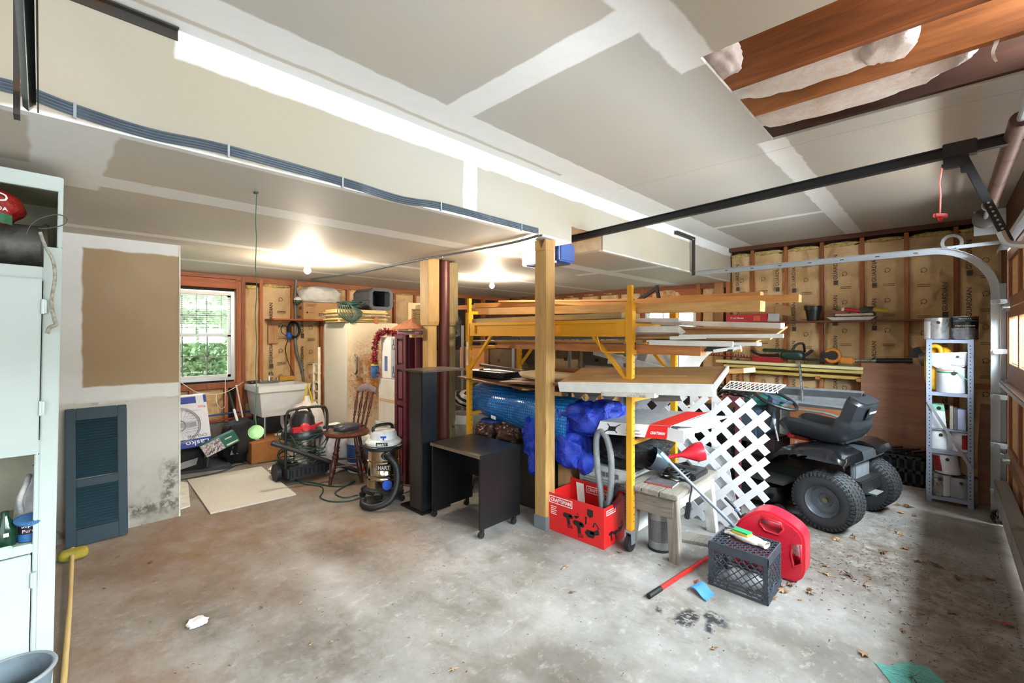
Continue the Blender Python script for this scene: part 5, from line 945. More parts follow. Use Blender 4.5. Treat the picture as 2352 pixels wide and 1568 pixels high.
board('dark grey flat panel under the white offcuts', (1480, 797), (1700, 797), 3.1, 3.0, .2, .014, plain('3c3f42', .5), up=(0, -.2, 1)); board('white corner moulding at the end of the dark grey panel', (1640, 806), (1702, 797), 2.92, 2.95, .06, .02, WH, 'trim_strip'); board('short pale batten end by the white corner moulding', (1650, 803), (1703, 802), 3.1, 3.1, .03, .03, W2)
T = thing('strap_clamp', 'dark ratchet clamp propped on the lumber behind the near upright', 'clamp', ony(1490, 690, 3.2)); part('bar', B().bar(ony(1466, 690, 3.2), ony(1510, 660, 3.2), .02, .03), plain('231a1c', .5), T, .003); part('jaw', B().bar(ony(1508, 655, 3.2), ony(1514, 690, 3.2), .02, .025), plain('231a1c', .5), T, .003)
blobthing('burlap_sack', 'brown burlap sack bunched on the boards by the far yellow upright', 'sack', ony(1530, 684, 3.45), (.1, .06, .055), plain('b08a60', .9, var=.3, scale=25, bump=.4), 7, .22, 2.6, None, .8)
# lower deck load
p_ = [ony(1285, 886, 2.72), ony(1640, 894, 2.75), V((0, 0, 0)), V((0, 0, 0))]; 
wb1 = thing('shelf_board', 'broad tan board with white edges on the lower deck of the scaffold', 'board', p_[0]); a = p_[1]-p_[0]; b = V((-.05, .38, .085)); nz = a.cross(b).normalized()
part('panel', B().obox(p_[0], a, b, nz*.03), TN, wb1); part('front_edge', B().obox(p_[0]-nz*.045-V((0, .014, 0)), a, V((0, .013, 0)), nz*.078), WH, wb1, .002); part('end_edge', B().obox(p_[0]+a+V((.001, 0, 0)), V((.012, 0, 0)), b, nz*.034), WH, wb1)
part('crack', B().obox(p_[0]+a*.2+b*.42+nz*.0301, a*.62, b*.025, nz*.0005), plain('d9c2a4', .7), wb1)
q_ = [ony(1385, 903, 2.74), ony(1508, 908, 2.74)]; solid('trim_strip', 'peeling white board under the broad tan board', 'board', B().bar(q_[0], q_[1], .06, .03), rusty('d8d4cc', '7a6a58', .46, .6, 0, 12.), .003)
solid('gutter_piece', 'grey half round gutter end under the broad tan board', 'gutter', B().cyl(ony(1500, 912, 2.86), ony(1568, 910, 2.83), .03, n=14), plain('6d6a66', .5), smooth=40)
board('reddish board behind the broad tan board', (1270, 850), (1640, 852), 3.36, 3.36, .06, .035, W3); board('long plank end with a white cut edge at lower right of the scaffold', (1500, 860), (1722, 850), 3.3, 3.18, .16, .03, W2)
board('brown thin board under the canvas roll, at the lone post', (1165, 875), (1345, 882), 2.85, 2.85, .2, .012, wood('8a5a3c', '56331f', 0, .8)); 
blobthing('canvas_roll', 'beige rolled canvas lying on the lower deck', 'cloth', ony(1270, 864, 3.0), (.36, .1, .04), plain('cdb48a', .8, bump=.3), 9, .12, 2., None, .7)
T = thing('plastic_tray', 'black shallow plastic tray on the left of the lower deck', 'tray', ony(1140, 862, 3.05)); c = ony(1138, 860, 3.05); part('tray', B().ring([[(c.x-.25, c.y-.1, c.z-.02), (c.x+.22, c.y-.12, c.z-.02), (c.x+.25, c.y+.1, c.z-.02), (c.x-.2, c.y+.12, c.z-.02)], [(c.x-.3, c.y-.13, c.z+.04), (c.x+.26, c.y-.15, c.z+.035), (c.x+.28, c.y+.13, c.z+.04), (c.x-.24, c.y+.15, c.z+.04)], [(c.x-.26, c.y-.1, c.z+.03), (c.x+.22, c.y-.12, c.z+.03), (c.x+.24, c.y+.1, c.z+.03), (c.x-.2, c.y+.12, c.z+.03)]]), plain('26282b', .4), T, .006)
board('grey weathered slat resting across the black tray', (1105, 838), (1200, 852), 3.12, 3.1, .05, .025, plain('6f675c', .7), 'weathered_board')
for k, (u0, u1, vb, vt, y, dp_, m, lab) in enumerate(((1056, 1112, 851, 797, 3.55, .3, plain('c17f4e', .8, var=.05), 'orange brown carton at the left end behind the scaffold brace'), (1112, 1188, 852, 800, 3.62, .3, plain('5e4a34', .8), 'dark brown carton with a slot, behind the steel angle post'), (1275, 1332, 845, 802, 3.7, .3, plain('7d6a4c', .8), 'dull carton behind the lone timber post'), (1332, 1420, 850, 800, 3.75, .3, plain('6d6154', .8), 'grey brown carton behind the right brace of the scaffold'))):
    a, b, c = ony(u0, vb, y), ony(u1, vb, y), ony(u0, vt, y); T = thing('cardboard_box', lab, 'box', (a.x, y+.15, a.z)); part('carton', B().box(a.x, b.x, y, y+dp_, a.z, c.z), m, T, .003); part('hand_slot', B().box((a.x+b.x)/2-.04, (a.x+b.x)/2+.0, y-.001, y, (a.z+c.z)/2-.015, (a.z+c.z)/2+.015), blackm, T)
T = thing('storage_shelf_unit', 'dark steel shelf unit standing behind the scaffold', 'shelf', (-3.0, 4.0, 0))
for x in (-4.2, -3.35, -2.6, -2.0): part('post', B().box(x-.02, x+.02, 3.52, 3.525, 0, 1.6).box(x-.02, x-.015, 3.525, 3.56, 0, 1.6), rusty('9a9da0', '5f5b55', .4, .4, .6), T)
for z in (.35, .72, 1.09, 1.42): part('shelf', B().box(-4.25, -1.98, 3.56, 4.05, z-.02, z), plain('4a3626', .6), T)
T = thing('ribbed_panel', 'white ribbed strip slanting behind the near upright', 'panel', ony(1370, 808, 3.4)); part('strip', B().bar(ony(1365, 808, 3.44), ony(1535, 852, 3.44), .03, .05), plain('c9cac8', .4), T); solid('foam_board', 'pale grey board leaning behind the right end of the scaffold', 'board', B().obox(ony(1395, 835, 3.62), ony(1545, 845, 3.62)-ony(1395, 835, 3.62), V((0, .05, .2)), ZY*.015), plain('aab0b4', .5))
T = thing('garden_chair', 'white plastic garden chair back curving up behind the scaffold', 'chair', ony(1600, 900, 4.3)); cp_ = [ony(u, v, 4.3) for u, v in ((1610, 795), (1588, 812), (1572, 835), (1570, 862), (1585, 880))]; part('back', B().slab(lambda i, j: spline(cp_, 4)[int(j*16)]+V((i*.12, .05*i, -.03*i)), 3, 16, (0, .012, .004)), white, T, smooth=60); part('arm', B().bar(ony(1575, 850, 4.25), ony(1640, 862, 4.25), .05, .02), white, T, .006); part('leg', B().bar(ony(1590, 862, 4.3), V((ony(1590, 862, 4.3).x, 4.3, .01)), .04, .03), white, T); part('leg', B().bar(ony(1640, 862, 4.3), V((ony(1640, 862, 4.3).x, 4.3, .01)), .04, .03), white, T)
# --- under the deck ---
g = G('bubble_pool_cover'); vv = g.vor(42., None, 'F1', .15); g.bump(g.mth('ADD', g.ramp(vv, .0, .6, 1., 0.), g.noise(5., 4.)), .6, .012); bub = g.done(g.mix(g.ramp(vv, .2, .55), '3c97dc', '1c66b4'), .22)
T = thing('pool_cover_roll', 'light blue bubble pool cover rolled up under the deck', 'cover', (-2.9, 3.05, .6)); e0, e1 = ony(1105, 912, 3.1), ony(1330, 978, 3.02)
q = B().grid(lambda i, j: (e0.lerp(e1, i)+V((0, cos(j*2*pi), .0))*(.15+.03*i)*(1+.12*mn.noise(V((i*4, cos(j*6.28)*1.3, sin(j*6.28)*1.3))))+ZZ*sin(j*2*pi)*(.155+.05*i)*(1+.14*mn.noise(V((i*5, cos(j*6.28)*1.5, 3+sin(j*6.28)*1.5))))), 26, 28); part('roll', q, bub, T, smooth=80); part('end_fold', B().tube([e0+V((-.002, .05*cos(t*.35)*(1+t*.07), .05*sin(t*.35)*(1+t*.07))) for t in range(34)], .012, 6), bub, T, smooth=60)
g = G('striped_fabric'); s3 = g.sep(); f = g.ramp(g.mth('FRACT', g.mth('MULTIPLY', g.mth('ADD', s3[2], g.mth('MULTIPLY', s3[0], .5)), 14.)), .45, .5); T = blobthing('striped_bag', 'black and white striped beach bag behind the left scaffold upright', 'bag', ony(1068, 915, 3.25), (.17, .14, .09), g.done(g.mix(f, '141414', 'd8d6d0'), .8), 6, .1, 2., None, .8)
T = thing('cardboard_box', 'open carton printed with birds, at the left scaffold upright', 'box', ony(1050, 1010, 2.95)); a, b = ony(1013, 1030, 2.9), ony(1088, 1030, 3.05); zt_ = ony(1013, 950, 2.9).z
q = B()
for o, d in ((a, b-a), (a, V((-.03, .28, 0))), (b, V((-.03, .28, 0))), (a+V((-.03, .28, 0)), b-a)): q.obox(V((o.x, o.y, .02)), V((d.x, d.y, 0)), V((0, 0, zt_-.02)), V((d.y, -d.x, 0)).normalized()*.005)
part('carton', q, plain('c9c0ad', .7), T); part('printed_picture', B().obox(V((a.x, a.y-.003, .3)), V(((b-a).x*.9, (b-a).y*.9, 0)), ZZ*.32, V((.001, -.001, 0))), plain('a8a884', .6, var=.5, scale=18), T); part('printed_bird', B().blob((a.x+.16, a.y+.02, .55), (.04, .008, .015), 2, .1).blob((a.x+.1, a.y+.0, .4), (.035, .008, .014), 2, .1), plain('4a4c44', .7), T, smooth=60, kind='stuff'); part('flap', B().obox(V((a.x, a.y, zt_)), V(((b-a).x, (b-a).y, 0)), V((.02, -.02, -.09)), V((.002, -.003, 0))), plain('dcd6c8', .6), T)
lea = plain('4a2f24', .35, var=.3, scale=8, bump=.3); T = thing('leather_bag', 'brown leather duffel crumpled behind the black desk', 'bag', (-2.75, 3.05, .3)); c1, c2 = ony(1125, 985, 2.95), ony(1180, 992, 2.98)
part('bag', B().blob(c1, (.13, .14, .09), 4, .22, 2.4, 2, None, .8, .2).blob(c2, (.17, .15, .085), 4, .2, 2.2, 5, None, .8, .2), lea, T, smooth=75); part('care_tag', B().obox(ony(1128, 960, 2.88), V((.06, 0, -.008)), V((.0, .0, .03)), ZY*.001), white, T)
solid('toy_chest', 'dark brown chest under the leather duffel behind the desk', 'box', B().box(-3.2, -2.36, 2.9, 3.45, .004, .56), plain('20180f', .6), .01)
solid('plastic_bucket', 'blue bucket rim showing behind the black desk', 'bucket', B().lathe([(.09, .56), (.1, .66), (.105, .66), (.105, .68)], (-3.12, 2.98, .003), ZZ, 24), plain('1f3f8c', .4), smooth=40)
tarp = film('1a2c9a', '2242bc', .25, 5., 1.)
T = thing('blue_tarpaulin', 'crumpled dark blue tarpaulin hanging under the deck beside the lone post', 'tarp', (-2.1, 3.0, .5)); q = B()
for (u, v, y, r, sd) in ((1350, 960, 3.0, (.27, .17, .14), 1), (1315, 1030, 2.95, (.16, .13, .17), 2), (1395, 945, 3.05, (.16, .14, .1), 3), (1300, 970, 2.98, (.14, .13, .15), 4), (1345, 1062, 2.95, (.06, .08, .1), 6)): q.blob(ony(u, v, y), r, 5, .05, .85, sd, None, .85, .34)
part('folds', q, tarp, T, smooth=70); q = B().blob(ony(1222, 1000, 2.9), (.055, .1, .18), 4, .25, 3., 9, None, .9, .2).blob(ony(1225, 1060, 2.9), (.03, .06, .12), 3, .25, 3., 8); part('hanging_corner', q, tarp, T, smooth=70)
blkfilm = film('0e0f10', None, .18, 9., 1.)
blobthing('rubbish_bag', 'shiny black rubbish bag heaped behind the near yellow upright', 'bag', (-1.85, 3.22, .62), (.36, .2, .17), blkfilm, 21, .2, 2.4, .46, .8, .15); blobthing('rubbish_bag', 'dark rubbish bag under the blue tarpaulin behind the red carton', 'bag', (-2.1, 3.57, .3), (.3, .13, .28), blkfilm, 22, .15, 2.2, .004, .8)
solid('clutter_board', 'brown board lying on the floor behind the lone post', 'board', B().box(-2.34, -2.25, 3.0, 3.4, .004, .42), card, .004)
T = thing('air_conditioner', 'white window air conditioner behind the red carton', 'appliance', (-1.85, 3.2, 0)); part('housing', B().box(-2.16, -1.66, 3.05, 3.4, .004, .44), plain('c9c9c5', .45), T, .01); part('top_panel', B().box(-2.14, -1.68, 3.08, 3.38, .44, .452), plain('b9bab8', .5), T)
for k in range(16): part('louvre', B().box(-2.12, -1.70, 3.044, 3.05, .04+k*.021, .048+k*.021), plain('8e9294', .5), T)
for k in range(6): part('louvre', B().box(-1.96+.03*k, -1.94+.03*k, 3.044, 3.05, .385, .42), plain('6a6e70', .5), T)
T = thing('vacuum_hose', 'grey ribbed vacuum hose looping up out of the red carton', 'hose', (-1.85, 2.85, .05)); hp = spline([ony(u, v, 2.86) for u, v in ((1392, 1190), (1402, 1130), (1404, 1060), (1395, 1010), (1380, 990), (1370, 1010), (1372, 1070), (1380, 1130), (1384, 1180))], 14); part('hose', B().tube(hp, [.022+.0022*(k % 2) for k in range(len(hp))], 12), plain('7d7f82', .45), T, smooth=60); part('cuff', B().cyl(ony(1388, 1200, 2.86), ony(1396, 1150, 2.86), .026), plain('5b5d60', .4), T)
T = thing('vacuum_wand', 'dark crevice nozzle sticking out of the red carton', 'tube', (-1.75, 2.85, .1)); part('tube', B().bar(ony(1395, 1180, 2.84), ony(1432, 1133, 2.84), .045, .03), plain('5a1c22', .4), T, .006); part('tip', B().bar(ony(1405, 1150, 2.9), ony(1420, 1110, 2.9), .035, .03), plain('3d3f42', .4), T, .006)
# red tool carton
redc = plain('d61f1f', .45, var=.04, scale=4); rx = thing('tool_carton', 'red open tool carton at the foot of the lone timber post', 'box', (-1.96, 2.84, 0)); x0, x1, y0, y1, h = -2.195, -1.70, 2.70, 2.98, .285
part('front_panel', B().box(x0, x1, y0, y0+.004, .002, h), redc, rx); part('side_panel', B().box(x1-.004, x1, y0+.004, y1, .002, h), redc, rx); part('side_panel', B().box(x0, x0+.004, y0+.004, y1, .002, h), redc, rx); part('back_panel', B().box(x0+.004, x1-.004, y1-.004, y1, .002, h+.05), redc, rx); part('bottom', B().box(x0+.004, x1-.004, y0+.004, y1-.004, .002, .006), card, rx)
part('leaflet', B().obox(V((x0+.1, y1-.03, .12)), ZX*.07, ZZ*.2+ZX*-.02, ZY*.002), plain('dcd9d6', .5), rx); part('leaflet', B().obox(V((x1-.1, y1-.06, .1)), ZX*.06, ZZ*.2, ZY*.003), plain('d0cdc9', .5), rx)
def brandplate(o, a, b, wd, hh, P):
    n = a.cross(b); part('printed_frame', B().obox(o+n*.0006, a*wd, b*hh, n*.0004), white, P); part('printed_frame', B().obox(o+a*.006+b*.006+n*.0011, a*(wd-.012), b*(hh-.012), n*.0004), redc, P); text('CRAFTSMAN', o+a*.014+b*.014+n*.0014, a, b, wd-.028, white, P, hh-.028)
brandplate(V((x0+.01, y0, .212)), ZX, ZZ, .215, .055, rx); brandplate(V((x0+.16, y1-.0045, .25)), ZX, ZZ, .2, .055, rx); brandplate(V((x1, y0+.03, .225)), ZY, ZZ, .12, .035, rx)
bk_ = plain('1c1a1c', .4); 
def tool(o, a, b, s, kind):
    n = a.cross(b); q = B(); r_ = B()
    def pg(Q, P): Q.prism([(p[0]*s, p[1]*s) for p in P], o+n*.0006, a, b, n*.0014)
    if kind == 'drill': pg(q, [(0, .9), (.15, 1), (.7, 1), (.85, .85), (.8, .72), (.55, .68), (.62, .3), (.4, .28), (.3, .66), (.05, .72)]); pg(r_, [(.35, .3), (.75, .28), (.82, .08), (.4, .02)]); pg(r_, [(.5, .92), (.72, .92), (.72, .8), (.5, .8)])
    elif kind == 'saw': pg(q, [(0, .3), (.2, .6), (.8, .62), (1.2, .9), (1.3, .5), (.9, .35), (.8, .1), (.3, .05)]); pg(r_, [(.5, .55), (.85, .55), (.8, .35), (.5, .35)]); pg(q, [(.7, .9), (.85, 1.3), (1., 1.3), (1.3, .9), (1.2, .88), (.98, 1.2), (.88, 1.2), (.8, .9)])
    else: pg(q, [(.1, 1), (.4, 1), (.35, .6), (.3, .1), (.15, .1), (.18, .6)]); pg(r_, [(.15, .45), (.32, .45), (.3, .25), (.17, .25)])
    part('printed_tool', q, bk_, rx); part('printed_tool', r_, plain('8e1013', .4), rx)
for x, z, s_, k in ((x0+.14, .06, .11, 'drill'), (x0+.23, .02, .12, 'drill'), (x0+.335, .045, .095, 'saw'), (x0+.33, .13, .06, 'light'), (x0+.24, .15, .035, 'saw')): tool(V((x, y0, z)), ZX, ZZ, s_, k)
for y, z, s_, k in ((y0+.06, .03, .07, 'drill'), (y0+.12, .02, .07, 'drill'), (y0+.18, .06, .06, 'saw')): tool(V((x1, y, z)), ZY, ZZ, s_, k)
part('printed_badge', B().prism([(0, 0), (.05, 0), (.05, -.045), (.025, -.06), (0, -.045)], V((x1-.14, y0-.0006, .25)), ZX, ZZ, -ZY*.0006), bk_, rx); q = B()
for k in range(5): q.obox(V((x0+.025, y0-.0006, .185-.014*k)), ZX*(.055-.008*(k % 2)), ZZ*.005, -ZY*.0005)
part('printed_text_line', q, white, rx, kind='stuff')
# ================= bench, lattice, crate, can =================
bw = wood('9a9288', '5e564c', 1, 1.1, .8); bwz = wood('958a7e', '5a5048', 2, 1.1, .8); bwx = wood('8f8478', '574d44', 0, 1.1, .8)
bn = thing('work_bench', 'weathered grey wooden bench loaded with tools beside the near yellow upright', 'bench', (-1.4, 3.2, 0)); x0, x1, y0, y1, zt_ = -1.62, -1.24, 2.83, 3.6, .45
for k in range(3): a = x0+(x1-x0)*k/3; part('top_plank', B().box(a+.002, a+(x1-x0)/3-.002, y0+.004*k, y1-.01*k, zt_-.035, zt_), bw, bn, .004)
part('end_apron', B().box(x0+.05, x1-.04, y0+.035, y0+.06, .28, zt_-.036), bwx, bn, .003); part('end_apron', B().box(x0+.05, x1-.04, y1-.07, y1-.045, .28, zt_-.036), bwx, bn, .003)
for x, s in ((x0+.05, -1), (x1-.06, 1)):
    for y, t in ((y0+.075, -1), (y1-.085, 1)): part('leg', B().ring([[(x+dx+(-s*.0 if k else s*.03), y+dy+(0 if k else t*.02), z) for dx, dy in ((-.035, -.03), (.035, -.03), (.035, .03), (-.035, .03))] for k, z in ((0, 0), (1, zt_-.036))]), bwz if s < 0 or t < 0 else plain('c4c2ba', .7, var=.15), bn, .003)
part('side_rail', B().box(x1-.05, x1-.03, y0+.1, y1-.1, .33, zt_-.036), plain('b5b1a8', .7), bn)
T = thing('wire_bin', 'perforated steel waste bin under the weathered bench', 'bin', (-1.44, 3.0, 0)); bx, by = -1.435, 3.0
g = G('perforated_steel'); sp_ = g.sep(); ang = g.mth('MULTIPLY', g.mth('ARCTAN2', sp_[1], sp_[0]), 18.); u1 = g.mth('SUBTRACT', g.mth('FRACT', ang), .5); v1_ = g.mth('SUBTRACT', g.mth('FRACT', g.mth('MULTIPLY', sp_[2], 120.)), .5)
hole = g.mth('MULTIPLY', g.ramp(g.mth('MAXIMUM', g.mth('ABSOLUTE', u1), g.mth('ABSOLUTE', v1_)), .28, .36, 1., 0.), g.mth('MULTIPLY', g.ramp(sp_[2], .065, .07), g.ramp(sp_[2], .215, .22, 1., 0.))); perf = g.done(g.mix(hole, 'a9aaac', '1e1f20'), .35, .7)
part('shell', B().lathe([(.075, .004), (.078, .01), (.082, .27), (.086, .275), (.08, .275), (.074, .02)], (bx, by, 0), ZZ, 40), perf, T, smooth=40); part('base_ring', B().lathe([(.076, 0), (.082, .0), (.082, .014), (.078, .016)], (bx, by, 0), ZZ, 40), blackp, T, smooth=40)
# things on the bench
T = thing('magazine', 'dark magazine lying on the near end of the weathered bench', 'magazine', (-1.5, 2.93, zt_)); o = onz(1483, 1108, zt_+.001); a = onz(1530, 1118, zt_+.001)-o; b = onz(1525, 1092, zt_+.001)-onz(1557, 1103, zt_+.001); b = V((-a.y, a.x, 0)).normalized()*.13
part('pages', B().obox(o, a*1.3, b, ZZ*.008), white, T); part('cover', B().obox(o+ZZ*.0082, a*1.3, b, ZZ*.001), plain('6d6a6c', .35, var=.3, scale=30), T); part('spine', B().obox(o-b*.02, a*1.3, b*.02, ZZ*.009), plain('a8423a', .4), T)
o2 = onz(1515, 1093, zt_+.001); T = thing('leaflet', 'white printed leaflet behind the dark magazine on the bench', 'paper', o2); part('sheet', B().obox(o2+ZZ*.012, V((.15, -.06, 0)), V((.05, .09, 0)), ZZ*.001), white, T); part('printed_picture', B().obox(o2+V((.06, .0, .0132)), V((.06, -.025, 0)), V((.03, .045, 0)), ZZ*.0006), plain('4a4a4e', .5), T)
T = thing('coal_scoop', 'black round scoop standing on the bench under the white carton', 'scoop', ony(1525, 1060, 3.1)); cs_ = ony(1523, 1062, 3.1); part('bowl', B().lathe([(.005, -.03), (.05, -.02), (.075, .03), (.08, .09), (.076, .09), (.07, .03), (.04, -.012), (.004, -.02)], cs_, V((-.55, -.5, .35)), 26), plain('3a4048', .2), T, smooth=50); part('handle', B().bar(cs_+V((.02, .02, 0)), cs_+V((.2, .1, -.03)), .03, .02), blackp, T, .004)
T = thing('funnel', 'red plastic funnel lying on the bench', 'funnel', ony(1580, 1040, 3.25)); fa, fb_ = ony(1550, 1047, 3.2), ony(1605, 1037, 3.3); d = fb_-fa; part('cone', B().lathe([(.012, -.09), (.016, 0), (.06, .09), (.068, .12), (.066, .16), (.062, .16), (.055, .09), (.012, .0), (.008, -.09)], fa+d*.25, d, 26), plain('cc2030', .35), T, smooth=50)
T = thing('tool_case', 'black cord heaped on a dark case at the far end of the bench', 'case', (-1.35, 3.35, zt_)); part('case', B().box(-1.46, -1.27, 3.2, 3.45, zt_+.002, zt_+.05), blackp, T, .01); q = B(); rnd = random.Random(8)
for k in range(5): q.tube([V((-1.4+.1*cos(t*pi/9)*(1-.08*k), 3.22+.12*sin(t*pi/9), zt_+.02+.014*k+.01*sin(t+k))) for t in range(18)], .007, 5, True)
part('cord_coil', q, blackm, T, smooth=60, kind='stuff'); part('cord', B().tube(spline([V((-1.35, 3.12, zt_+.03)), V((-1.24, 3.06, zt_+.02)), V((-1.225, 3.0, zt_-.05)), V((-1.222, 2.98, zt_-.12))], 6), .007, 6), blackm, T, smooth=60); part('plug', B().bar((-1.222, 2.98, zt_-.07), (-1.22, 2.94, zt_-.17), .03, .03), blackp, T, .006); part('blade', B().bar(ony(1560, 1085, 3.15), ony(1578, 1070, 3.2), .04, .004), plain('8d9092', .3, .8), T)
# white and red long carton
lc = thing('long_carton', 'long white and red open carton lying across the black bag', 'box', (-1.85, 3.05, .78)); A_, B_, C_ = ony(1368, 994, 2.84), ony(1530, 1009, 2.88), ony(1383, 968, 2.84)
a, c = B_-A_, V((.02, .03, .085)); dpt = V((.12, .36, .05)); n_ = a.cross(c).normalized(); n_ = -n_ if n_.y > 0 else n_; wcart = plain('d9d8dc', .5, var=.03)
part('bottom_panel', B().obox(A_, a, dpt, ZZ*.004), wcart, lc); part('front_panel', B().obox(A_, a, c, -n_*.004), wcart, lc); part('back_panel', B().obox(A_+dpt, a*1.05, c, -n_*.004), wcart, lc); part('top_flap', B().obox(A_+c, a, dpt*.96+ZZ*.012, ZZ*.003), plain('9ea2a8', .5, var=.1), lc)
part('end_flap', B().obox(B_+V((.002, 0, 0)), V((.13, -.03, -.0)), c*.9+V((-.03, 0, 0)), V((.002, .004, 0))), wcart, lc); part('end_flap', B().obox(B_+c+V((.0, .02, 0)), V((.16, .03, .01)), dpt*.85, ZZ*.003), wcart, lc); part('end_flap', B().obox(B_+c*.2+V((.02, .1, 0)), V((.12, .06, .02)), dpt*.6, ZZ*.003+V((0, 0, .05))), wcart, lc, .01)
part('printed_panel', B().obox(A_+a*.72+n_*.0008, a*.28, c, n_*.0005), redc, lc); part('printed_panel', B().obox(A_+c+a*.72+ZZ*.0036, a*.28, dpt*.96+ZZ*.012, ZZ*.0006), redc, lc); text('CRAFTSMAN', A_+a*.77+c*.3+n_*.0016, a, c, .1, white, lc, .02)
q = B(); eo = A_+a*.22+c*.5+n_*.001; ah = a.normalized(); ch_ = c.normalized(); q.obox(eo-ah*.03-ch_*.02, ah*.06, ch_*.035, n_*.0006)
for sx_ in (-1, 1):
    for sz_ in (-1, 1): q.bar(eo+ah*.02*sx_+ch_*.01*sz_, eo+ah*.05*sx_+ch_*.032*sz_, .007, .0008, n_)
part('printed_emblem', q, bk_, lc); q = B().obox(A_+a*.42+c*.4+n_*.001, a*.2, c*.12, n_*.0005)
for k in range(4): q.obox(A_+a*(.42+.02*k)+c*(.15+.06*(k % 2))+n_*.001, a*.18, c*.04, n_*.0005)
part('printed_text_line', q, plain('a09aa6', .5), lc, kind='stuff')
# lattice sheets
lat = plain('d6d8dc', .45, var=.04)
def lattice(lab, o, a, b, wd, h, pitch, sw, name='lattice_panel'):
    o, a, b = V(o), V(a).normalized(), V(b).normalized(); n = a.cross(b); T = thing(name, lab, 'lattice', (o.x+wd/2*a.x, o.y, o.z)); th = .008
    for s in (1, -1):
        c = -h if s == 1 else 0
        while c < wd+(0 if s == 1 else h):
            # line x = c + t (s=1) or x = c - t (s=-1), t along height
            t0, t1 = (max(0, -c), min(h, wd-c)) if s == 1 else (max(0, c-wd), min(h, c))
            if t1-t0 > .05:
                p, q = o+a*(c+s*t0)+b*t0, o+a*(c+s*t1)+b*t1; p += n*(th*.5*s); q += n*(th*.5*s); part('slat', B().bar(p, q, sw, th*.98, n), lat, T)
            c += pitch
    return T
lattice('white diamond lattice sheet leaning in front of the ride on mower', (-1.72, 3.655, .012), (1, .05, 0), (0, .04, 1), .78, .98, .172, .05)
lattice('white diamond lattice sheet behind the blue tarpaulin under the deck', (-2.75, 3.62, .55), (1, 0, 0), (0, .02, 1), 1.15, .5, .17, .05)
solid('hardboard_sheet', 'pale grey board leaning behind the lower half of the white lattice', 'board', B().prism([(0, 0), (.5, 0), (.52, .1), (.42, .55), (.1, .62), (0, .6)], (-1.66, 3.72, .006), ZX, ZZ+ZY*.04, ZY*.006), plain('c2c4c6', .6))
solid('floor_plank', 'pale grey plank on the floor under the far end of the weathered bench', 'board', B().obox(onz(1545, 1240, .001), onz(1660, 1262, .001)-onz(1545, 1240, .001), V((.02, .16, 0)), ZZ*.02), bw, .002)
T = thing('mop_pole', 'blue grey mop pole with a light blue tip leaning across the bench', 'pole', ony(1690, 1212, 3.15)); pa_, pb_ = ony(1517, 1040, 2.93), ony(1692, 1214, 3.12); part('pole', B().cyl(pa_+(pb_-pa_)*.1, pb_, .011, n=12), plain('6f7787', .4), T, smooth=50); part('tip', B().cyl(pa_, pa_+(pb_-pa_)*.12, .014, n=12), plain('7db0e0', .4), T, smooth=50); part('cord_bit', B().blob(onz(1665, 1222, .02), (.03, .02, .02), 2, .2), plain('5a8ed0', .5), T)
# milk crate, upside down
mc = thing('milk_crate', 'dark grey plastic milk crate upside down at the front, glove on top', 'crate', (-.86, 2.9, 0)); cg = plain('3a3f48', .5, var=.1, scale=20); cx0, cx1, cy0, cy1, chh = -1.02, -.695, 2.765, 3.04, .262
fr = B()
for z0, z1, e in ((chh-.05, chh-.006, 0), (0, .016, 0), (.028, .036, .003), (.048, .056, .003)):
    for a in ((cx0-e, cx1+e, cy0-e, cy0+.006), (cx0-e, cx1+e, cy1-.006, cy1+e), (cx0-e, cx0+.006, cy0, cy1), (cx1-.006, cx1+e, cy0, cy1)): fr.box(a[0], a[1], a[2], a[3], z0, z1)
for x in (cx0, cx1-.028):
    for y in (cy0, cy1-.028): fr.box(x+.0016, x+.0264, y+.0016, y+.0264, .001, chh-.0075)
part('frame', fr, cg, mc, .002)
def meshgrid(o, a, b, wd, h, pitch, sw, skip=None):
    q = B(); n = a.cross(b)
    for s in (1, -1):
        c = -h+pitch*.5 if s == 1 else pitch*.5
        while c < wd+(0 if s == 1 else h):
            t0, t1 = (max(0, -c), min(h, wd-c)) if s == 1 else (max(0, c-wd), min(h, c)); N = max(1, int((t1-t0)/.012))
            for k in range(N):
                ta, tb = t0+(t1-t0)*k/N, t0+(t1-t0)*(k+1)/N; mx, mz = c+s*(ta+tb)/2, (ta+tb)/2
                if skip and skip(mx, mz): continue
                q.bar(o+a*(c+s*ta)+b*ta, o+a*(c+s*tb)+b*tb, sw, .004, n)
            c += pitch
    return q
w_, d__ = cx1-cx0, cy1-cy0; sk = lambda L: (lambda x, z: ((x-L/2)/(.055))**2+((z-.0)/.055)**2 < 1)
for o, a, L in ((V((cx0, cy0+.003, .02)), ZX, w_), (V((cx1-.003, cy0, .02)), ZY, d__), (V((cx0, cy1-.003, .02)), ZX, w_), (V((cx0+.003, cy0, .02)), ZY, d__)):
    sp_ = part('side_grid', meshgrid(o, a, ZZ, L, chh-.07, .044, .005, sk(L)), cg, mc, kind='stuff'); part('hand_hole_rim', B().tube([o+a*(L/2+.055*cos(t*pi/12))+ZZ*(.055*sin(t*pi/12)) for t in range(13)], .004, 6), cg, mc)
part('base_grid', meshgrid(V((cx0+.01, cy0+.01, chh-.006)), ZX, ZY, w_-.02, d__-.02, .042, .007), cg, mc, kind='stuff'); part('base_rim', B().tube([(cx0+.006, cy0+.006, chh-.004), (cx1-.006, cy0+.006, chh-.004), (cx1-.006, cy1-.006, chh-.004), (cx0+.006, cy1-.006, chh-.004)], .006, 6, True), cg, mc)
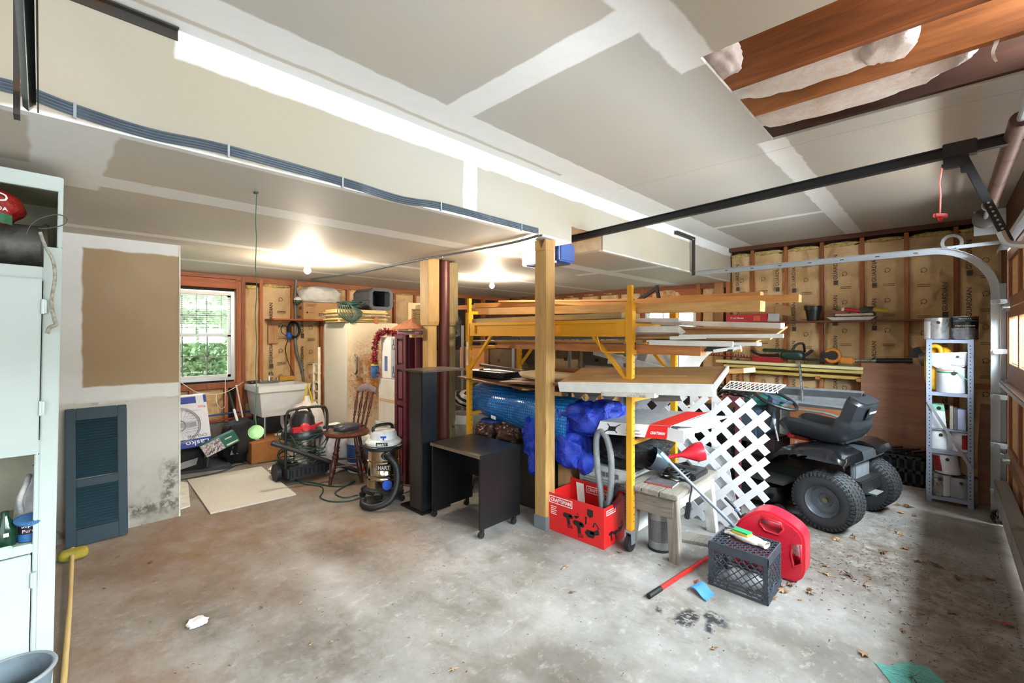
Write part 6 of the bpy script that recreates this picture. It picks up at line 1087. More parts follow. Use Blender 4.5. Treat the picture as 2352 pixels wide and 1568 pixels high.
T = thing('glass_jar', 'clear glass jar lying inside the upturned milk crate', 'jar', (-.85, 2.9, 0)); part('body', B().lathe([(.03, 0), (.045, .02), (.045, .14), (.03, .16), (.03, .18)], (-.93, 2.87, .05), V((1, .1, 0)), 22), plain('b9bdc0', .15), T, smooth=50); part('lid', B().cyl((-.75, 2.888, .05), (-.73, 2.89, .05), .033), plain('8d9094', .4), T)
glove = thing('work_glove', 'pale grey cloth work glove lying on the milk crate', 'glove', (-.84, 2.9, chh)); gm = plain('b3aca0', .85, var=.2, scale=20, bump=.3); gz = chh+.014
ga_, gb_ = onz(1690, 1225, gz), onz(1750, 1248, gz); ax = (gb_-ga_).normalized(); ay = V((-ax.y, ax.x, 0))
part('palm', B().blob(ga_.lerp(gb_, .5), (.085, .052, .016), 3, .12, 3., 4, None, .8).tf(X4.Translation(ga_.lerp(gb_, .5))@X4.Rotation(math.atan2(ax.y, ax.x), 4, 'Z')@X4.Translation(-ga_.lerp(gb_, .5))), gm, glove, smooth=70)
part('cuff', B().lathe([(.03, -.02), (.034, .03), (.036, .045), (.032, .045), (.026, .0)], gb_.lerp(ga_, .1), ax, 20, False).tf(X4.Translation(gb_)@X4.Diagonal((1, 1, .5, 1))@X4.Translation(-gb_)), plain('b3ada2', .85, var=.15, bump=.3), glove, smooth=60)
for k in range(4): s = (k-1.5)*.021; L = (.05, .062, .058, .045)[k]; part('finger', B().tube([ga_+ay*s*.8+ax*.02, ga_+ay*s-ax*L*.5+ZZ*.006, ga_+ay*(s*1.15)-ax*L-ZZ*.002], [.011, .01, .007], 8), gm, glove, smooth=70)
part('thumb', B().tube([ga_+ay*.03+ax*.05, ga_+ay*.06+ax*.03, ga_+ay*.07+ax*.0], [.012, .011, .008], 8), gm, glove, smooth=70)
T = thing('sponge', 'green and yellow scouring sponge on the cloth work glove', 'sponge', ga_+ZZ*.02); o = ga_-ax*.01+ZZ*.012+ay*.0; part('foam', B().obox(o-ay*.03, ax*.1, ay*.06, ZZ*.016), plain('d0b93a', .8), T, .004); part('scour_pad', B().obox(o-ay*.03+ZZ*.0165, ax*.1, ay*.06, ZZ*.007), plain('1f8a5a', .85), T, .003)
# gas can with two hand holes
gr = plain('cf2036', .32, var=.06, scale=5, coat=.1); gc = thing('fuel_can', 'red plastic fuel can behind the milk crate', 'can', (-.8, 3.2, 0)); gy0, gdp = 3.12, .16
def up2(u, v): p = ony(u, v, gy0+.03); return (p.x, p.z)
outl = [(-1.0, .01)]+[up2(*p) for p in ((1672, 1250), (1684, 1218), (1704, 1188), (1736, 1172), (1762, 1171), (1790, 1182), (1824, 1204), (1845, 1226), (1851, 1250), (1851, 1285), (1850, 1312), (1842, 1327), (1825, 1333))]+[(-.63, .008)]
h1 = [up2(*p) for p in ((1752, 1184), (1796, 1197), (1802, 1212), (1792, 1224), (1760, 1214), (1748, 1198))]; h2 = [up2(*p) for p in ((1823, 1243), (1842, 1247), (1844, 1290), (1826, 1297), (1819, 1268))]
def tmpo(b, bev): me = _mesh('t', b, gr, bev); o = bpy.data.objects.new('t', me); COL.objects.link(o); return o
outl = [(p.x, p.y) for p in spline([V((x, y, 0)) for x, y in outl[1:-1]], 4)]+[(-.67, .006), (-.98, .006)]
bo = tmpo(B().prism(outl, (0, gy0, 0), ZX, ZZ, ZY*gdp), .014); cts = [tmpo(B().prism(h, (0, gy0-.1, 0), ZX, ZZ, ZY*.5), 0) for h in (h1, h2)]
for c in cts: m = bo.modifiers.new('b', 'BOOLEAN'); m.operation = 'DIFFERENCE'; m.object = c; m.solver = 'EXACT'
me = bpy.data.meshes.new_from_object(bo.evaluated_get(bpy.context.evaluated_depsgraph_get())); q = B(); q.v = [v.co.copy() for v in me.vertices]; q.f = [tuple(p.vertices) for p in me.polygons]
for o_ in [bo]+cts: bpy.data.objects.remove(o_)
part('body', q, gr, gc, smooth=50)
for hh in (h1, h2): part('grip_rim', B().tube([(x, gy0-.002, z) for x, z in hh], .007, 6, True), gr, gc, smooth=80)
sp0 = V((up2(1708, 1200)[0], gy0+.1, up2(1708, 1200)[1])); s1, s2 = ony(1706, 1190, gy0+.1), ony(1665, 1142, gy0+.1)
part('spout_cap', B().lathe([(.028, -.02), (.03, 0), (.03, .03), (.018, .035)], sp0, s1-sp0+ZZ*.03-ZX*.03, 18), blackp, gc, smooth=40); part('spout', B().tube(spline([sp0, s1, ony(1688, 1165, gy0+.1), s2], 5), [.014]*8+[.011]*8, 10), blackp, gc, smooth=60); part('spout_collar', B().cyl(ony(1697, 1174, gy0+.1), ony(1690, 1167, gy0+.1), .018), plain('6f7f95', .4), gc)
# red pole, blue pad, sheet scraps, net
pA, pB = onz(1490, 1369, .016), onz(1640, 1271, .016); T = thing('broom_pole', 'red pole with a black grip lying on the floor left of the milk crate', 'pole', pA); d = pB-pA; part('pole', B().cyl(pA+d*.15, pB+d*.25, .0135, n=14), plain('d0302c', .35), T, smooth=50); part('grip', B().cyl(pA, pA+d*.16, .0155, n=14), blackm, T, smooth=50)
bs_ = [onz(u, v, .012) for u, v in ((1586, 1353), (1608, 1340), (1642, 1362), (1622, 1378))]; q = B().slab(lambda i, j: bs_[0].lerp(bs_[3], j).lerp(bs_[1].lerp(bs_[2], j), i)+ZZ*(.012*sin(j*pi*1.5+.4)+.004), 4, 10, (0, 0, .007)); T = solid('foam_pad', 'light blue foam pad on the floor in front of the milk crate', 'pad', q, plain('4f8fd0', .8, var=.08), smooth=60)
net = [onz(u, v, .003) for u, v in ((2008, 1520), (2040, 1530), (2085, 1520), (2130, 1532), (2165, 1562), (2200, 1610), (2150, 1640), (2080, 1610), (2040, 1560))]
T = thing('mesh_bag', 'teal mesh bag lying flat on the floor at bottom right', 'bag', net[0]); cen = sum(net, V())/len(net); q = B()
for k in range(len(net)):
    a, b = net[k], net[(k+1) % len(net)]
    q.grid(lambda i, j: (cen.lerp(a.lerp(b, i), j))+ZZ*(.012*(1-j)*(1+mn.noise(V((a.x*20+i*3, a.y*9, j*4))))+.002), 4, 8)
g = G('teal_mesh'); n = g.noise(40., 5., .7, g.mapv((1, 5, 1))); g.b.inputs['Alpha'].default_value = .75; part('mesh', q, g.done(g.mix(g.ramp(n, .4, .6), '3f9f98', '7cc8c0'), .6), T, smooth=80)
solid('paper_scrap', 'crumpled white paper scrap on the floor at lower left', 'paper', B().blob(onz(452, 1428, .008), (.05, .045, .012), 3, .35, 4., 3, .001), plain('e4e4e2', .7), smooth=30)
# fallen leaves
lmats = [plain('8a6a48', .7, var=.2), plain('6b4a30', .7, var=.2), plain('b0906a', .7, var=.2), plain('9a4f34', .7, var=.2)]
def leafmesh(sd):
    rnd = random.Random(sd); P = []
    for k in range(18):
        t = k/18*2*pi; r = .55+.45*abs(sin(t*2.5+.3)) if k % 2 else .3+.15*rnd.random(); P.append((cos(t)*r*.6, sin(t)*r))
    q = B(); vs = [V((0, 0, .25))]+[V((x, y, .12+.4*mn.noise(V((x*1.5+sd, y*1.5, 0))))) for x, y in P]; q.add(vs, [(0, i+1, (i+1) % 18+1) for i in range(18)]); q.obox(V((-.02, -1.1, .1)), V((.04, 0, 0)), V((0, .9, .05)), V((0, 0, .03))); return q
protos = []
lp = [(1300, 1305, .04, 2), (1313, 1362, .028, 1), (1425, 1270, .03, 1), (1515, 1298, .02, 1), (1600, 1338, .035, 3), (1640, 1490, .03, 0), (690, 1385, .02, 2), (715, 1480, .02, 2), (760, 1475, .02, 2), (1775, 1375, .04, 0), (1800, 1360, .045, 2), (1790, 1348, .04, 1), (1815, 1345, .04, 0), (1860, 1355, .03, 1), (1838, 1378, .022, 2), (1900, 1320, .04, 2), (1950, 1322, .045, 1), (1990, 1345, .04, 2), (1895, 1300, .035, 0), (1860, 1363, .04, 2), (1985, 1505, .045, 2), (2075, 1450, .035, 0), (2185, 1408, .04, 0), (2310, 1435, .05, 3), (1920, 1240, .05, 2), (1960, 1235, .05, 0), (2040, 1170, .05, 2), (2060, 1160, .05, 0), (2085, 1165, .05, 1), (2100, 1185, .04, 0), (2070, 1178, .05, 2), (2200, 1160, .05, 3), (2240, 1165, .04, 1), (2065, 1225, .05, 2), (2030, 1270, .05, 1), (2080, 1260, .05, 0), (2110, 1290, .05, 2), (2150, 1300, .05, 1), (2200, 1330, .05, 1), (2270, 1330, .05, 3), (600, 1395, .016, 1), (345, 1292, .03, 1), (270, 1280, .02, 1), (1040, 1540, .03, 2), (240, 1352, .016, 1), (1020, 1300, .02, 2)]
for i, (u, v, s, mi) in enumerate(lp):
    p = onz(u, v, .001); q = leafmesh(i % 6); M = X4.Translation(p)@X4.Rotation(i*2.4, 4, 'Z')@X4.Scale(s, 4); q.tf(M); lo = min(x.z for x in q.v); q.v = [x+ZZ*(.0015-lo) for x in q.v]
    where = 'near the milk crate' if 1580 < u < 1880 and v > 1290 else ('by the mower wheels' if u > 1880 and v < 1250 else ('on the open floor at left' if u < 1100 else ('in front of the red carton and bench' if u < 1580 else 'on the littered floor before the overhead door')))
    lb_ = '%s %s dry oak leaf %s' % ('large' if s >= .045 else 'small' if s <= .025 else 'curled', ('brown', 'dark brown', 'pale tan', 'reddish')[mi], where); solid('oak_leaf', lb_, 'leaf', q, lmats[mi], group=lb_)
q = B(); rnd = random.Random(5)
for k in range(1700):
    cx2, cy2, sx2, sy2 = rnd.choice(((-.32, 3.75, .22, .22), (-.05, 3.55, .22, .4), (-.3, 4.6, .2, .25), (-.65, 3.5, .2, .25), (.1, 3.0, .15, .4), (.2, 3.7, .08, .8))); p = V((rnd.gauss(cx2, sx2), rnd.gauss(cy2, sy2), .003)); p.x = min(p.x, .27)
    t = rnd.random()*6.3; L = rnd.uniform(.004, .014); a = V((cos(t), sin(t), .12))*L; b = V((-sin(t), cos(t), .1))*L*.3; q.add([p-a, p+b, p+a, p-b], [(0, 1, 2, 3)])
solid('leaf_litter', 'fine brown leaf litter scattered before the overhead door', 'litter', q, lmats[1], kind='stuff')
q = B()
for k in range(420):
    p = V((rnd.uniform(-3.6, -.4), rnd.uniform(.3, 2.6), .003)); t = rnd.random()*6.3; L = rnd.uniform(.003, .009); a = V((cos(t), sin(t), .2))*L; b = V((-sin(t), cos(t), .1))*L*.4; q.add([p-a, p+b, p+a, p-b], [(0, 1, 2, 3)])
solid('leaf_litter', 'tiny crumbs of litter scattered over the open concrete floor', 'litter', q, lmats[1], kind='stuff')
# ================= ride-on mower =================
MM = X4.Translation(V((-.565, 4.57, 0)))@X4.Rotation(math.atan2(.22, -.975), 4, 'Z')      # local x forward, y to the mower's left (towards the camera)
MW_ = thing('riding_mower', 'black ride on lawn mower parked behind the white lattice', 'mower', (0, 0, 0)); MW_.matrix_world = MM; MW[MW_] = MM
def mp(name, b, m, P=None, **k): return part(name, b, m, P or MW_, world=False, **k)
mb = plain('0e0f12', .2, var=.1, coat=.4); rub = plain('2b2d30', .75, var=.15, scale=18, bump=.2); rim_ = plain('5f666d', .4, .3); seatm = plain('1d2024', .4, var=.12, bump=.1, scale=8)
def tyre(x, y, r, wd, side):
    t = mp('wheel', B().lathe([(r*.48, -wd*.42), (r*.62, -wd*.5), (r*.82, -wd*.5), (r*.94, -wd*.42), (r*.97, -wd*.2), (r*.97, wd*.2), (r*.94, wd*.42), (r*.82, wd*.5), (r*.62, wd*.5), (r*.48, wd*.42)], (x, y, r), (0, 1, 0), 44, False), rub, smooth=50)
    q = B(); N = 44
    for row, y0, y1, off in ((0, -.42, -.24, 0), (1, -.21, -.02, .5), (2, .02, .21, 0), (3, .24, .42, .5)):
        for k in range(N):
            a = (k+off)/N*2*pi; c = V((cos(a), 0, sin(a))); tn = V((-sin(a), 0, cos(a))); o = V((x, y, r))+c*(r*.955)
            q.obox(o+ZY*(wd*y0)-tn*(r*.045), ZY*(wd*(y1-y0)), tn*(r*.09), c*(r*.035))
    for k in range(N):
        a = (k+.5)/N*2*pi; c = V((cos(a), 0, sin(a))); tn = V((-sin(a), 0, cos(a)))
        for s in (-1, 1): q.obox(V((x, y, r))+c*(r*.86)+ZY*(s*wd*.47)-tn*(r*.035), ZY*(s*wd*.05), tn*(r*.07), c*(r*.1)-ZY*(s*wd*.03))
    mp('tread', q, rub, t, kind='stuff')
    s = side; mp('rim', B().lathe([(.02, wd*.12*s), (r*.2, wd*.14*s), (r*.24, wd*.2*s), (r*.42, wd*.2*s), (r*.47, wd*.4*s), (r*.52, wd*.48*s), (r*.52, wd*.44*s), (r*.44, -wd*.4*s)], (x, y, r), (0, 1, 0), 36), rim_, t, smooth=40)
    mp('hub_cap', B().cyl((x, y+wd*.1*s, r), (x, y+wd*.22*s, r), .018, n=14), plain('8a7d60', .4, .5), t); return t
tyre(0, .375, .222, .22, 1); tyre(0, -.375, .222, .22, -1); tyre(1.18, .36, .18, .15, 1); tyre(1.18, -.36, .18, .15, -1)
mp('axle', B().cyl((0, -.3, .235), (0, .3, .235), .03), blackm); mp('frame', B().box(-.16, 1.35, -.2, .2, .25, .36), blackm, bevel=.01)
mp('rear_plate', B().box(-.10, -.06, -.14, .14, .2, .5), plain('7a7f84', .5, .3), bevel=.01); mp('drawbar', B().box(-.22, -.1, -.08, .08, .245, .26), plain('a9adaf', .4, .6), bevel=.01)
def fen(s): return [(-.15, .53), (-.14, .57), (-.06, .60), (.16, .595), (.3, .56), (.42, .46), (.52, .34), (.62, .29), (.9, .28)]
for s in (1, -1):
    pr = fen(s); q = B(); rings = []
    for x, z in pr: rings.append([(x, s*.13, z-.01), (x, s*.13, z+.012), (x, s*.42, z+.012), (x, s*.475, z-.01), (x, s*.485, z-.045), (x, s*.475, z-.045), (x, s*.46, z-.02), (x, s*.41, z-.01)])
    mp('fender', q.ring(rings if s > 0 else [r[::-1] for r in rings]), mb, smooth=45)
mp('rear_deck', B().ring([[(-.15, -.3, .5), (-.15, .3, .5), (-.14, .3, .575), (-.14, -.3, .575)], [(.2, -.2, .5), (.2, .2, .5), (.2, .2, .58), (.2, -.2, .58)]]), plain('33373b', .4, var=.2), bevel=.01)
# seat: cushion curling up into the back
sp_ = [(.40, .69), (.36, .715), (.2, .70), (.08, .69), (.0, .72), (-.05, .82), (-.085, .93), (-.11, .985)]
pts2 = spline([(x, 0, z) for x, z in sp_], 5); q = B(); rings = []
for i, p in enumerate(pts2):
    t = (pts2[min(i+1, len(pts2)-1)]-pts2[max(i-1, 0)]).normalized(); n = V((t.z, 0, -t.x)); n = -n if (i < 12 and n.z < 0) else n; f = i/(len(pts2)-1); hw = .22*(1-.12*f)*(1 if f < .93 else .85); th = .085 if f < .7 else .07
    n = V((-t.z, 0, t.x)); n = n if n.dot(V((.6, 0, 1))) > 0 else -n
    rings.append([p+ZY*hw*a+n*b*th for a, b in ((-1, .5), (-.78, .8), (-.58, .3), (.58, .3), (.78, .8), (1, .5), (1, -.6), (.75, -1), (-.75, -1), (-1, -.6))])
mp('seat', B().ring(rings), seatm, smooth=60); st_ = [o for o in COL.objects if o.name.startswith('seat') and o.parent is MW_][0]
mp('seat_badge', B().obox((-.142, -.08, .83), (0, .16, 0), (-.033, 0, .09), (-.004, 0, -.001)), blackm, st_); text('CRAFTSMAN', MM@V((-.163, .065, .868)), MM.to_3x3()@V((0, -1, 0)), MM.to_3x3()@V((-.045, 0, .09)), .13, plain('b9b4b4', .5), st_, .022)
for y in (-.12, .12): mp('spring', B().tube([(.0+.02*cos(k*.8), y+.02*sin(k*.8), .60+.0018*k) for k in range(40)], .004, 5), plain('8d8f90', .3, .8))
mp('seat_pan', B().box(-.05, .33, -.17, .17, .63, .645), blackm)
mp('steering_column', B().cyl((.72, 0, .45), (.60, 0, .87), .05, .035, 14), blackp, smooth=40); mp('dash', B().ring([[(.62, -.2, .5), (.62, .2, .5), (.66, .17, .78), (.66, -.17, .78)], [(.86, -.22, .5), (.86, .22, .5), (.84, .18, .84), (.84, -.18, .84)]]), plain('2f3b47', .35), bevel=.02)
swc, swn = V((.58, 0, .90)), V((-.42, 0, .9)).normalized(); sa_ = ZY; sb_ = swn.cross(sa_)
sw_ = mp('steering_wheel', B().tube([swc+sa_*.19*cos(t*pi/20)+sb_*.19*sin(t*pi/20) for t in range(40)], .015, 10, True), blackp, smooth=70); q = B()
for k in range(3): q.bar(swc+swn*-.01, swc+(sa_*cos(k*2.094+.5)+sb_*sin(k*2.094+.5))*.18, .04, .012, swn)
q.cyl(swc-swn*.03, swc+swn*.012, .05, n=18); mp('spoke', q, plain('3d4a5c', .4), sw_, bevel=.003)
hr = [[(x, -w, .36), (x, w, .36), (x, w, z-.06), (x, w*.8, z), (x, -w*.8, z), (x, -w, z-.06)] for x, w, z in ((.80, .235, .74), (1.0, .23, .80), (1.3, .22, .79), (1.5, .2, .72), (1.56, .17, .6))]
mp('hood', B().ring(hr), mb, bevel=.01, smooth=40); mp('hood_stripe', B().obox((.86, .2365, .66), (.06, 0, .05), (.0, 0, .03), (0, .004, 0)).obox((.9, .2365, .60), (.08, -.001, .02), (.0, 0, .012), (0, .004, 0)), plain('b9bec2', .35), bevel=.002); text('CRAFTSMAN', MM@V((1.34, .2315, .6)), MM.to_3x3()@V((-1, .0, 0)), ZZ, .16, redc, MW_, .03)
mp('foot_rest', B().box(.3, .85, -.43, .43, .25, .275), plain('3a3b36', .7, var=.3, scale=30))
mp('engine', B().box(.5, .78, -.14, .14, .36, .56), plain('2a1a18', .5), bevel=.02); mp('fuel_cap', B().cyl((.38, .1, .6), (.38, .1, .64), .04), red); mp('lever', B().cyl((.45, .2, .56), (.48, .21, .72), .008).cyl((.48, .21, .71), (.48, .21, .75), .016), plain('b8bcc0', .3, .6)); mp('battery', B().box(.24, .42, -.1, .12, .585, .64), plain('8e1c1c', .5), bevel=.01)
mp('mower_deck', B().ring([[(.28+.3*a+.02*0, 0, 0) for a in (0,)]*3]) if 0 else B().lathe([(.4, .09), (.42, .12), (.41, .21), (.3, .245), (.02, .25)], (.66, .12, 0), ZZ, 36), mb, smooth=45); mp('mower_deck', B().lathe([(.34, .09), (.36, .12), (.35, .21), (.26, .24), (.02, .245)], (.66, -.2, 0), ZZ, 36), mb, smooth=45)
mp('gauge_wheel', B().cyl((.3, .49, .06), (.3, .53, .06), .055, n=16), blackm)
# ================= back wall: shelves, tools, boards =================
T = thing('wall_shelf', 'thin reddish shelf along the back wall with the flower pot on it', 'shelf', (-1.2, 6.55, 1.665)); part('board', B().box(-2.2, .05, 6.43, 6.65, 1.635, 1.655), wood('8a4a2c', '552a18', 0, .8), T, .002)
for x in (-1.87, -1.08, -.29): part('bracket', B().box(x-.02, x+.02, 6.6, 6.65, 1.5, 1.634), stud_m[2], T)
zs_ = 1.656
T = thing('red_carton', 'flat red carton with white lettering on the back wall shelf', 'box', (-1.75, 6.5, zs_)); a = ony(1668, 734, 6.45); b = ony(1762, 731, 6.45)
part('carton', B().box(a.x, b.x, 6.45, 6.62, zs_, zs_+.10), plain('b8202a', .45, var=.05), T, .002); text('Trail Boss', (a.x+.05, 6.4492, zs_+.04), ZX, ZZ, .17, white, T, .025); part('lining', B().box(b.x+.001, b.x+.14, 6.46, 6.6, zs_, zs_+.012).obox((b.x+.001, 6.46, zs_+.01), (.13, 0, -.0), (.01, 0, .09), (0, .004, 0)), plain('b9bcc4', .5), T); part('printed_panel', B().box(b.x-.16, b.x-.08, 6.4485, 6.4495, zs_+.015, zs_+.08), plain('d6603a', .5), T)
solid('cardboard_flap', 'open brown carton behind the red carton on the back wall shelf', 'box', B().box(b.x-.4, b.x+.05, 6.625, 6.645, zs_, zs_+.2).obox((b.x+.06, 6.6, zs_+.1), (.18, 0, -.04), (-.02, .02, .13), (0, .006, 0)), card)
pt = ony(1868, 727, 6.53); T = thing('flower_pot', 'black plastic flower pot on the back wall shelf', 'pot', (pt.x, 6.53, zs_)); part('pot', B().lathe([(.062, 0), (.082, .125), (.09, .127), (.094, .18), (.086, .18), (.078, .12), (.058, .008)], (pt.x, 6.53, zs_), ZZ, 30), blackp, T, smooth=30)
x0 = ony(1900, 722, 6.45).x; x1 = ony(2012, 722, 6.45).x; T = thing('paint_tray', 'white paint tray at the bottom of the tool heap on the back shelf', 'tray', ((x0+x1)/2, 6.5, zs_)); part('tray', B().ring([[(x0+.05, 6.43, zs_), (x1-.05, 6.43, zs_), (x1-.05, 6.62, zs_), (x0+.05, 6.62, zs_)], [(x0, 6.40, zs_+.035), (x1, 6.40, zs_+.035), (x1, 6.64, zs_+.035), (x0, 6.64, zs_+.035)], [(x0+.02, 6.42, zs_+.033), (x1-.02, 6.42, zs_+.033), (x1-.02, 6.62, zs_+.033), (x0+.02, 6.62, zs_+.033)]]), white, T)
T = thing('spattered_board', 'spattered wooden board resting on the white paint tray', 'board', ((x0+x1)/2, 6.5, zs_+.04)); part('board', B().box(x0+.08, x1-.02, 6.42, 6.6, zs_+.05, zs_+.075), rusty('d6c3b4', '7a3f34', .42, .6, 0, 12.), T, .004)
T = thing('paint_roller', 'red handled roller on the tool heap of the back shelf', 'tool', (x0+.25, 6.5, zs_+.08)); part('handle', B().cyl((x0+.16, 6.44, zs_+.125), (x0+.33, 6.46, zs_+.1), .02), plain('c6262c', .35), T, smooth=50); part('frame', B().bar((x0+.33, 6.46, zs_+.1), (x0+.45, 6.5, zs_+.12), .02, .02), blackp, T); part('sleeve', B().cyl((x0+.42, 6.45, zs_+.11), (x0+.55, 6.5, zs_+.1), .025), plain('cdb64a', .7), T); part('cap', B().cyl((x0+.14, 6.438, zs_+.128), (x0+.165, 6.44, zs_+.124), .022), white, T)
solid('sanding_block', 'pinkish flat pad left of the red roller on the back shelf', 'tool', B().box(x0+.05, x0+.2, 6.5, 6.58, zs_+.078, zs_+.11), plain('a8675a', .7), .004); blobthing('caulk_tube', 'dark metal clamp at the right end of the tool heap on the back shelf', 'tool', (x1-.08, 6.48, zs_+.1), (.08, .05, .05), plain('4a4640', .5, .3), 4, .25, 3., None, .7)
# siding boards carrying power tools
sd_ = [plain('d3c996', .55, var=.05, scale=2), plain('c5ac62', .55, var=.08, scale=2), plain('bfa254', .6, var=.08, scale=2)]
for k, (a, b, m, lab) in enumerate((((1650, 828), (1985, 846), sd_[0], 'long cream siding board under the chainsaw, topmost of three'), ((1668, 838), (1985, 854), sd_[1], 'yellow siding board in the middle of three on the back wall'), ((1668, 848), (1985, 868), sd_[2], 'yellow siding board at the bottom of three on the back wall'))): board(lab, a, b, 6.42+.05*k, 6.42+.05*k, .2, .035, m, 'siding_board')
T = thing('wall_bracket', 'wooden brackets holding the siding boards on the back wall', 'bracket', (-1.3, 6.6, .9))
for x in (-2.0, -1.08, -.69): part('bracket', B().box(x-.02, x+.02, 6.35, 6.65, .96, .995).box(x-.02, x+.02, 6.6, 6.65, .7, .96), stud_m[1], T)
zc = ony(1800, 832, 6.42).z+.02
cs = thing('chainsaw', 'dark green chainsaw with a black bow handle on the siding boards', 'tool', (-1.4, 6.4, zc)); c = ony(1810, 815, 6.4); gn = plain('1c2f28', .4); part('body', B().blob(c+ZX*.05, (.13, .07, .06), 3, .08, 2., 3, None, .6), gn, cs, smooth=60); part('top_cover', B().box(c.x-.28, c.x-.02, c.y-.04, c.y+.04, c.z+.035, c.z+.075), gn, cs, .01); part('front_handle', B().tube(spline([V((c.x+.05, c.y-.06, c.z+.05)), V((c.x+.1, c.y-.04, c.z+.13)), V((c.x+.16, c.y, c.z+.14)), V((c.x+.17, c.y+.04, c.z+.04))], 5), .014, 8), blackp, cs, smooth=60); part('hand_guard', B().bar((c.x+.17, c.y, c.z-.01), (c.x+.26, c.y, c.z+.07), .1, .03), blackp, cs, .01); part('rear_handle', B().tube(spline([V((c.x-.42, c.y, c.z+.05)), V((c.x-.38, c.y, c.z+.02)), V((c.x-.3, c.y, c.z-.01)), V((c.x-.1, c.y, c.z-.01))], 5), .016, 8), blackp, cs, smooth=60); part('guide_bar', B().bar((c.x+.14, c.y, c.z-.045), (c.x+.5, c.y, c.z-.055), .02, .03), blackm, cs); part('switch', B().box(c.x-.06, c.x+.02, c.y-.045, c.y-.02, c.z+.02, c.z+.04), plain('d8502a', .4), cs)
c = ony(1700, 820, 6.38); ht = thing('hedge_trimmer', 'red hedge trimmer with a long toothed blade, left of the chainsaw', 'tool', (c.x, c.y, zc)); part('body', B().bar((c.x+.14, c.y, c.z-.01), (c.x+.5, c.y, c.z-.03), .08, .07), plain('9c1f22', .4), ht, .02); part('blade', B().bar((c.x-.5, c.y, c.z+.02), (c.x+.15, c.y, c.z-.005), .05, .01), plain('4a2024', .4, .5), ht)
for k in range(18): x = c.x-.48+.035*k; part('tooth', B().prism([(0, 0), (.014, 0), (.01, .03), (.004, .03)], (x, c.y-.01, c.z+.02-.0012*k), ZX, ZZ, ZY*.008), plain('8a3034', .4, .5), ht)
c = ony(1900, 822, 6.38); tm = thing('string_trimmer', 'orange and black string trimmer lying on the siding boards', 'tool', (c.x, c.y, zc)); og = plain('c87a24', .45); part('handle_loop', B().tube([c+V((.05+.07*cos(t*pi/8), 0, .03+.07*sin(t*pi/8))) for t in range(16)], .02, 8, True), og, tm, smooth=60); part('grip', B().bar(c+V((-.06, 0, .03)), c+V((.1, 0, .04)), .05, .1), blackp, tm, .015); part('motor_body', B().bar(c+V((.12, 0, -.02)), c+V((.26, 0, -.02)), .07, .07), og, tm, .015); part('shaft', B().cyl(c+V((.25, 0, -.02)), c+V((.75, 0, .0)), .014), plain('9a9da0', .3, .7), tm, smooth=50); part('sleeve', B().cyl(c+V((.45, 0, -.012)), c+V((.75, 0, .0)), .026), blackp, tm, smooth=50); part('cutter_head', B().lathe([(.03, -.05), (.07, -.03), (.075, .03), (.04, .06)], c+V((.85, 0, .02)), V((1, -.4, .2)), 18), plain('6a645c', .4, .3), tm, smooth=40); part('guard', B().prism([(0, 0), (.16, 0), (.1, .12), (.05, .1)], c+V((.7, .03, .03)), ZX, ZZ, ZY*.012), blackp, tm)
# plywood, screens, rod
ply = wood('a5745a', '7d523c', 0, .6, .55, False, 'ply'); solid('plywood_sheet', 'reddish plywood sheet leaning on the back wall behind the mower seat', 'board', B().obox(V((-.67, 6.3, .004)), V((.54, 0, 0)), V((0, .08, 1.17)), V((0, .016, 0))), ply, .001)
for k, (u0, u1, v0, v1, y) in enumerate(((1758, 1985, 958, 884, 6.28), (1792, 1990, 975, 905, 6.2), (1828, 1950, 990, 920, 6.1))):
    a, b = ony(u0, v1, y), ony(u1, v1+14, y); T = thing('window_screen', ('rearmost', 'middle', 'front')[k]+' aluminium window screen leaning on the back wall by the steering wheel', 'screen', (a.x, y, 0)); q = B(); top = b-a; dn = V((0, -.06, .03-a.z)); al = plain('a9aeb4', .4, .5)
    q.obox(a, top, V((0, 0, -.025)), ZY*.015).obox(a+dn, top, V((0, 0, .025)), ZY*.015).obox(a, ZX*.022, dn, ZY*.015).obox(b-ZX*.022, ZX*.022, dn, ZY*.015).obox(a+dn*.16, top, V((0, 0, -.02)), ZY*.013); part('frame', q, al, T); part('mesh', B().obox(a+ZY*.006, top, dn, ZY*.002), plain(('4a4d52', '82868c', '3c3f44')[k], .6), T)
solid('timber_sheet', 'orange brown wood panel low behind the mower steering wheel', 'board', B().box(-1.3, -.7, 6.06, 6.08, .004, .66), wood('a5683c', '7a4626', 0, .7), .003)
pole('metal_rod', 'thin steel rod standing behind the mower seat', 'pole', ony(1852, 1000, 6.0), ony(1836, 832, 6.3), .013, plain('8d949c', .3, .7)); T = thing('bent_pipe', 'bent grey pipe curving low behind the mower seat', 'pipe', ony(1900, 950, 5.9)); part('pipe', B().tube(spline([ony(u, v, 5.9) for u, v in ((1820, 938), (1870, 944), (1910, 952), (1940, 968), (1950, 1000), (1955, 1118))], 6), .014, 8), plain('9aa0a6', .35, .6), T, smooth=60)
T = thing('teal_tarp', 'teal and black heap of garden hose behind the lattice, by the steering wheel', 'heap', ony(1720, 905, 4.6)); part('cloth', B().blob(ony(1745, 918, 4.9), (.22, .12, .06), 3, .3, 3., 2, None, .8), plain('1f6a60', .6), T, smooth=60); q = B()
for k in range(4): c = ony(1690, 905, 4.7); q.tube([c+V((.16*cos(t*pi/10), .1*sin(t*pi/10), .02*k+.03*sin(t*.9+k))) for t in range(20)], .012, 6, True)
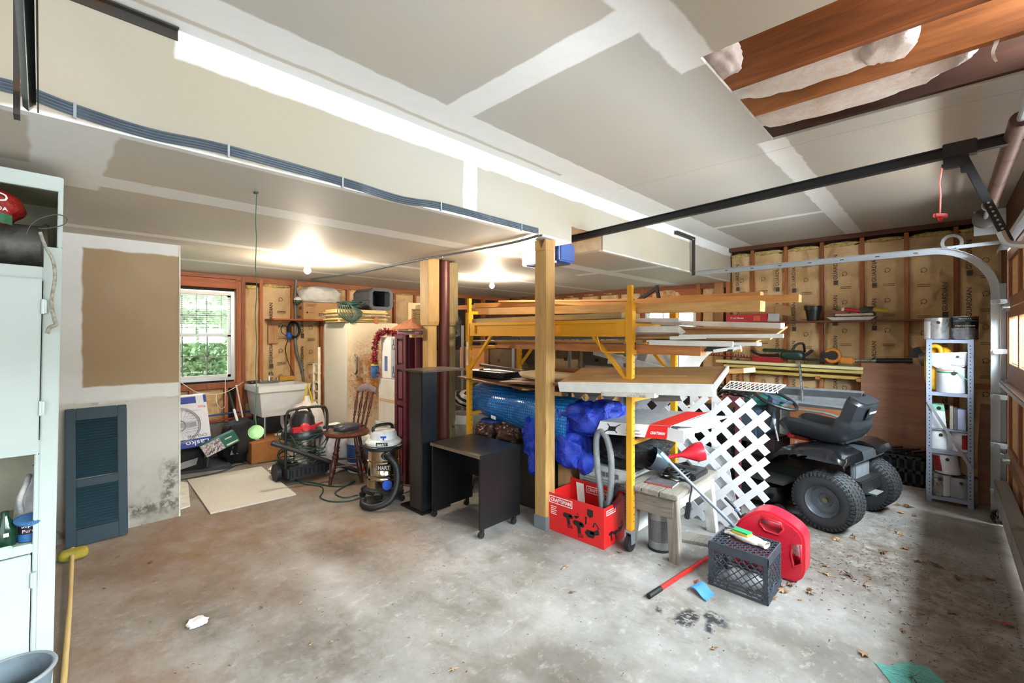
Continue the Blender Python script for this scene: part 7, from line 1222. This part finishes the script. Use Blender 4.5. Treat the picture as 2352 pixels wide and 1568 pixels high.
part('hose', q, blackm, T, smooth=60, kind='stuff'); T = solid('maroon_board', 'maroon wooden bracket sticking up above the white lattice', 'board', B().box(*[f(ony(1660, 905, 3.9).x, ony(1708, 905, 3.9).x) for f in (min, max)], 3.88, 3.91, .93, .99).box(ony(1690, 905, 3.9).x, ony(1702, 905, 3.9).x, 3.88, 3.91, .003, .93), M_)
T = thing('wire_basket', 'white wire basket on boards above the lattice, by the steering wheel', 'basket', ony(1700, 890, 4.4)); a = ony(1660, 892, 4.3); q = B()
for k in range(12): q.bar(a+ZX*(.035*k), a+ZX*(.035*k+.06)+V((0, .2, .05)), .005, .005).bar(a+ZX*(.035*k+.06), a+ZX*(.035*k)+V((0, .2, .05)), .005, .005)
part('wires', q, white, T, kind='stuff'); part('rim', B().tube([a, a+ZX*.42, a+V((.46, .2, .05)), a+V((0, .2, .05))], .006, 6, True), white, T)
# black crate with folded rods
T = thing('black_crate', 'black slotted crate with rods on top, before the plywood sheet', 'crate', (-.3, 6.05, 0)); q = B(); X0, X1, Y0, Y1 = -.52, -.13, 5.92, 6.2
for z in (0, .13, .26): q.box(X0, X1, Y0, Y0+.02, z, z+.03).box(X0, X1, Y1-.02, Y1, z, z+.03).box(X0, X0+.02, Y0, Y1, z, z+.03).box(X1-.02, X1, Y0, Y1, z, z+.03)
part('frame', q, blackp, T)
for k in range(7): part('slat', B().box(X0+.06*k, X0+.06*k+.02, Y0, Y0+.012, 0, .28), blackp, T)
part('back_panel', B().box(X0, X1, Y1-.012, Y1-.002, 0, .28).box(X0+.02, X1-.02, Y0+.02, Y1-.02, .01, .02), blackm, T)
for k in range(8): part('rod', B().cyl((X0-.05+.05*k, Y0+.03+.02*(k % 3), .3+.006*(k % 4)), (X0+.12+.045*k, Y1-.02, .31+.008*(k % 3)), .009, n=8), plain('24262a', .4), T)
# ================= grey shelf unit with paint cans =================
sg = plain('8890a4', .45, .2, var=.06); gs = thing('metal_shelf_unit', 'grey slotted angle shelf unit full of paint cans at right', 'shelf', (.04, 5.62, 0)); GX0, GX1, GY0, GY1, GH = -.115, .19, 5.5, 5.75, 1.45
for x, s in ((GX0, 1), (GX1, -1)):
    for y, t in ((GY0, 1), (GY1, -1)):
        p_ = part('post', B().box(min(x, x+s*.04), max(x, x+s*.04), min(y, y+t*.003), max(y, y+t*.003), 0, GH).box(min(x, x+s*.003), max(x, x+s*.003), min(y, y+t*.04), max(y, y+t*.04), 0, GH), sg, gs)
        if t == 1:
            q = B()
            for k in range(44): q.cyl((x+s*.024, y-.0008, .05+.032*k), (x+s*.024, y-.0001, .05+.032*k), .005, n=8)
            part('bolt_hole', q, blackm, p_, kind='stuff')
for z in (.06, .47, .655, .98, 1.447): part('shelf', B().box(GX0+.004, GX1-.004, GY0+.002, GY1-.002, z-.004, z).box(GX0+.004, GX1-.004, GY0-.001, GY0+.002, z-(.03 if z != .655 else .008), z), sg, gs)
part('diagonal_brace', B().bar((GX0+.015, GY0-.008, .89), (GX1-.01, GY0-.008, .33), .012, .022), plain('8d8f94', .4, .3), gs)
def pcan(lab, x, y, z, r, h, mb_, band=None, bz=(.1, .9), a0=-1.0, a1=1.6, lid=True, tilt=None, bail=True, txt=None, name='paint_can'):
    T = thing(name, lab, 'can', (x, y, z)); ax = V(tilt or (0, 0, 1)).normalized(); o = V((x, y, z))
    part('body', B().lathe([(r*.97, 0), (r, .004), (r, h-.008), (r*1.03, h-.004), (r*1.03, h), (r*.9, h), (r*.88, h-.006)], o, ax, 32), mb_, T, smooth=40)
    if lid: part('lid', B().lathe([(r*.86, h-.005), (r*.84, h+.001), (r*.7, h+.001), (r*.68, h-.003)], o, ax, 32), plain('8f9498', .3, .7), T, smooth=40)
    if band:
        b_ = B(); N = 16; e = V((1, 0, 0)); f_ = ax.cross(e).normalized(); e = f_.cross(ax); f_ = -f_ if f_.y > 0 else f_
        b_.grid(lambda i, j: o+ax*(h*(bz[0]+(bz[1]-bz[0])*j))+(e*sin(a0+(a1-a0)*i)+f_*cos(a0+(a1-a0)*i))*(r+.0012), N, 1); part('label', b_, band, T, smooth=60)
    if bail: part('bail_ear', B().cyl(o+ax*(h*.78)-ZY*r*.98+ZX*r*.15, o+ax*(h*.78)-ZY*(r+.008)+ZX*r*.15, r*.16, n=16), blackp, T)
    if txt:
        for s_, zf, wf, m in txt: text(s_, o+ax*(h*zf)+V((-r*wf*.95, -r-.004, 0)), ZX, ax, r*wf*1.9, m, T)
    return T
stl = plain('c9cbd0', .3, .7, var=.02, bump=0); wl = plain('e2e4ea', .45, var=.03); cy = 5.62
pcan('steel gallon paint can with white label on top of the grey shelf unit, at left', -.045, cy, GH, .083, .19, stl, wl, (.03, .85), -1.5, -.5); pcan('black and silver varnish can on top of the grey shelf unit, at right', .135, cy, GH, .085, .2, plain('b4b8c0', .25, .7), plain('17191c', .4), (.5, .97), -1.6, 1.6, txt=(('MINWAX', .86, .5, white), ('POLYURETHANE', .56, .75, plain('e6e8d8', .5)))); T = [o for o in COL.objects if o.name.startswith('paint_can')][-1]; part('printed_stripe', B().grid(lambda i, j: V((.135+.0872*sin(-1.1+2.2*i), cy-.0872*cos(-1.1+2.2*i), GH+.157+.008*j)), 12, 1), plain('3f7fc0', .4), T); part('printed_stripe', B().grid(lambda i, j: V((.135+.0872*sin(.2+.9*i), cy-.0872*cos(.2+.9*i), GH+.18+.008*j)), 8, 1), plain('d8602a', .4), T)
z = .981; yj = thing('plastic_jug', 'yellow plastic oil jug at the top of the grey shelf unit', 'jug', (-.04, 5.62, z)); ym_ = plain('d8a21c', .4); part('body', B().blob((-.03, 5.65, z+.2), (.1, .06, .2), 3, .04, 1.5, 3, z+.001, .6), ym_, yj, smooth=60); part('handle', B().tube([V((-.06+.045*cos(t*pi/8), 5.56, z+.36+.05*sin(t*pi/8))) for t in range(16)], .02, 8, True), ym_, yj, smooth=60)
pcan('small pale blue tin in front of the yellow jug', .08, 5.57, z+.24, .06, .1, plain('a8b6d0', .4), wl, (.1, .6)); pcan('large white paint pail with green stripe on the grey shelf unit', .05, 5.60, z, .1, .22, wl, plain('2f8a5a', .45), (.78, .84), -1.2, .4); T = [o for o in COL.objects if o.name.startswith('paint_can')][-1]; part('printed_stripe', B().grid(lambda i, j: V((.05+.1025*sin(-.7+.9*i), 5.60-.1025*cos(-.7+.9*i), z+.19+.012*j)), 8, 1), plain('d88a78', .4), T); part('cable_tie', B().bar((.07, 5.488, z+.2), (.15, 5.5, z+.12), .008, .004), plain('3f9f70', .5), T)
T = thing('plastic_tub', 'translucent white tub tipped over the white paint pail', 'tub', (.03, 5.55, z+.2)); part('tub', B().slab(lambda i, j: V((-.095+.27*i, 5.53-.03*sin(i*pi)+.03*j, z+.335+.02*i-.15*j*(.6+.4*sin(i*pi)))), 12, 6, (0, .004, .001)), plain('d6d4de', .35, var=.05), T, smooth=60); part('rim', B().tube([V((-.095+.27*k/10, 5.528-.03*sin(k*pi/10), z+.337+.002*k)) for k in range(11)], .006, 6), white, T, smooth=60)
z = .656; T = thing('detergent_carton', 'white carton with a green top on the thin middle shelf', 'carton', (-.04, 5.6, z)); part('carton', B().ring([[(x, y, zz_) for x, y in ((-.09+s, 5.54), (.02-s, 5.54), (.02-s, 5.66), (-.09+s, 5.66))] for zz_, s in ((z+.001, 0), (z+.16, .012))]), wl, T); part('green_top', B().ring([[(x, y, zz_) for x, y in ((-.079+s, 5.539), (.009-s, 5.539), (.009-s, 5.66), (-.079+s, 5.66))] for zz_, s in ((z+.155, 0), (z+.21, .006))]), plain('7fb8a0', .5), T); part('printed_mark', B().cyl((-.03, 5.5385, z+.18), (-.03, 5.537, z+.18), .016, n=16), blackp, T)
for k, (x, m) in enumerate(((.05, 'a89c94'), (.075, '5b5f66'), (.11, 'a9b4d4'))): solid('tile_box', ('brownish', 'dark', 'pale blue')[k]+' upright thin box on the thin middle shelf', 'box', B().box(x-.01+.01*(k == 2)*-1, x+.012+.02*(k == 2), 5.56, 5.68, z+.001, z+.2-.01*k), plain(m, .5), .002)
z = .471; pcan('large white paint can on the middle shelf, at left', -.03, 5.6, z, .085, .17, wl, plain('dfe6ea', .45), (.05, .95), -1.5, .6, lid=False); pcan('white and red paint can on the middle shelf, at right', .115, 5.6, z, .07, .165, wl, plain('a01f2a', .45), (.15, .9), 0., 1.3, lid=False)
z = .061; pcan('steel paint can with white label on the bottom shelf, at left', -.035, 5.6, z, .085, .19, plain('b7b2a6', .3, .7), wl, (.02, .98), .4, 1.5); pcan('dull grey white paint can on the bottom shelf, at right', .1, 5.63, z, .08, .17, plain('a9acb4', .45)); pcan('red and white paint can tilted on top of two cans on the bottom shelf', .03, 5.6, z+.2, .085, .17, wl, plain('8e2228', .45), (.15, .95), -1.5, -.4, tilt=(-.14, 0, 1))
# boards in the corner by the track
q = B().prism([(0, 0), (.13, 0), (.15, .35), (.13, .6), (.2, .75), (.21, .87), (.02, .88), (.0, .5)], (.22, 5.75, .003), ZX*.8, ZZ, ZY*.014); solid('warped_board', 'warped reddish brown board in the corner right of the grey shelf unit', 'board', q, ply)
solid('wood_batten', 'short batten nailed low on the back wall behind the grey shelf unit', 'board', B().box(.2, .42, 6.62, 6.645, .95, .99), stud_m[1]); solid('floor_clod', 'dark dusty lump of cobweb and leaves at the foot of the door track', 'debris', B().blob((.30, 5.22, .05), (.03, .03, .05), 3, .4, 4., 3, .002), plain('1c1a18', .9))
